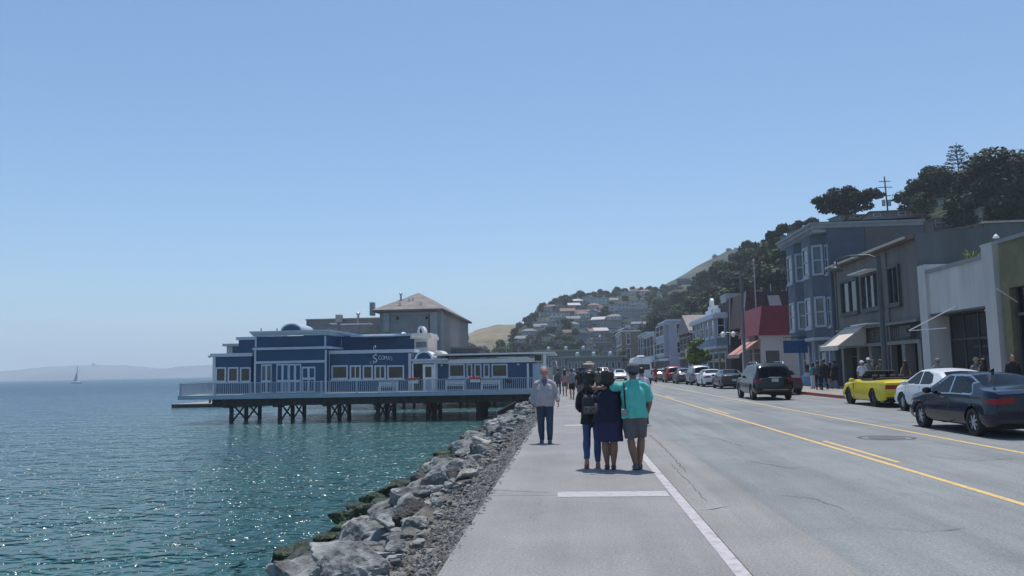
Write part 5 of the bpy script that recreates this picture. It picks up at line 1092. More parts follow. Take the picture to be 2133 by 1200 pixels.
for i, (px, py, k, rc, wc, wpx) in enumerate(HL):
    q = onhill(px, py+3, H_mid, 250)
    if q is None: continue
    wid = [12, 14, 10, 9, 16][k]; s = wpx*q.y/FPX/wid*1.15; s = max(.6, min(s, 1.7))
    c = HP[k] if False else copy_tree(HP[k], None, dict(roof=ROOFC[rc], wall=WALLC[wc], chimney=WALLC[wc]))
    c.location = (q.x, q.y-1, q.z-.5); c.scale = (s, s, s*.9); c.rotation_euler = (0, 0, math.atan2(-(0), 1)+R.uniform(-.35, .35))
    lb = f"{wc} {SHAPE[k]} house with {rc} roof, {rowname(py)}, {colname(px)}"
    used.setdefault(lb, []).append(c)
for lb, cs in used.items():
    for j, c in enumerate(cs):
        if len(cs) > 1:
            c['label'] = lb.replace('house', ['smaller house', 'wider house', 'middle house'][j] if False else 'house'); c['group'] = 'look-alike ' + lb[:60]
        else: c['label'] = lb; c['group'] = 'houses on the far hill'
# houses on the near hill, individually
def nearhouse(k, px, py, Y, wpx, rc, wc, label, rz=0, hz=1.0):
    p = onhill(px, py, H_near, 100) or PY(px, py, Y); Y = p.y; wid = [12, 14, 10, 9, 16][k]; s = wpx*Y/FPX/wid; c = copy_tree(HP[k], None, dict(roof=ROOFC[rc], wall=WALLC[wc] if isinstance(wc, str) else wc, chimney=WALLC[wc] if isinstance(wc, str) else wc))
    c.location = (p.x, Y+2, p.z-.5); c.scale = (s, s, s*hz); c.rotation_euler = (0, 0, rz); c['label'] = label; c['group'] = 'houses on the near hill'
MAUVE = mat('wall_mauve', (.20, .165, .175), .8, var=.1)
nearhouse(4, 1880, 478, 128, 120, 'brown', MAUVE, 'wide mauve-grey house with flat roof and white windows below the utility pole', -.1, .62)
nearhouse(1, 1990, 470, 128, 80, 'grey', 'brown', 'brown house with a row of blue-white windows just right of the mauve house', -.05, .6)
nearhouse(1, 1790, 462, 150, 90, 'grey', 'grey', 'low grey house with green-grey roof left of the mauve house', .2, .5)
nearhouse(0, 1700, 492, 165, 80, 'brown', 'grey', 'brown hip-roofed house stepping down the ridge under the small cypress', .3, .5)
nearhouse(3, 1620, 520, 190, 44, 'grey', 'white', 'small pale house with one white window, lowest on the ridge', .2, .9)
nearhouse(2, 1960, 425, 150, 60, 'grey', 'cream', 'pale green-grey gabled house half hidden by the big oaks', .5, .8)
nearhouse(0, 2090, 452, 130, 90, 'grey', 'cream', 'cream hip-roofed house under the big oak at the right edge', .0, .6)
nearhouse(2, 1497, 604, 210, 18, 'white', 'white', 'small white gabled house among the dark trees above the pale blue shop', .0, .8)
nearhouse(0, 1660, 548, 150, 30, 'white', 'white', 'little white house corner peeping out left of the bay window house', .0, .8)
nearhouse(1, 1425, 584, 330, 26, 'white', 'grey', 'house with a bright white flat roof high on the misty ridge', .0, .6)
for t in HP:
    for c in _CH.get(t.name, ()):
        for g in _CH.get(c.name, ()): bpy.data.objects.remove(g)
        bpy.data.objects.remove(c)
    bpy.data.objects.remove(t)
# ================================================================== trees
def foliage(name, a, b_, sc=.5):
    if name in MATS: return MATS[name]
    m = mat(name, a, .75, var=.2, col2=b_, vscale=sc, detail=6, spec=.25); t = m.node_tree; bs = t.nodes['Principled BSDF']
    return m
FD = foliage('dark_oak_leaf', (.008, .016, .010), (.034, .052, .024), .35); FC = foliage('cypress_leaf', (.006, .014, .014), (.024, .042, .030), .5)
FM = foliage('mid_green_leaf', (.030, .055, .022), (.10, .145, .045), .35); FB = foliage('bright_green_leaf', (.06, .11, .02), (.20, .28, .06), .8); FS = foliage('sage_scrub_leaf', (.045, .055, .035), (.11, .12, .075), .4)
BARK = mat('bark', (.07, .055, .045), .9, var=.3, vscale=3)
def crown_mesh(clumps, n, s, seed, flat=.55):
    R = random.Random(seed); b = MB(); tot = sum(c[3]*c[4] for c in clumps)
    for c in clumps:
        k = int(n*c[3]*c[4]/tot)
        for _ in range(k):
            u = Vector((R.gauss(0, 1), R.gauss(0, 1), R.gauss(0, 1))).normalized(); q = R.uniform(.62, 1.08)
            if u.z < -.3: u.z *= .6
            p = Vector((c[0]+u.x*c[3]*q, c[1]+u.y*c[4]*q, c[2]+u.z*c[5]*q)); a = Vector((R.gauss(0, 1), R.gauss(0, 1), R.gauss(0, flat))).normalized(); d = a.cross(u)
            if d.length < .05: d = Vector((1, 0, 0))
            d.normalize(); w = s*R.uniform(.6, 1.3); l = w*R.uniform(.8, 1.6)
            b.add([p-a*l-d*w*.3, p-a*l*.2-d*w, p+a*l, p+a*l*.1+d*w], [(0, 1, 2, 3)])
    return b.mesh('crown', (0, 0, 0))
def limbs(h, r, spread, seed, lean=0, z0=.35):
    R = random.Random(seed); b = MB(); b.cyl((0, 0, -1.5), (lean*.5, 0, h*z0), r*1.2, r*.8, 8)
    for i in range(6):
        a = i*1.05+R.uniform(-.3, .3); q = Vector((lean*.5, 0, h*z0)); m_ = q+Vector((math.cos(a)*spread*.4, math.sin(a)*spread*.4, h*.25)); e = q+Vector((math.cos(a)*spread*.8, math.sin(a)*spread*.8, h*.45))
        b.cyl(q, m_, r*.6, r*.35, 6, False).cyl(m_, e, r*.35, r*.12, 6, False)
    return b.mesh('trunk', (0, 0, 0))
def clumpset(n, W_, H0, H1, seed, rr=.34, top=1.0):
    R = random.Random(seed); out = []
    for i in range(n):
        a = R.uniform(0, 6.28); d = W_*math.sqrt(R.random())*(1-rr); t = R.random(); z = H0+(H1-H0)*t; d *= (1-.55*t*top); q = W_*rr*R.uniform(.75, 1.3)
        out.append((math.cos(a)*d, math.sin(a)*d, z, q, q, q*.75))
    return out
TP = []
for i, (n, W_, h0, h1, nl, s) in enumerate([(9, 4.4, 2.5, 7, 1050, .32), (8, 3.8, 3, 8.5, 950, .32), (11, 5.2, 2.2, 6, 1200, .34), (7, 2.6, 2.5, 10, 850, .29), (8, 4.5, 1.2, 3.6, 800, .32)]):
    TP.append((crown_mesh(clumpset(n, W_, h0, h1, 40+i), nl, s, i), limbs(h1, .28, W_*.8, i)))
def tree(loc, s, k, m, label, group=None, name='tree', rz=None, cm=None, sz=None):
    t = bpy.data.objects.new(name, None); C.objects.link(t); t.location = loc; t.scale = (s, s, (sz or s)); t.rotation_euler = (0, 0, R.uniform(0, 6.28) if rz is None else rz); tag(t, label, 'tree', group)
    cme, tme = cm or TP[k]
    for nm, me, mm in (('crown', cme, m), ('trunk', tme, BARK)):
        if not me.materials: me.materials.append(mm)
        o = bpy.data.objects.new(nm, me); C.objects.link(o); o.parent = t
        if nm == 'crown': o.material_slots[0].link = 'OBJECT'; o.material_slots[0].material = mm
    return t
R = random.Random(77)
# mid hill woodland: each crown one can tell apart
cnt = 0
for tries in range(4000):
    if cnt >= 165: break
    px, py = R.uniform(1062, 1400), R.uniform(600, 760); q = onhill(px, py, H_mid, 250)
    if q is None: continue
    if any(abs(px-h[0]) < h[5]*.6 and -7 < py-h[1] < 14 for h in HL): 
        if R.random() < .96: continue
    k = R.choice([0, 1, 2, 0, 2, 4, 3]); m = [FD, FM, FD, FS][min(3, int(R.random()*3.4))]
    tree((q.x, q.y, q.z-.6), R.uniform(.55, .92), k, m, f"{'dark' if m is FD else 'mid-green' if m is FM else 'grey-green'} {['rounded', 'domed', 'wide', 'tall', 'low bushy'][k]} tree, {rowname(py)}, {colname(px)}", 'trees on the far hill'); cnt += 1
for px in range(1085, 1420, 9):
    yy = interp(px, [a[0] for a in _mt], [a[1] for a in _mt]); Yd = interp(px, [a[0] for a in _mt], [a[2] for a in _mt]); q = PY(px+R.uniform(-3, 3), yy+5, Yd)
    tree((q.x, q.y, q.z-1.0), R.uniform(.8, 1.15), R.choice([0, 1, 2, 2]), FD, 'dark tree standing on the crest line of the far hill', 'trees on the crest of the far hill')
# near hill: dark wooded slope behind the street buildings
spots = [(1372, 670, 230, 1.3, 0), (1395, 655, 225, 1.4, 2), (1420, 640, 215, 1.5, 0), (1440, 655, 205, 1.3, 1), (1388, 690, 235, 1.2, 2), (1355, 690, 240, 1.0, 0), (1410, 680, 215, 1.3, 2), (1465, 650, 190, 1.4, 1), (1480, 630, 190, 1.2, 3), (1495, 660, 175, 1.3, 0), (1525, 640, 165, 1.5, 2), (1555, 630, 160, 1.4, 0), (1585, 625, 155, 1.5, 2), (1610, 615, 150, 1.4, 0), (1640, 610, 145, 1.4, 2), (1510, 610, 185, 1.3, 0), (1540, 600, 180, 1.3, 1), (1570, 598, 175, 1.3, 2), (1600, 590, 170, 1.3, 0), (1630, 585, 165, 1.3, 2), (1650, 590, 160, 1.2, 1), (1480, 600, 200, 1.2, 2), (1450, 620, 215, 1.3, 0), (1430, 610, 260, 1.2, 2), (1500, 585, 215, 1.1, 2), (1530, 578, 205, 1.0, 4), (1560, 575, 200, 1.1, 4), (1590, 570, 195, 1.1, 4), (1620, 565, 190, 1.0, 4), (1645, 560, 185, 1.0, 4), (1405, 605, 330, 1.3, 0), (1378, 612, 360, 1.3, 2), (1460, 590, 270, 1.1, 4), (1490, 572, 250, 1.1, 4), (1440, 596, 300, 1.1, 4), (1345, 705, 240, 1.0, 1), (1470, 575, 300, 1.1, 0)]
for i, (px, py, Y, s, k) in enumerate(spots):
    q = PY(px, py, Y); h = q.z; g = H_near(q.x, q.y); zz = max(g-.5, h-8*s) if g > 0 else h-6*s
    tree((q.x, q.y, zz), s, k, [FD, FD, FD, FM][i % 4] if k != 4 else FM, f"big {'dark' if i % 4 < 3 else 'mid-green'} {['rounded', 'domed', 'wide', 'tall', 'bushy'][k]} tree behind {'the red mansard building' if px > 1545 else 'the pale blue shop' if px > 1450 else 'the brown gabled shop' if px > 1395 else 'the far end of the street row'}", 'trees on the slope behind the street' if k != 4 else 'bushy trees at the top of the wooded slope')
cnt = 0
for tries in range(900):
    if cnt >= 95: break
    px, py = R.uniform(1385, 1665), R.uniform(540, 700); q = onhill(px, py, H_near, 110)
    if q is None or q.y > 420: continue
    k = R.choice([0, 2, 1, 2, 4]); tree((q.x, q.y, q.z-1.2), R.uniform(.75, 1.2), k, FM if (py < 585 and R.random() < .6) else FD, f"{'dark' if py >= 585 else 'sunlit green'} {['rounded', 'domed', 'wide', 'tall', 'low bushy'][k]} tree of the wooded slope, {'above the red mansard roof' if px > 1545 else 'above the pale blue shop' if px > 1450 else 'above the far end of the street'}", 'trees filling the wooded slope'); cnt += 1
# fuzzy scrub along the misty ridge
for px, py in ((1488, 540), (1503, 533), (1518, 527), (1532, 526), (1548, 524), (1562, 522), (1578, 520), (1592, 516)):
    q = PY(px, py+6, 862); tree((q.x, q.y, q.z-5), 1.7, 4 if px % 2 else 0, FS, 'hazy bushy tree on the misty far ridge', 'trees on the misty ridge')
# named big trees
def bigtree(loc, clumps, n, s, m, label, h, r, spread, seed, name='tree', flat=.55, z0=.35):
    cme = crown_mesh(clumps, n, s, seed, flat); tme = limbs(h, r, spread, seed, 0, z0)
    return tree(loc, 1, 0, m, label, None, name, 0, (cme, tme))
q = PY(1762, 438, 152); R2 = random.Random(4)
cl = [(R2.uniform(-5.2, 5.2), R2.uniform(-3, 3), R2.uniform(2.6, 4.6), 1.3, 1.3, .8) for _ in range(22)]+[(-4, 0, 2.0, 1.4, 1.2, .8), (4.6, 0, 4.0, 1.0, 1, .6), (-2, 0, 4.6, 1.3, 1.2, .8), (-3, 0, 1.4, 2.0, 1.6, 1.2), (0, 0, 1.2, 2.4, 2, 1.3), (3, 0, 1.8, 2.0, 1.6, 1.3), (-4.6, 0, 3.2, 1, 1, .8), (1.5, 0, 4.4, 1.4, 1.2, .7), (0, 0, 3.0, 3.2, 2.5, 1.6)]
bigtree((q.x, q.y, q.z-1.2), cl, 5200, .26, FC, 'broad dark flat-topped cypress alone on the ridge left of the utility pole', 4, .35, 3.5, 4, 'cypress_tree', 1.2)
q = PY(1642, 492, 200); cl = [(R2.uniform(-4.6, 4.6), R2.uniform(-2, 2), 0, 1.2, 1.2, .9) for _ in range(18)]; cl = [(a, b, 1.0+3.6*max(0, 1-abs(a-1)/5)*R2.uniform(.3, 1.1), d, e, f) for a, b, c, d, e, f in cl]
bigtree((q.x, q.y, q.z-.8), cl, 3200, .28, FC, 'spiky dark cypress clump on the ridge above the bay window house', 4, .3, 3, 5, 'cypress_tree', 1.2)
q = PY(1692, 468, 190); bigtree((q.x, q.y, q.z-1), [(0, 0, 1.6, 1.4, 1.2, 1.1), (-1, 0, 1.3, 1, 1, .8)], 500, .25, FC, 'tiny dark tree tuft on the ridge between the two cypresses', 2.4, .2, 1, 6, 'tree', 1.0)
# big oak mass at the right
for i, (px, py, Y, W_, H_, n, lb) in enumerate([(2085, 390, 128, 7.5, 8.5, 6500, 'huge dark spreading oak dominating the hilltop at the right'), (2140, 400, 124, 6.5, 8.5, 3500, 'huge dark oak cut off by the right edge of the photo'), (2030, 400, 132, 5, 6.5, 3500, 'dark round oak left of the huge hilltop oak'), (1945, 385, 150, 5, 4.6, 2600, 'rounded dark tree under the tiered conifer'), (1905, 408, 150, 4.2, 4.0, 2200, 'smaller rounded tree left of the one under the conifer'), (1918, 425, 140, 2.6, 2.8, 900, 'small pale green bush-like tree in front of the mauve house roof'), (1990, 395, 160, 5, 4.4, 2600, 'dark tree crown right behind the tiered conifer foot'), (2000, 440, 132, 4.2, 3.4, 1800, 'low dark shrubby tree between the brown house and the big oaks'), (2050, 455, 130, 5.5, 3.4, 1800, 'low dark shrubby tree under the huge oak')]):
    q = PY(px, py, Y); bigtree((q.x, q.y, q.z-H_*.9), clumpset(16, W_, H_*.45, H_*1.35, 90+i, .36), int(n*1.6), .27, FD if i != 5 else FM, lb, H_, .5, W_*.7, i+20)
# tiered conifer
q = PY(1992, 300, 158); b = MB(); R2 = random.Random(9); hgt = 9.5
for i in range(11):
    z = 1.0+i*.78; rr_ = 5.2*(1-i/12)+.3
    for j in range(9):
        a = j*.7+i*1.3; l = rr_*R2.uniform(.7, 1.1)
        for k in range(int(34*l/3)+4):
            d = l*math.sqrt(R2.random()); p = Vector((math.cos(a)*d, math.sin(a)*d, z+d*.16+R2.uniform(-.09, .09))); s = .17
            p += Vector((-math.sin(a), math.cos(a), 0))*R2.uniform(-.28, .28)*(d/l)
            v = Vector((R2.gauss(0, 1), R2.gauss(0, 1), R2.gauss(0, .3))).normalized()*s; w = Vector((-v.y, v.x, v.z*.3)); b.add([p-v, p+w, p+v, p-w], [(0, 1, 2, 3)])
tm = MB().cyl((0, 0, -3), (0, 0, hgt+.4), .22, .04, 8).mesh('trunk', (0, 0, 0))
tree((q.x, q.y, q.z-hgt), 1, 0, FC, 'tiered conifer with see-through layered branches on the skyline', None, 'conifer_tree', 0, (b.mesh('crown', (0, 0, 0)), tm))
# bright street tree
q = PX(1452, 742, 14.8); bigtree((14.8, q.y, .15), clumpset(12, 1.75, 2.0, 4.4, 8, .42), 2600, .13, FB, 'bright green young street tree in front of the pale blue shop', 3, .12, 1.2, 8, 'street_tree')
# shrubs at the foot of the far hill and by the road bend
for px, py, Y, s in ((1300, 742, 215, .5), (1282, 752, 210, .45), (1312, 760, 200, .4), (965, 728, 300, 1.0), (985, 735, 290, 1.0), (1010, 738, 285, .9), (1030, 742, 280, .9), (945, 735, 300, .9), (1055, 735, 300, 1.0), (1000, 722, 330, 1.2), (1040, 725, 330, 1.1), (1070, 742, 290, .8), (970, 715, 360, 1.2)):
    q = PY(px, py, Y); tree((q.x, q.y, q.z-4.5*s), s, R.choice([0, 2, 4]), FM, 'grey-green bushy tree at the foot of the dry grass hill' if px < 1100 else 'small green tree by the bend of the road', 'trees at the foot of the dry hill' if px < 1100 else 'small trees by the road bend')
# ================================================================== vehicles
def paintm(name, col, rough=.28, metal=.0): return mat(name, col, rough, metal, var=.03, coat=.3, spec=.25)
TYRE = mat('tyre_rubber', (.018, .018, .019), .8, var=.1); RIMM = mat('alloy_rim', (.42, .43, .45), .3, .8, var=.05); RIMD = mat('dark_rim', (.08, .08, .085), .4, .6, var=.05)
UNDER = mat('underbody', (.012, .012, .013), .8, var=0); GLC = car_glass('car_window_glass', .22); GLB = glass_dark('privacy_glass', (.01, .012, .016), .03)
TAIL = mat('tail_lamp_red', (.28, .004, .008), .25, var=.15, coat=.15, spec=.2); LAMPW = mat('head_lamp', (.5, .52, .55), .1, .2, var=.05, coat=1); CHROME = mat('chrome', (.42, .43, .45), .12, 1.0, var=0); PLATE = mat('number_plate', (.42, .43, .45), .4, var=.05)
TRIMB = mat('black_plastic', (.02, .02, .022), .5, var=.1); SEAT = mat('seat_fabric', (.07, .065, .06), .8, var=.1)
def smooth_prof(pts, y, k=.10):
    ys = [p[0] for p in pts]; zs = [p[1] for p in pts]; return sum(float(np.interp(y+d*k, ys, zs))*w for d, w in ((-1, .15), (-.5, .22), (0, .26), (.5, .22), (1, .15)))
def car(P):
    """one road car facing +Y, origin on the ground under its middle; the skin is one fine grid whose faces go to body, glass and lamps by place"""
    L, Wd = P['L'], P['W']/2; top, belt = P['top'], P['belt']; wr, wy = P['wr'], P['wy']; RA = wr+.055
    t = thing(P.get('name', 'parked_car'), P['label'], P.get('cat', 'car'), (0, 0, 0), P.get('group')); hi = P.get('res', .03)
    zt = lambda y: smooth_prof(top, y, P.get('sm', .12)); zb = lambda y: min(smooth_prof(belt, y, .1), zt(y)-.02)
    zs0 = P.get('sill', .24)
    ys = [0.0]; 
    while ys[-1] < L:
        y = ys[-1]; sl = abs(zt(y+.02)-zt(y))/.02; ys.append(y+hi/max(1, math.sqrt(1+sl*sl)))
    ys[-1] = L
    def hw(y):
        e = min(y, L-y); r = P.get('er', .5); f = 1-P.get('et', .13)*max(0, 1-e/r)**2.2
        return Wd*f
    NL, NU = 24, 30; tum = P.get('tum', .42)
    def ring(y):
        w = hw(y); z_t, z_b = zt(y), zb(y); e = min(y, L-y); zs = zs0+.10*max(0, 1-e/.35)**2; pts = []
        for i in range(NL):
            s = i/NL; z = zs+(z_b-zs)*s; x = w-.07*(1-min(1, s*3))**2-.045*s**2.5+.012*math.sin(math.pi*min(1, s*1.15)); pts.append((x, z))
        xb = pts[-1][0]-.004; h = z_t-z_b; A = (xb, z_b); B2 = (xb-tum*h*.88, z_b+.84*h); cr = P.get('crown', .035)
        Cc_ = (max(.25, B2[0]*.55), z_t+cr*.4)
        for i in range(NU+1):
            s = i/NU
            if s < .5: q = s/.5; x = A[0]+(B2[0]-A[0])*q; z = A[1]+(B2[1]-A[1])*q
            elif s < .75:
                q = (s-.5)/.25; c = (B2[0]-tum*h*.10-.012, z_t-.005); x = (1-q)**2*B2[0]+2*q*(1-q)*c[0]+q*q*Cc_[0]; z = (1-q)**2*B2[1]+2*q*(1-q)*c[1]+q*q*Cc_[1]
            else: q = (s-.75)/.25; x = Cc_[0]*(1-q); z = Cc_[1]+(z_t+cr-Cc_[1])*math.sin(q*math.pi/2)
            pts.append((x, z))
        return pts
    V, F = [], []; n = NL+NU+1; parts = {}
    side_n = NL
    for y in ys:
        for x, z in ring(y):
            if x > Wd*.6 and z < .95:
                for cy in wy:
                    d = math.hypot(y-cy, z-wr)
                    if abs(d-RA) < hi*.62 and d > 0: y_, z_ = cy+(y-cy)*RA/d, wr+(z-wr)*RA/d; break
                else: y_, z_ = y, z
            else: y_, z_ = y, z
            V.append((x, y_, z_))
    def put(key, f): parts.setdefault(key, []).append(f)
    regs = P.get('regions', [])
    def classify(c, zone):
        x, y, z = c
        for key, fn in regs:
            if fn(abs(x), y, z, zone): return key
        return 'body'
    N = len(ys)
    for j in range(N-1):
        for i in range(n-1):
            f = (j*n+i, j*n+i+1, (j+1)*n+i+1, (j+1)*n+i); c = [sum(V[k][a] for k in f)/4 for a in range(3)]
            if i < side_n and any(math.hypot(c[1]-cy, c[2]-wr) < RA-.002 for cy in wy): continue
            zone = 'side' if i < side_n else ('green' if i < side_n+NU*.5 else ('rail' if i < side_n+NU*.66 else 'top'))
            put(classify(c, zone), f)
    # end caps
    K = 14
    for end, j in (('rear', 0), ('front', N-1)):
        o = len(V); rg = ring(ys[j]); bul = P.get('bulge', .09)
        for i, (x, z) in enumerate(rg):
            for k in range(K+1):
                q = 1-k/K; yy = bul*(1-q*q)*(1-.5*abs((z-.6)/.6)); V.append((x*q, ys[j]-yy if end == 'rear' else ys[j]+yy, z))
        for i in range(len(rg)-1):
            for k in range(K):
                a = o+i*(K+1)+k; f = (a, a+1, a+K+2, a+K+1); c = [sum(V[m_][b_] for m_ in f)/4 for b_ in range(3)]
                if rg[i+1][1]-rg[i][1] < 1e-5 and rg[i+1][0] == rg[i][0]: continue
                put(classify(c, end), f)
    V = [(x, y-L/2, z) for x, y, z in V]
    mats = P['mats']
    for key, fs in parts.items():
        if key == 'none': continue
        used_ = sorted({i for f in fs for i in f}); mp_ = {v: i for i, v in enumerate(used_)}; m_ = len(used_)
        b = MB(); b.v = [V[i] for i in used_]+[(-V[i][0], V[i][1], V[i][2]) for i in used_]
        b.f = [tuple(mp_[i] for i in f) for f in fs]+[tuple(mp_[i]+m_ for i in reversed(f)) for f in fs]
        me = b.mesh(key, (0, 0, 0)); bm = bmesh.new(); bm.from_mesh(me); bmesh.ops.remove_doubles(bm, verts=bm.verts, dist=.0015); bmesh.ops.recalc_face_normals(bm, faces=bm.faces); bm.to_mesh(me); bm.free()
        link_mesh(key, me, mats.get(key, mats['body']), t) if key not in ('side_window', 'tail_light', 'headlight', 'rear_window', 'grille') else islands(key, me, mats.get(key, mats['body']), t)
    # dark floor and wheel housings
    MB().box(-Wd+.22, Wd-.22, -L/2+.25, L/2-.25, zs0-.04, min(.62, P.get('floor', .55))).build('underbody', UNDER, t)
    for sy in wy:
        y = sy-L/2
        for sx in (-1, 1):
            w = thing_wheel(sx*(Wd-.11), y, wr, P.get('rim', RIMM), t, sx, P.get('spokes', 5))
    # mirrors
    if P.get('mirror'):
        my, mz = P['mirror']
        for sx in (-1, 1): MB().ell((sx*(Wd+.08), my-L/2, mz), (.12, .07, .08), 12, 8).box(sx*(Wd-.06), sx*(Wd+.02), my-L/2-.02, my-L/2+.03, mz-.06, mz-.03).build('mirror', mats['mirror'] if 'mirror' in mats else mats['body'], t, smooth=True)
    if P.get('plate'):
        pz = P['plate']; MB().box(-.16, .16, -L/2-P.get('bulge', .09)-.012, -L/2-P.get('bulge', .09)*.6, pz-.08, pz+.08).build('number_plate', PLATE, t)
    if P.get('seats'):
        for sy in P['seats']:
            for sx in (-.36, .36):
                MB().rings([(sx, sy-L/2, .5, .24, .26), (sx, sy-L/2, .62, .25, .27)], 14, 4).rings([(sx, sy-L/2-.26, .55, .23, .07), (sx, sy-L/2-.34, 1.05, .20, .06)], 14, 4).rings([(sx, sy-L/2-.36, 1.06, .11, .05), (sx, sy-L/2-.37, 1.24, .10, .045)], 12, 4).build('seat', SEAT, t, smooth=True)
    return t
def thing_wheel(x, y, r, rimm, t, sx, sp):
    w = .21
    ty = MB().lathe([(r*.68, -w/2), (r*.94, -w/2), (r, -w*.3), (r, w*.3), (r*.94, w/2), (r*.68, w/2), (r*.68, -w/2)], (x, y, r), 28, 'X', cap=False).build('wheel', TYRE, t, auto=50)
    b = MB().lathe([(r*.69, -w*.42), (r*.69, w*.44), (r*.60, w*.40), (r*.60, -w*.42)], (x, y, r), 28, 'X', cap=False); xo = x+sx*w*.36
    for i in range(sp):
        a = 2*math.pi*i/sp; c, s = math.cos(a), math.sin(a); p0, p1 = (xo, y+c*r*.10, r+s*r*.10), (xo-sx*.02, y+c*r*.63, r+s*r*.63); b.cyl(p0, p1, r*.085, r*.06, 6)
    b.lathe([(r*.16, -.02), (r*.16, .02), (.005, .03)], (xo, y, r), 14, 'X')
    b.build('rim', rimm, ty, auto=40); MB().lathe([(r*.68, -.01), (r*.68, .01), (.01, .012)], (x-sx*.0, y, r), 20, 'X').build('brake_disc', TRIMB, ty)
    return ty
def islands(key, me, m, t):
    bm = bmesh.new(); bm.from_mesh(me); bm.verts.ensure_lookup_table(); seen = set()
    for v0 in bm.verts:
        if v0.index in seen: continue
        st = [v0]; seen.add(v0.index); comp = []
        while st:
            v = st.pop(); comp.append(v)
            for e in v.link_edges:
                w = e.other_vert(v)
                if w.index not in seen: seen.add(w.index); st.append(w)
        if len(comp) < 8: continue
        ix = {v.index: i for i, v in enumerate(comp)}; b = MB(); b.v = [tuple(v.co) for v in comp]
        b.f = [tuple(ix[v.index] for v in f.verts) for f in {f for v in comp for f in v.link_faces}]
        link_mesh(key, b.mesh(key, (0, 0, 0)), m, t)
    bm.free()
inpoly = lambda y, z, poly: sum(((poly[i][1] > z) != (poly[i-1][1] > z)) and (y < (poly[i-1][0]-poly[i][0])*(z-poly[i][1])/(poly[i-1][1]-poly[i][1]+1e-9)+poly[i][0]) for i in range(len(poly))) % 2 == 1
def regions(side_poly, rear_glass, wind, pillar=None, tail=None, head=None, chrome=None, bump=None, extra=()):
    R_ = list(extra)
    if tail: R_.append(('tail_light', tail))
    if head: R_.append(('headlight', head))
    def side(x, y, z, zone): return zone in ('green', 'rail') and inpoly(y, z, side_poly) and not (pillar and any(abs(y-p) < .035 for p in pillar))
    R_.append(('side_window', side))
    R_.append(('rear_window', lambda x, y, z, zone: zone == 'top' and rear_glass[0] < y < rear_glass[1]))
    R_.append(('windscreen', lambda x, y, z, zone: zone == 'top' and wind[0] < y < wind[1]))
    R_.append(('panel_gap', lambda x, y, z, zone: zone == 'side' and z > .36 and any(abs(y-p) < .013 for p in (list(pillar or [])+[wind[1]-.12, rear_glass[0]+.28]))))
    if chrome: R_.append(('window_trim', lambda x, y, z, zone: zone in ('green', 'rail', 'side') and inpoly(y, z, chrome)))
    if bump: R_.append(('lower_bumper', bump))
    return R_
def gm(body, glass=GLC, **k):
    d = dict(body=body, side_window=glass, rear_window=glass, windscreen=glass, tail_light=TAIL, headlight=LAMPW, window_trim=CHROME, lower_bumper=TRIMB, grille=TRIMB, panel_gap=TRIMB, rear_panel=TRIMB, interior=TRIMB, tail_trim=TRIMB); d.update(k); return d
def grow(poly, d):
    cx = sum(p[0] for p in poly)/len(poly); cy = sum(p[1] for p in poly)/len(poly); return [(cx+(a-cx)*(1+d[0]/abs(a-cx+1e-6)) if abs(a-cx) > .05 else a, b+(d[1] if b > cy else -d[1])) for a, b in poly]
def place(t, x, y, a=0): t.location = (x, y, -.004); t.rotation_euler = (0, 0, a); return t
# navy saloon driving away (nearest)
sed_top = [(0, .96), (.08, 1.03), (.75, 1.10), (1.55, 1.40), (2.1, 1.43), (2.6, 1.42), (3.35, 1.04), (3.5, 1.0), (4.35, .86), (4.62, .68)]; sed_belt = [(0, .86), (.4, .93), (2, .94), (3.4, .90), (4.3, .74), (4.62, .60)]
sp_ = [(.98, 1.0), (1.15, 1.24), (1.5, 1.36), (2.35, 1.375), (3.12, 1.02), (3.08, .955), (1.05, .975)]
NAVY = paintm('navy_car_paint', (.003, .006, .022), .14)
tl = lambda x, y, z, zone: ((zone == 'rear' and x > .42) or (zone == 'side' and y < .34)) and (.76 if zone == 'side' else .76+.06*max(0, .7-x)) < z < .90-.25*max(0, (y if zone == 'side' else 0)-.05)
def saloon(label, paint, name='parked_car', group=None, res=.03, glass=GLC, L=4.62, W_=1.81, **k):
    s = L/4.62; sc = lambda pl: [(a*s, b) for a, b in pl]
    P = dict(L=L, W=W_, top=sc(sed_top), belt=sc(sed_belt), wr=.32, wy=(.92*s, 3.73*s), label=label, name=name, group=group, mirror=(3.02*s, 1.0), plate=.66, seats=(2.1*s, 3.0*s-.55), res=res,
             regions=regions(sc(sp_), (.74*s, 1.50*s), (2.62*s, 3.38*s), [2.05*s], tl, lambda x, y, z, zone: (zone == 'front' and x > .45 or zone == 'side' and y > (4.22*s)) and .58 < z < .70, grow(sc(sp_), (.04, .034)), lambda x, y, z, zone: zone == 'rear' and z < .42,
             extra=[('grille', lambda x, y, z, zone: zone == 'front' and ((x < .38 and .5 < z < .68) or (.25 < z < .42)))]), mats=gm(paint, glass))
    P.update(k); return car(P)
c = saloon('glossy navy blue saloon driving away, nearest car at the right edge of the photo', NAVY, 'car', res=.024, spokes=7); CARX = 9.32+.80
place(c, 9.30+.82, 19.54-.92+2.31)
_nx = CARX
sh = MB().box(-.10, .10, -2.31+1.0, -2.31+1.06, 1.45, 1.47).build('antenna_fin', NAVY, c); sh.location = (0, 0, 0)
MB().prism([(-2.31+1.62, 1.44), (-2.31+1.85, 1.44), (-2.31+1.60, 1.53)], 'X', -.02, .02).build('antenna_fin', NAVY, c); bpy.data.objects.remove(sh)
MB().ell((0, -2.31-.03, .93), (.045, .02, .045)).build('badge', CHROME, c); MB().box(-.905, -.895, -2.31+2.25, -2.31+2.45, .84, .86).build('door_handle', CHROME, c)
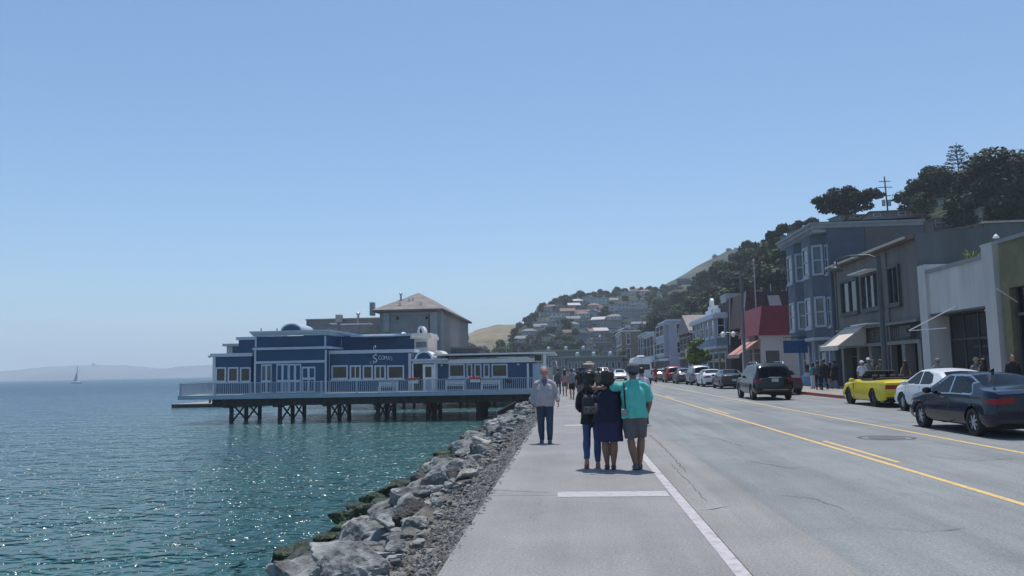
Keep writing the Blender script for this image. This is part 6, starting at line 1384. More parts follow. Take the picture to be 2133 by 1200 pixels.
# white hatchback parked
wt_top = [(0, .90), (.05, 1.0), (.25, 1.15), (.75, 1.40), (1.4, 1.47), (2.3, 1.46), (3.15, 1.06), (3.3, 1.02), (4.0, .84), (4.25, .64)]
wt_poly = [(.95, 1.04), (1.1, 1.30), (1.5, 1.395), (2.25, 1.39), (2.98, 1.04), (2.9, .97), (1.1, .985)]
def hatch(label, paint, name='parked_car', group=None, res=.03, glass=GLC, h=1.0, **k):
    H_ = lambda pl: [(a, .9+(b-.9)*h if b > .9 else b) for a, b in pl]
    P = dict(L=4.25, W=1.78, top=H_(wt_top), belt=[(0, .82), (.5, .96), (3.1, .92), (3.9, .75), (4.25, .58)], wr=.32, wy=(.78, 3.35), label=label, name=name, group=group, mirror=(2.85, 1.0), plate=.62, seats=(2.1, 1.2), res=res,
             regions=regions(H_(wt_poly), (.20, .72), (2.35, 3.14), [1.9], lambda x, y, z, zone: (zone == 'rear' and x > .52 or zone == 'side' and y < .22) and .72 < z < .95, lambda x, y, z, zone: (zone == 'front' and x > .45 or zone == 'side' and y > 3.88) and .56 < z < .70, None, lambda x, y, z, zone: zone == 'rear' and z < .4,
             extra=[('grille', lambda x, y, z, zone: zone == 'front' and x < .5 and .28 < z < .5)]), mats=gm(paint, glass))
    P.update(k); return car(P)
GP = 'cars parked along the far kerb'
WHP = paintm('white_car_paint', (.62, .64, .66), .3)
place(hatch('white rounded two-door car parked between the navy saloon and the yellow convertible', WHP, group=GP, spokes=9), 11.85+.80, 29.96-3.35+2.125)
# yellow convertible
YEL = paintm('yellow_car_paint', (.62, .50, .02), .3)
ctop = [(0, .92), (.06, 1.0), (.7, 1.03), (1.15, 1.03), (1.3, .99), (2.75, .99), (3.0, 1.06), (3.2, 1.04), (4.5, .86), (4.75, .66)]
ctail = lambda x, y, z, zone: zone == 'rear' and .16 < x < .80 and .70 < z < .86
CP = dict(L=4.78, W=1.90, top=ctop, belt=[(0, .88), (.5, .96), (1.6, .93), (3.1, .93), (4.3, .78), (4.75, .6)], wr=.345, wy=(1.0, 3.77), label='bright yellow open-top convertible parked by the red kerb', group=GP, name='parked_car', mirror=(3.0, 1.02), plate=.56, seats=(2.55, 1.75), res=.026,
          regions=[('tail_light', ctail), ('rear_panel', lambda x, y, z, zone: zone == 'rear' and z < .40), ('interior', lambda x, y, z, zone: zone in ('top',) and 1.25 < y < 2.95), ('headlight', lambda x, y, z, zone: zone == 'front' and x > .45 and .56 < z < .68), ('grille', lambda x, y, z, zone: zone == 'front' and x < .42 and .42 < z < .66)],
          mats=gm(YEL), rim=RIMD, er=.6)
c = place(car(CP), 11.96+.84, 33.03-1.0+2.39); yo = -2.39
ws = MB().add([(-.66, yo+3.02, 1.04), (.66, yo+3.02, 1.04), (.56, yo+2.55, 1.36), (-.56, yo+2.55, 1.36)], [(0, 1, 2, 3)]).build('windscreen', GLC, c)
MB().cyl((-.68, yo+3.03, 1.02), (-.57, yo+2.54, 1.37), .03).cyl((.68, yo+3.03, 1.02), (.57, yo+2.54, 1.37), .03).cyl((-.57, yo+2.54, 1.37), (.57, yo+2.54, 1.37), .03).build('windscreen_frame', TRIMB, c)
MB().rings([(0, yo+1.32, .98, .66, .2), (0, yo+1.25, 1.10, .62, .22), (0, yo+1.22, 1.13, .5, .16)], 20, 3).build('folded_hood', mat('black_cloth', (.02, .02, .022), .85), c, smooth=True)
MB().box(-.95, -.93, yo+3.1, yo+3.14, .3, .9).build('wing_seam', TRIMB, c)
# black suv driving away
def suv(label, paint, name='parked_car', group=None, glass=GLC, L=4.78, W_=1.90, h=1.0, roofrail=True, res=.032, **k):
    s = L/4.78; Z = lambda pl: [(a*s, b*h) for a, b in pl]
    top = Z([(0, .98), (.03, 1.12), (.22, 1.55), (.5, 1.74), (1.4, 1.80), (2.9, 1.74), (3.62, 1.22), (3.75, 1.17), (4.5, 1.02), (4.78, .8)]); bl = Z([(0, .95), (.3, 1.10), (3.6, 1.06), (4.5, .92), (4.78, .74)])
    pl = Z([(.42, 1.18), (.62, 1.60), (1.0, 1.68), (2.85, 1.66), (3.42, 1.20), (3.3, 1.13), (.5, 1.14)])
    P = dict(L=L, W=W_, top=top, belt=bl, wr=.375*h, wy=(.98*s, 3.88*s), label=label, name=name, group=group, mirror=(3.25*s, 1.17*h), plate=.98*h, seats=(2.9*s-.35, 1.7*s), res=res, tum=.30, sill=.32, floor=.7, sm=.08,
             regions=regions(pl, (.03, .34), (2.95*s, 3.62*s), [1.30*s, 2.25*s], lambda x, y, z, zone: ((zone == 'rear' and x > .62) or (zone == 'side' and y < .3)) and .90*h < z < 1.13*h, lambda x, y, z, zone: (zone == 'front' and x > .5) and .75*h < z < .9*h, None, lambda x, y, z, zone: zone == 'rear' and z < .52*h,
             extra=[('rear_window', lambda x, y, z, zone: (zone == 'rear' and z > 1.2*h) or (zone == 'top' and y < .30*s and z > 1.2*h)), ('grille', lambda x, y, z, zone: zone == 'front' and x < .45 and .6*h < z < .9*h)]), mats=gm(paint, glass))
    P.update(k); t = car(P)
    if roofrail:
        for sx in (-1, 1): MB().tube([(sx*.64, -L/2+.75, 1.76*h), (sx*.65, -L/2+.9, 1.87*h), (sx*.65, L/2-2.2, 1.86*h), (sx*.64, L/2-2.0, 1.74*h)], .022, 8).build('roof_rail', STEEL, t, smooth=True)
    MB().box(-.6, .6, -L/2-.11, -L/2-.02, .50*h, .54*h).box(-.3, .3, -L/2-.105, -L/2-.02, 1.10*h, 1.13*h).build('chrome_strip', CHROME, t)
    return t
c = suv('big black four-wheel-drive with roof rails driving away ahead of the yellow car', paintm('black_car_paint', (.003, .004, .007), .14), 'car', glass=GLC, res=.026, W_=1.92)
place(c, 9.20+.72, 41.35-.98+2.39)
# parked row beyond
place(saloon('dark car with white roof glare parked just behind the black four-wheel-drive', paintm('plum_grey_paint', (.07, .06, .07), .3), group=GP), 12.25, 49.2)
place(saloon('black saloon parked behind the white coupe', paintm('graphite_paint', (.025, .028, .03), .25), group=GP), 12.05, 63.3)
place(saloon('white low coupe in the parked row, between the black saloon and the silver-blue four-wheel-drive', WHP, group=GP, L=4.75, W_=1.92), 11.9, 70.2)
place(suv('silver-blue four-wheel-drive with roof rails in the parked row', paintm('silver_blue_paint', (.20, .25, .33), .3, .3), group=GP), 11.9, 77.0)
place(hatch('dark grey-blue hatchback in the parked row left of the silver-blue four-wheel-drive', paintm('slate_car_paint', (.07, .085, .12), .3), group=GP, h=1.15), 11.45, 83.8)
place(suv('bright red four-wheel-drive in the parked row', paintm('red_car_paint', (.30, .012, .03), .25), group=GP, h=.98, roofrail=False), 11.25, 91)
place(hatch('pale silver hatchback beyond the red four-wheel-drive', paintm('silver_paint', (.28, .32, .38), .3, .3), group=GP), 10.95, 99.5)
place(saloon('mid-blue saloon farther along the parked row', paintm('mid_blue_paint', (.09, .12, .22), .3), group=GP, L=4.4), 10.9, 106)
place(hatch('white hatchback at the far end of the parked row', WHP, group=GP), 10.8, 113)
place(saloon('grey saloon, last one of the parked row', paintm('grey_paint', (.12, .13, .14), .3), group=GP), 10.8, 121)
# oncoming cars on the waterfront side
place(suv('white four-wheel-drive facing the camera beyond the couple, left one', WHP, 'car', h=1.0), 4.7, 118, math.pi)
place(saloon('dark saloon facing the camera beside the white four-wheel-drive', paintm('ink_paint', (.03, .035, .05), .3), 'car'), 6.9, 126, math.pi)
place(hatch('small white car facing the camera beside the cap of the man in mint green', WHP, 'car'), 6.6, 110, math.pi)
# white van
VANP = mat('van_white', (.74, .75, .78), .4, var=.05, coat=.3)
def van():
    t = thing('van', 'tall white high-roof van seen from behind in the road', 'van', (0, 0, 0)); 
    P = [(x, z) for x, z in ((-.98, .45), (-1.0, 1.0), (-.97, 1.5), (-.90, 2.45), (-.80, 2.66), (-.5, 2.74), (0, 2.76))]; P = P+[(-x, z) for x, z in reversed(P[:-1])]
    b = MB(); st = [(-2.95, .97, 0), (-2.92, 1, 0), (2.0, 1, 0), (2.55, .97, -.12), (2.9, .95, -.5)]
    n = len(P); 
    for y, s, d in st:
        for x, z in P: b.v.append((x*s, y, z+(d if z > 1.6 else d*.3)))
    # bonnet
    for x, z in P: b.v.append((x*.9, 3.15+.0, min(z, 1.25)))
    N = len(st)+1; b.f = [(i*n+j, i*n+j+1, (i+1)*n+j+1, (i+1)*n+j) for i in range(N-1) for j in range(n-1)]+[tuple(range(n)), tuple(range((N-1)*n, N*n))]
    b.build('body', VANP, t, auto=35)
    MB().box(-.76, .76, -2.985, -2.955, 1.48, 2.02).build('rear_window', GLB, t); MB().box(-.006, .006, -2.97, -2.952, .5, 2.55).build('door_seam', TRIMB, t)
    for sx in (-1, 1):
        MB().box(sx*.86, sx*.95, -2.99, -2.94, .95, 1.4).build('tail_light', TAIL, t); MB().box(sx*.99, sx*1.0, 1.0, 2.3, 1.4, 1.95).build('side_window', GLB, t)
        MB().box(sx*1.02, sx*1.2, 2.1, 2.2, 1.3, 1.75).build('mirror', TRIMB, t)
        for y in (-1.75, 1.95): thing_wheel(sx*.87, y, .36, RIMD, t, sx, 6)
    MB().box(-1.0, 1.0, -3.12, -2.94, .42, .62).build('rear_bumper', TRIMB, t); MB().box(-.16, .16, -2.975, -2.95, .85, 1.0).build('number_plate', PLATE, t)
    MB().box(-.85, .85, -2.8, 2.6, .3, .5).build('underbody', UNDER, t); MB().box(-.3, .3, -2.97, -2.9, 2.66, 2.72).build('brake_light', TAIL, t)
    MB().rings([(0, -1.4, 2.74, .42, .5), (0, -1.4, 2.9, .38, .45), (0, -1.4, 2.93, .3, .4)], 20, 4).build('roof_vent', VANP, t, smooth=True)
    return t
place(van(), 7.22, 82.4+2.95)
# tour trolley far ahead
def trolley():
    t = thing('trolley_bus', 'dark tour trolley with cream clerestory roof far ahead on the road above the crowd', 'bus', (0, 0, 0)); TG = mat('trolley_green', (.03, .04, .035), .4, coat=.5)
    MB().box(-1.15, 1.15, -4, 4, .4, 1.5).build('body', TG, t)
    for sx in (-1, 1):
        for y in (-4, -2.4, -.8, .8, 2.4, 3.9): MB().box(sx*1.12-.05, sx*1.12+.05, y, y+.12, 1.5, 2.5).build('post', TG, t)
    MB().box(-1.05, 1.05, -3.98, -3.93, 1.5, 2.45).build('rear_window', GLB, t)
    MB().rings([(0, 0, 2.5, 1.28, 4.3), (0, 0, 2.68, 1.25, 4.2), (0, 0, 2.78, .95, 3.9)], 28, 5).build('roof', mat('cream_bus_roof', (.55, .40, .24), .6), t, auto=40); MB().box(-.6, .6, -3.4, 3.4, 2.75, 3.0).build('clerestory', TG, t); MB().rings([(0, 0, 3.0, .75, 3.6), (0, 0, 3.12, .5, 3.3)], 24, 5).build('upper_roof', MATS['cream_bus_roof'], t)
    MB().box(-1.16, 1.16, -4.02, -3.99, .9, 1.0).build('gold_stripe', mat('gold_stripe', (.5, .36, .1), .5), t)
    for sx in (-1, 1):
        for y in (-2.6, 2.6): thing_wheel(sx*1.0, y, .42, RIMD, t, sx, 6)
    return t
place(trolley(), 4.0, 176)
# red scooter beside the van
t = thing('motor_scooter', 'red motor scooter ridden beside the white van', 'scooter', (0, 0, 0)); SR = paintm('scooter_red', (.35, .015, .02), .3)
MB().tube([(0, -.75, .62), (0, -.4, .66), (0, 0, .58), (0, .1, .35), (0, .4, .32), (0, .62, .6), (0, .7, .95)], [(.14, .12), (.19, .16), (.17, .14), (.2, .06), (.2, .06), (.17, .08), (.15, .05)], 12).build('body', SR, t, smooth=True)
for y in (-.62, .78):
    w = MB().lathe([(.15, -.05), (.24, -.05), (.26, 0), (.24, .05), (.15, .05)], (0, y, .26), 20, 'X').build('wheel', TYRE, t, auto=40); MB().lathe([(.16, -.03), (.16, .03), (.02, .04)], (0, y, .26), 14, 'X').build('rim', RIMM, w)
MB().tube([(-.34, .58, 1.02), (0, .66, 1.0), (.34, .58, 1.02)], .02, 6).build('handlebar', BLACK, t, smooth=True); MB().rings([(0, -.35, .74, .16, .4), (0, -.35, .82, .14, .36)], 16, 3).build('seat', SEAT, t, smooth=True); MB().box(-.08, .08, -.88, -.84, .6, .7).build('tail_light', TAIL, t)
SCOOT = (PY(1366, 790, 92).x, 92.0); t.location = (SCOOT[0], SCOOT[1], 0); org()
# ================================================================== people
SKIN = mat('skin', (.36, .20, .14), .55, var=.08, vscale=6); SKIN2 = mat('tanned_skin', (.24, .125, .085), .55, var=.08, vscale=6)
def cl(name, col, rough=.85, var=.10): return mat('cloth_'+name, col, rough, var=var, vscale=7, bump=.35, bscale=40, bdist=.004)
def hand(b, w, e, side, curl=.5, s=1.0):
    """hand below wrist w, forearm coming from e"""
    w, e = Vector(w), Vector(e); d = (w-e).normalized(); lat = Vector((0, 1, 0)); lat = (lat-d*lat.dot(d)).normalized(); n = d.cross(lat).normalized()
    if n.x*side > 0: n = -n
    pe = w+d*.085*s; b.tube([w, w+d*.045*s, pe], [(.017*s, .030*s), (.016*s, .042*s), (.014*s, .040*s)], 10)
    for i, (o, l) in enumerate(((.030, .072), (.010, .080), (-.010, .074), (-.030, .058))):
        p0 = pe+lat*o*s-d*.01; c1 = d*math.cos(curl*.6)+n*math.sin(curl*.6); c2 = d*math.cos(curl*1.5)+n*math.sin(curl*1.5); p1 = p0+c1*l*.5*s; p2 = p1+c2*l*.5*s; b.tube([p0, p1, p2], [.0095*s, .0088*s, .0075*s], 8)
    t0 = w+d*.025*s+lat*.028*s; t1 = t0+(d*.6+lat*.7+n*.3).normalized()*.038*s; b.tube([t0, t1, t1+(d*.85+lat*.2+n*.3).normalized()*.03*s], [.013*s, .0105*s, .0085*s], 8)
def head(b, hc, yaw=0, s=1.09, tilt=0):
    Rm = Matrix.Rotation(yaw, 3, 'Z') @ Matrix.Rotation(tilt, 3, 'X'); hc = Vector(hc); T = lambda p: hc+Rm @ Vector(p)*s
    def E(c, r): b.ell(T(c), [q*s for q in r], 18, 12, Rm)
    s *= 1.0; E((0, -.012, .025), (.080, .098, .092)); E((0, .022, -.035), (.058, .068, .075)); E((0, .058, -.085), (.030, .026, .022)); E((0, .094, -.022), (.014, .024, .014)); E((0, .088, .004), (.010, .016, .026))
    E((0, .074, .030), (.052, .020, .012)); E((0, .082, -.052), (.025, .014, .007)); E((0, .080, -.064), (.021, .014, .007)); E((.036, .066, -.012), (.022, .02, .02)); E((-.036, .066, -.012), (.022, .02, .02))
    for q in (-1, 1): E((q*.076, -.004, -.004), (.010, .018, .030))
    return T, Rm
def person(P):
    """standing or walking figure facing +Y; all joints in metres before scaling"""
    J = dict(hipL=(-.09, 0, .90), hipR=(.09, 0, .90), kneeL=(-.10, .02, .49), kneeR=(.10, .02, .49), ankL=(-.10, -.03, .08), ankR=(.10, -.03, .08), shL=(-.175, 0, 1.395), shR=(.175, 0, 1.395), elL=(-.25, -.03, 1.14), elR=(.25, -.03, 1.14), wrL=(-.26, .04, .90), wrR=(.26, .04, .90), neck=(0, -.01, 1.50), head=(0, .01, 1.625)); J.update(P.get('J', {}))
    J = {k: Vector(v) for k, v in J.items()}; vox = P.get('vox', .011); wf = P.get('girth', 1.0); fem = P.get('fem', 0); sc = P.get('h', 1.75)/1.75
    t = thing('person', P['label'], 'person', (0, 0, 0), P.get('group')); sk = P.get('skin', SKIN); b = MB()
    T, Rm = head(b, J['head']+Vector((0, 0, .012)), P.get('yaw', 0), 1.09, P.get('tilt', 0))
    b.tube([J['neck']+Vector((0, -.01, -.06)), J['head']+Vector((0, -.02, -.05))], [.060, .055], 12)
    ws = (.115 if fem else .135)*wf; hp = (.165 if fem else .155)*wf
    tor = [(0, 0, .86, hp*.85, .10*wf), (0, 0, .95, hp, .115*wf), (0, 0.0, 1.10, ws, .10*wf), (0, .0, 1.25, .15*wf, .115*wf), (0, -.005, 1.36, .158, .105), (0, -.01, 1.43, .115, .075), (0, -.012, 1.49, .065, .06)]
    b.rings(tor, 20, 2.3)
    for s in 'LR':
        sh, el, wr, hi, kn, an = (J[k+s] for k in ('sh', 'el', 'wr', 'hip', 'knee', 'ank'))
        b.tube([sh+(Vector((0, 0, -.03))-sh*0)*1, sh.lerp(el, .5), el], [.055, .046, .038], 10); b.tube([el, el.lerp(wr, .35), wr], [.038, .036, .025], 10); hand(b, wr, el, -1 if s == 'L' else 1, P.get('curl', .5))
        b.tube([hi, hi.lerp(kn, .5), kn], [.085*wf, .068, .052], 12); b.tube([kn, kn.lerp(an, .33), an], [.055*max(1, wf*.95), .061*max(1, wf*.95), .037], 12)
        ft = P.get('foot'+s, 0); fd = Vector((0.02*(1 if s == 'R' else -1), math.cos(ft), math.sin(ft))); b.tube([an+Vector((0, -.03, -.035)), an+Vector((0, 0, -.04))+fd*.09, an+Vector((0, 0, -.045))+fd*.17], [(.034, .034), (.042, .026), (.038, .016)], 10)
    me = remesh(b, vox, 'body', 2); me.transform(Matrix.Scale(sc, 4)); bo = link_mesh('body', me, sk, t)
    def cloth(b, name, m, vox_=None, fold=.010, it=3):
        me = remesh(b, vox_ or vox*1.15, name, it, fold, seed=len(t.children)*3.3); me.transform(Matrix.Scale(sc, 4)); return link_mesh(name, me, m, t)
    # trousers / shorts / skirt
    low = P.get('low', 'trousers'); lm = P.get('lowm')
    b = MB(); e = .016
    if low in ('trousers', 'jeans', 'shorts'):
        b.rings([(0, 0, .84, hp*.9+e, .10*wf+e), (0, -.01, .93, hp+e+.005, .125*wf+e), (0, 0, 1.02, ws+e+.01, .105*wf+e)], 20, 2.4)
        for s in 'LR':
            hi, kn, an = J['hip'+s], J['knee'+s], J['ank'+s]
            if low == 'shorts': k2 = hi.lerp(kn, P.get('short', .95)); b.tube([hi, hi.lerp(k2, .5), k2], [.10*wf, .10*max(1, wf*.98), .098], 14, round_ends=False)
            else:
                w = P.get('leg', 1.0); b.tube([hi, hi.lerp(kn, .5), kn], [.098*wf, .082*w, .066*w], 14, False); b.tube([kn, kn.lerp(an, .4), an+Vector((0, 0, -.01))], [.066*w, .064*w, .050*w], 14, False)
    elif low == 'skirt':
        zb_ = P.get('hem', .50); fl = P.get('flare', .20); b.rings([(0, 0, zb_, fl+.02, fl*.72), (0, 0, zb_+.12, fl+.01, fl*.70), (0, -.01, .86, hp+.035, .15*wf), (0, 0, 1.04, ws+.03, .12*wf)], 24, 2.2)
    elif low == 'leggings':
        b.rings([(0, 0, .84, hp*.9+.01, .10*wf+.01), (0, -.01, .93, hp+.012, .125*wf+.01), (0, 0, 1.02, ws+.02, .11*wf)], 20, 2.3)
        for s in 'LR':
            hi, kn, an = J['hip'+s], J['knee'+s], J['ank'+s]; b.tube([hi, hi.lerp(kn, .5), kn], [.096*wf, .082, .068], 12, False); b.tube([kn, kn.lerp(an, .35), an+Vector((0, 0, .03))], [.068, .071, .050], 12, False)
    cloth(b, dict(trousers='trousers', jeans='jeans', shorts='shorts', skirt='skirt', leggings='leggings')[low], lm)
    # top
    b = MB(); zt_ = P.get('top_hem', .90); g = .018+P.get('loose', .0); fl = P.get('top_flare', 0)
    b.rings([(0, 0, zt_, hp+g+.012+fl, .125*wf+g+fl*.7), (0, -.0, zt_+.08, hp+g+.01+fl*.6, .125*wf+g+fl*.4), (0, 0, 1.10, max(ws, hp*.86)+g+P.get('belly', 0), .115*wf+g+P.get('belly', 0)), (0, .0, 1.25, .155*wf+g, .12*wf+g), (0, -.005, 1.34, .158+g, .11+g), (0, -.01, 1.41, .112+g*.5, .085+g*.5), (0, -.014, 1.495, .072, .066)], 24, 2.3)
    sl = P.get('sleeve', 'long')
    for s in 'LR':
        sh, el, wr = J['sh'+s], J['el'+s], J['wr'+s]
        b.tube([J['neck']+Vector((0, -.005, -.055)), (J['neck']+Vector((0, 0, -.07))).lerp(sh, .6)+Vector((0, 0, .004)), sh+Vector((0, 0, -.022))], [.060, .062+g*.3, .060+g*.4], 12)
        if sl == 'long': b.tube([sh+Vector((0, 0, -.02)), sh.lerp(el, .5), el], [.060+g*.4, .058+g*.4, .052+g*.5], 12); b.tube([el, el.lerp(wr, .5), wr+(el-wr)*.05], [.054+g*.5, .048+g*.3, .040+g*.2], 12, False)
        elif sl == 'short': b.tube([sh+Vector((0, 0, -.02)), sh.lerp(el, .4), sh.lerp(el, .74)], [.062+g*.4, .064+g*.4, .064+g*.4], 12)
    tp = cloth(b, P.get('topname', 'shirt'), P['topm'], fold=.022)
    if P.get('collar'): b = MB(); b.tube([J['neck']+Vector((0, -.015, -.03)), J['neck']+Vector((0, -.01, .015))], [.078, .072], 16, False); cloth(b, 'collar', P['topm'], .012, 0)
    # shoes
    for s in 'LR':
        an = J['ank'+s]; ft = P.get('foot'+s, 0); fd = Vector((0.02*(1 if s == 'R' else -1), math.cos(ft), math.sin(ft))); b = MB(); e2 = P.get('shoe', 1.0)
        b.tube([an+Vector((0, -.035, -.035)), an+Vector((0, 0, -.038))+fd*.09, an+Vector((0, 0, -.043))+fd*.185], [(.044*e2, .042*e2), (.050*e2, .036*e2), (.045*e2, .026*e2)], 12); b.tube([an+Vector((0, -.01, -.03)), an+Vector((0, -.01, .01))], [.045*e2, .042*e2], 12, False)
        cloth(b, 'shoe', P.get('shoem', TRIMB), .010, 0, 2)
    # hair / hat
    hr = P.get('hair', 'short'); b = MB(); hm = P.get('hairm')
    def E(c, r): b.ell(T(c), [q*1.09 for q in r], 18, 12, Rm)
    if hr == 'short': E((0, -.032, .062), (.086, .092, .076)); E((0, -.034, .045), (.087, .088, .080)); E((0, -.055, .0), (.084, .064, .062)); me = remesh(b, vox, 'hair', 1, .006, (40, 40, 40))
    elif hr == 'long':
        E((0, -.028, .045), (.100, .112, .094)); E((0, -.065, -.06), (.102, .066, .10)); E((0, -.075, -.17), (.095, .050, .12)); E((.05, -.07, -.21), (.050, .040, .08)); E((-.05, -.07, -.22), (.050, .040, .09)); me = remesh(b, vox, 'hair', 1, .016, (38, 38, 10))
    elif hr == 'bob': E((0, -.028, .045), (.108, .118, .098)); E((0, -.060, -.045), (.112, .076, .085)); E((.055, -.03, -.06), (.040, .05, .07)); E((-.055, -.03, -.06), (.040, .05, .07)); me = remesh(b, vox, 'hair', 1, .018, (32, 32, 20))
    else: me = None
    if me: me.transform(Matrix.Scale(sc, 4)); link_mesh('hair', me, hm, t)
    if P.get('hat') == 'cap':
        b = MB(); E((0, -.012, .066), (.098, .116, .080)); E((0, -.03, .02), (.094, .100, .06)); b.ell(T((0, .10, .045)), (.07, .075, .012), 14, 8, Rm); cloth(b, 'cap', P['hatm'], .010, .002, 2)
    elif P.get('hat') == 'sunhat': b = MB(); E((0, -.012, .07), (.092, .105, .075)); b.ell(T((0, 0, .045)), (.17, .18, .014), 18, 8, Rm); cloth(b, 'hat', P['hatm'], .012, .004, 2)
    return t
def put(t, x, y, a=0, z=0): t.location = (x, y, z); t.rotation_euler = (0, 0, a); return t
HBR = mat('dark_brown_hair', (.025, .016, .014), .5, var=.4, vscale=20); HGR = mat('grey_hair', (.30, .29, .28), .6, var=.3, vscale=25); HBK = mat('black_hair', (.012, .011, .012), .45, var=.4, vscale=20); HBL = mat('fair_hair', (.30, .2, .1), .6, var=.3, vscale=20)
DEN = cl('denim', (.035, .055, .10)); DEN2 = cl('blue_denim', (.04, .075, .19)); BLK = cl('black', (.010, .011, .016)); NVY = cl('navy', (.010, .012, .035)); GRS = cl('grey_shorts', (.105, .10, .11)); MINT = cl('mint', (.10, .50, .42)); BEI = cl('beige', (.42, .37, .38)); SKT = cl('dark_blue_skirt', (.022, .022, .075))
PNK = cl('pink', (.42, .22, .27)); GRY = cl('grey', (.20, .22, .23)); WHT = cl('white', (.58, .60, .64)); TEA = cl('teal', (.04, .30, .30)); RED = cl('red', (.35, .02, .03)); OLV = cl('olive', (.09, .095, .06)); CAPG = cl('charcoal', (.085, .09, .11)); CAPB = cl('royal', (.015, .03, .15)); SHOEW = mat('pale_shoe', (.32, .31, .30), .7); SHOEG = mat('grey_shoe', (.11, .11, .115), .7); SHOEP = mat('coral_shoe', (.48, .18, .15), .7)
# man walking towards the camera
m1 = person(dict(label='grey-haired man in loose beige shirt and jeans walking towards the camera', h=1.75, girth=1.22, belly=.03, loose=.022, top_hem=.86, topm=BEI, lowm=DEN, low='jeans', leg=1.25, hair='short', hairm=HGR, shoem=SHOEG, shoe=1.1, yaw=.12, vox=.010,
    J=dict(elL=(-.285, .02, 1.14), wrL=(-.315, .14, .95), elR=(.27, -.04, 1.13), wrR=(.275, .0, .88), kneeL=(-.11, .06, .50), ankL=(-.10, .05, .08), kneeR=(.10, .0, .49), ankR=(.09, -.10, .08), shL=(-.19, 0, 1.385), shR=(.19, 0, 1.385)), collar=1))
me_ = remesh(MB().rings([(0, .118, 1.25, .02, .02), (0, .108, 1.36, .045, .03), (0, .07, 1.46, .065, .035), (0, .06, 1.485, .06, .03)], 14), .01, 'inner_shirt', 2); link_mesh('inner_shirt', me_, cl('slate_blue', (.10, .12, .19)), m1)
for c_ in m1.children:
    if c_.name.startswith('body'): c_.data.materials[0] = mat('ruddy_skin', (.46, .21, .16), .55, var=.1, vscale=8)
put(m1, -.62, 19.15, math.pi)
# trio seen from behind
m2 = person(dict(label='man in mint green polo shirt, grey shorts and dark cap, arm round the woman', h=1.76, girth=1.22, loose=.02, top_hem=.87, topm=MINT, lowm=GRS, low='shorts', short=.92, sleeve='short', hair='short', hairm=HBK, hat='cap', hatm=CAPG, skin=SKIN2, shoem=SHOEG, shoe=1.12, vox=.010, collar=1, yaw=.15,
    J=dict(shL=(-.195, 0, 1.40), elL=(-.40, .06, 1.365), wrL=(-.61, -.03, 1.375), shR=(.20, 0, 1.385), elR=(.275, -.02, 1.13), wrR=(.235, .08, .93), kneeL=(-.07, .0, .49), ankL=(-.005, -.02, .08), kneeR=(.11, .08, .51), ankR=(.07, .08, .08))))
put(m2, 1.06, 13.95)
m3 = person(dict(label='dark-haired woman in a black top and dark blue skirt in the middle of the trio', h=1.66, girth=1.30, fem=1, loose=.03, top_hem=.84, top_flare=.03, topm=NVY, lowm=SKT, low='skirt', hem=.50, flare=.235, hair='bob', hairm=HBR, skin=SKIN2, shoem=mat('brown_sandal', (.10, .065, .05), .7), vox=.010,
    J=dict(elL=(-.27, .03, 1.14), wrL=(-.22, .15, .98), elR=(.26, .05, 1.14), wrR=(.22, .16, .98), kneeL=(-.07, .02, .49), ankL=(-.045, .03, .08), kneeR=(.085, .0, .49), ankR=(.065, -.03, .08))))
put(m3, .63, 14.05)
m4 = person(dict(label='long-haired woman in black top and blue jeans, left in the trio, heel lifted', h=1.66, girth=1.0, fem=1, loose=.015, top_hem=.80, topm=BLK, lowm=DEN2, low='leggings', hair='long', hairm=HBR, shoem=SHOEP, vox=.010, yaw=-.5,
    J=dict(elL=(-.24, .03, 1.14), wrL=(-.19, .17, 1.02), elR=(.25, -.05, 1.13), wrR=(.24, .08, .97), kneeL=(-.10, .08, .52), ankL=(-.115, -.10, .145), kneeR=(.09, .06, .49), ankR=(.09, .05, .08)), footL=-.75))
put(m4, .35, 14.25)
# bags
t = thing('backpack', 'small black and grey patterned backpack on the long-haired woman', 'backpack', (.35, 14.08, .95))
b = MB().rings([(.33, 14.07, .93, .13, .06), (.33, 14.06, .97, .15, .075), (.33, 14.06, 1.20, .14, .07), (.33, 14.08, 1.27, .10, .05)], 20, 3.2); b.build('pack', mat('bag_black', (.03, .03, .035), .7), t, smooth=True)
MB().rings([(.33, 14.0, .95, .12, .03), (.33, 13.985, 1.0, .125, .035), (.33, 13.99, 1.08, .12, .03)], 18, 3).build('front_pocket', mat('bag_pattern', (.10, .095, .09), .8, var=.9, vscale=45), t, smooth=True)
for sx in (-.08, .08): MB().tube([(.33+sx, 14.05, 1.24), (.35+sx*1.1, 14.12, 1.35), (.35+sx*1.1, 14.3, 1.36), (.35+sx*1.2, 14.38, 1.2)], [(.018, .006)]*4, 6).build('strap', MATS['bag_black'], t, smooth=True)
MB().ell((.26, 13.99, 1.25), (.02, .01, .008)).ell((.42, 13.985, 1.245), (.03, .01, .008)).build('buckle', CHROME, t)
org()
t = thing('sunglasses', 'sunglasses pushed up on the hair of the long-haired woman', 'sunglasses', (.35, 14.3, 1.63)); MB().tube([(.25, 14.25, 1.62), (.28, 14.34, 1.645), (.36, 14.37, 1.65), (.44, 14.35, 1.645), (.46, 14.25, 1.62)], .006, 6).ell((.32, 14.355, 1.65), (.03, .01, .02)).ell((.40, 14.36, 1.65), (.03, .01, .02)).build('frame', CHROME, t, smooth=True)
org()
t = thing('shoulder_bag', 'slim black strap bag worn across the back of the man in mint green', 'bag', (.93, 13.8, 1.2))
MB().tube([(.90, 13.93, 1.475), (.895, 13.84, 1.44), (.895, 13.795, 1.30), (.90, 13.775, 1.12), (.905, 13.775, 1.02)], [(.013, .005)]*5, 8).build('strap', BLK, t, smooth=True)
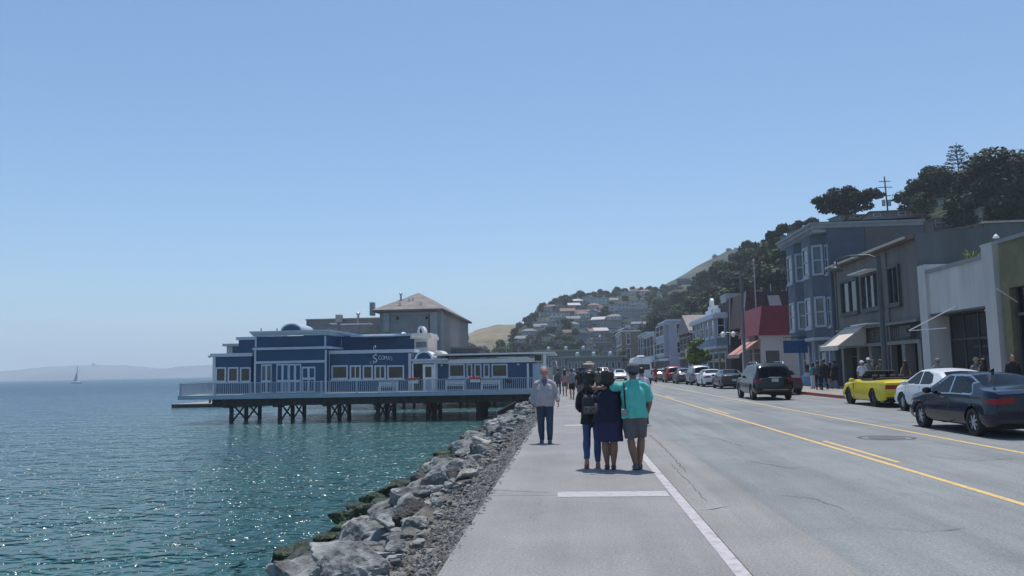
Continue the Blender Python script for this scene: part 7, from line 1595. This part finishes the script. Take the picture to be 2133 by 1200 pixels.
MB().rings([(.885, 13.77, .93, .05, .018), (.885, 13.765, 1.0, .055, .022), (.885, 13.77, 1.03, .045, .015)], 14, 3).build('pouch', mat('silver_pouch', (.25, .25, .26), .5), t, smooth=True)
org()
t = thing('shoulder_bag', 'small brown and grey handbag between the two women', 'bag', (.46, 13.95, .95)); MB().rings([(.45, 13.98, .93, .06, .05), (.45, 13.97, 1.0, .065, .055), (.45, 13.98, 1.13, .055, .05)], 16, 3).build('bag_body', mat('bag_mauve', (.10, .075, .08), .7, var=.5, vscale=30), t, smooth=True); MB().tube([(.42, 13.98, 1.12), (.45, 13.97, 1.18), (.48, 13.98, 1.12)], .008, 6).build('handle', CHROME, t, smooth=True)
org()
# crowd on the walkway and pavement
WK = dict(kneeL=(-.10, .10, .50), ankL=(-.09, .12, .08), kneeR=(.10, -.02, .50), ankR=(.09, -.22, .12), elL=(-.24, -.06, 1.14), elR=(.25, .02, 1.14), wrR=(.25, .14, .94))
WK2 = dict(kneeR=(.10, .10, .50), ankR=(.09, .12, .08), kneeL=(-.10, -.02, .50), ankL=(-.09, -.22, .12), elR=(.24, -.06, 1.14), elL=(-.25, .02, 1.14), wrL=(-.25, .14, .94))
V_ = .016
crowd = {}
def proto(key, **k): d = dict(label=key, vox=V_, group=None); d.update(k); crowd[key] = person(d)
proto('a', topm=BLK, lowm=GRS, low='shorts', sleeve='short', hair='short', hairm=HBK, hat='cap', hatm=CAPB, J=WK, skin=SKIN2, girth=1.08)
proto('b', topm=PNK, lowm=GRS, low='shorts', short=.6, sleeve='none', fem=1, hair='long', hairm=HBR, J=WK2, h=1.64)
proto('c', topm=GRY, lowm=BLK, low='shorts', short=.8, sleeve='short', hair='short', hairm=HBR, hat='cap', hatm=CAPG, J=WK2, h=1.72)
proto('d', topm=NVY, lowm=DEN, low='jeans', sleeve='long', hair='short', hairm=HBK, J=WK, h=1.74, girth=1.1)
proto('e', topm=TEA, lowm=WHT, low='trousers', sleeve='short', fem=1, hair='bob', hairm=HBK, h=1.62)
proto('f', topm=WHT, lowm=DEN, low='jeans', sleeve='short', hair='short', hairm=HBL, hat='sunhat', hatm=WHT, h=1.68)
index_children()
def crowdp(k, px, y, x, label, a=0, top=None, low=None, hat=None, s=1.0, z=0, group=None):
    mm = {}
    if top: mm.update(shirt=top)
    if low: mm.update(shorts=low, jeans=low, trousers=low)
    if hat: mm.update(cap=hat, hat=hat)
    o = copy_tree(crowd[k], None, mm); o.location = (x if x is not None else PY(px, 790, y).x, y, z); o.rotation_euler = (0, 0, a); o.scale = (s, s, s); o['label'] = label
    if group: o['group'] = group
    elif 'group' in o: del o['group']
    return o
GW = 'people strolling on the walkway'; GS = 'people on the far pavement'
crowdp('a', 1209, 41.5, None, 'person in dark shirt and shorts with blue cap walking away, nearest of the crowd', .0, group=GW, top=BLK)
crowdp('c', 1191, 46.0, None, 'person in grey top, black shorts and dark cap, left of the blue-capped one', .1, group=GW)
crowdp('b', 1176, 51.5, None, 'woman in pink sleeveless top beside the grey-topped walker', 0, group=GW)
crowdp('d', 1163, 54.5, None, 'person in dark teal-grey top at the left end of the crowd', .1, top=CAPG, group=GW)
crowdp('f', 1194, 66, None, 'fair-hatted person in white deep in the crowd', 3.1, group=GW)
crowdp('c', 1184, 69, None, 'person with coral red top deep in the crowd', 3.2, top=PNK, group=GW)
crowdp('d', 1202, 72, None, 'person in navy top deep in the crowd beyond the blue cap', 0, group=GW)
crowdp('a', 1216, 58, None, 'person in black between the blue-capped walker and the trolley', 0, top=BLK, low=BLK, hat=BLK, group=GW)
crowdp('b', 1230, 62, None, 'long-haired person under the trolley roof', 0, top=NVY, group=GW)
crowdp('d', 1247, 47, None, 'dark-clothed person walking just right of the long-haired woman', .2, top=OLV, low=BLK, group=GW)
crowdp('a', 1207, 80, None, 'person in olive top far along the walkway', 0, top=OLV, group=GW)
crowdp('f', 1176, 84, None, 'person in pale blue top far along the walkway', 0, top=TEA, low=GRS, group=GW)
crowdp('d', 1336, 24.5, None, 'dark-haired person in white shirt just past the man in mint green', .15, top=WHT, group=None, s=.97)
crowdp('e', 1693, 53.5, None, 'woman in teal top and white trousers on the far pavement', .5, z=.15, group=GS)
crowdp('d', 1704, 50.6, None, 'person in dark purple-grey jacket walking beside the woman in teal', -.3, z=.15, top=CAPG, low=BLK, group=GS)
crowdp('d', 1717, 50.2, None, 'tall person in black beside the shop column on the far pavement', .2, z=.15, top=BLK, low=BLK, s=1.05, group=GS)
crowdp('b', 1729, 53.5, None, 'long-haired person in black near the cream awning', .3, z=.15, top=BLK, low=BLK, group=GS)
crowdp('a', 1739, 52.0, None, 'person in shadow directly under the cream awning', .3, z=.15, top=NVY, low=BLK, hat=BLK, group=GS)
crowdp('f', 1797, 45.5, None, 'person with white hat and pale sleeves behind the yellow convertible', 3.0, z=.15, top=WHT, hat=WHT, group=GS)
crowdp('a', 1811, 46.0, None, 'person in white cap and grey top behind the yellow convertible', 2.9, z=.15, top=GRY, hat=WHT, group=GS, s=1.04)
crowdp('c', 1820, 47.5, None, 'dark-clothed person half hidden behind the white-capped one', 3.1, z=.15, top=BLK, group=GS)
crowdp('c', 1836, 44.5, None, 'person in olive vest over white shirt behind the yellow convertible seats', .1, z=.15, top=OLV, hat=OLV, group=GS)
crowdp('b', 1887, 42.0, None, 'person in brown top with white shoulder near the white shop pilaster', .2, z=.15, top=cl('brown', (.06, .04, .04)), group=GS)
crowdp('c', 1955, 38.6, None, 'dim person in grey top inside the shade of the white shop', 0, z=.15, top=GRY, hat=GRY, group=GS, s=.98)
crowdp('b', 2050, 34.6, None, 'dark-haired person in black beside the near white pilaster', .2, z=.15, top=BLK, group=GS)
crowdp('f', 2036, 35.2, None, 'person with pale sleeve leaning by the shop, right above the white car', 3.3, z=.15, top=GRY, hat=OLV, group=GS)
crowdp('d', 2112, 32.2, None, 'red-faced person in dark clothes near the right edge of the photo', 3.0, z=.15, top=BLK, group=GS, s=1.02)
crowdp('d', 1475, 92, None, 'small far person standing on the pavement behind the white coupe', 0, z=.15, group=GS)
crowdp('c', 1383, 118, None, 'small far person on the pavement beyond the red four-wheel-drive', 0, z=.15, top=WHT, group=GS)
for k, o in crowd.items():
    for c in _CH.get(o.name, ()): bpy.data.objects.remove(c)
    bpy.data.objects.remove(o)
crowd.clear()
# scooter rider
rd_ = person(dict(label='rider in a red jacket on the scooter beside the white van', vox=V_, topm=RED, lowm=BLK, low='trousers', sleeve='long', hair='short', hairm=HBK, hat='cap', hatm=RED,
     J=dict(hipL=(-.09, -.25, .86), hipR=(.09, -.25, .86), kneeL=(-.16, .18, .82), kneeR=(.16, .18, .82), ankL=(-.14, .22, .42), ankR=(.14, .22, .42), elL=(-.26, .16, 1.18), elR=(.26, .16, 1.18), wrL=(-.28, .42, 1.12), wrR=(.28, .42, 1.12))))
rd_.location = (SCOOT[0], SCOOT[1]-.1, .02)
# driver of the navy saloon
dr = person(dict(label='driver in a light shirt inside the navy saloon', vox=.014, topm=cl('tan_shirt', (.55, .52, .42)), lowm=DEN, low='trousers', sleeve='short', hair='short', hairm=HBR,
     J=dict(hipL=(-.09, .02, .90), hipR=(.09, .02, .90), kneeL=(-.12, .45, .98), kneeR=(.12, .45, .98), ankL=(-.12, .75, .68), ankR=(.12, .75, .68), elL=(-.30, .20, 1.25), elR=(.26, .16, 1.20), wrL=(-.30, .42, 1.36), wrR=(.22, .40, 1.28))))
dr.location = (_nx-.38, 19.54-.92+2.31-.02+.15, -.44); dr.scale = (1, 1, .98)
# two boxes of traffic furniture: nothing else floats
# ------------------------------------------------------------------ haze over the bay
hz = MB().box(-5600, 1500, -100, 5600, -4.2, 235).build('haze', None)
hm = bpy.data.materials.new('sea_haze'); hm.use_nodes = True; t = hm.node_tree; t.nodes.clear(); o_ = t.nodes.new('ShaderNodeOutputMaterial'); v = t.nodes.new('ShaderNodeVolumePrincipled')
v.inputs['Color'].default_value = (.84, .92, 1.0, 1); v.inputs['Density'].default_value = 0.00034; v.inputs['Anisotropy'].default_value = 0.0; t.links.new(v.outputs[0], o_.inputs['Volume'])
hz.data.materials.append(hm); hz['kind'] = 'stuff'; hz['label'] = 'thin pale sea haze over the whole bay and hills'; hz['category'] = 'haze'
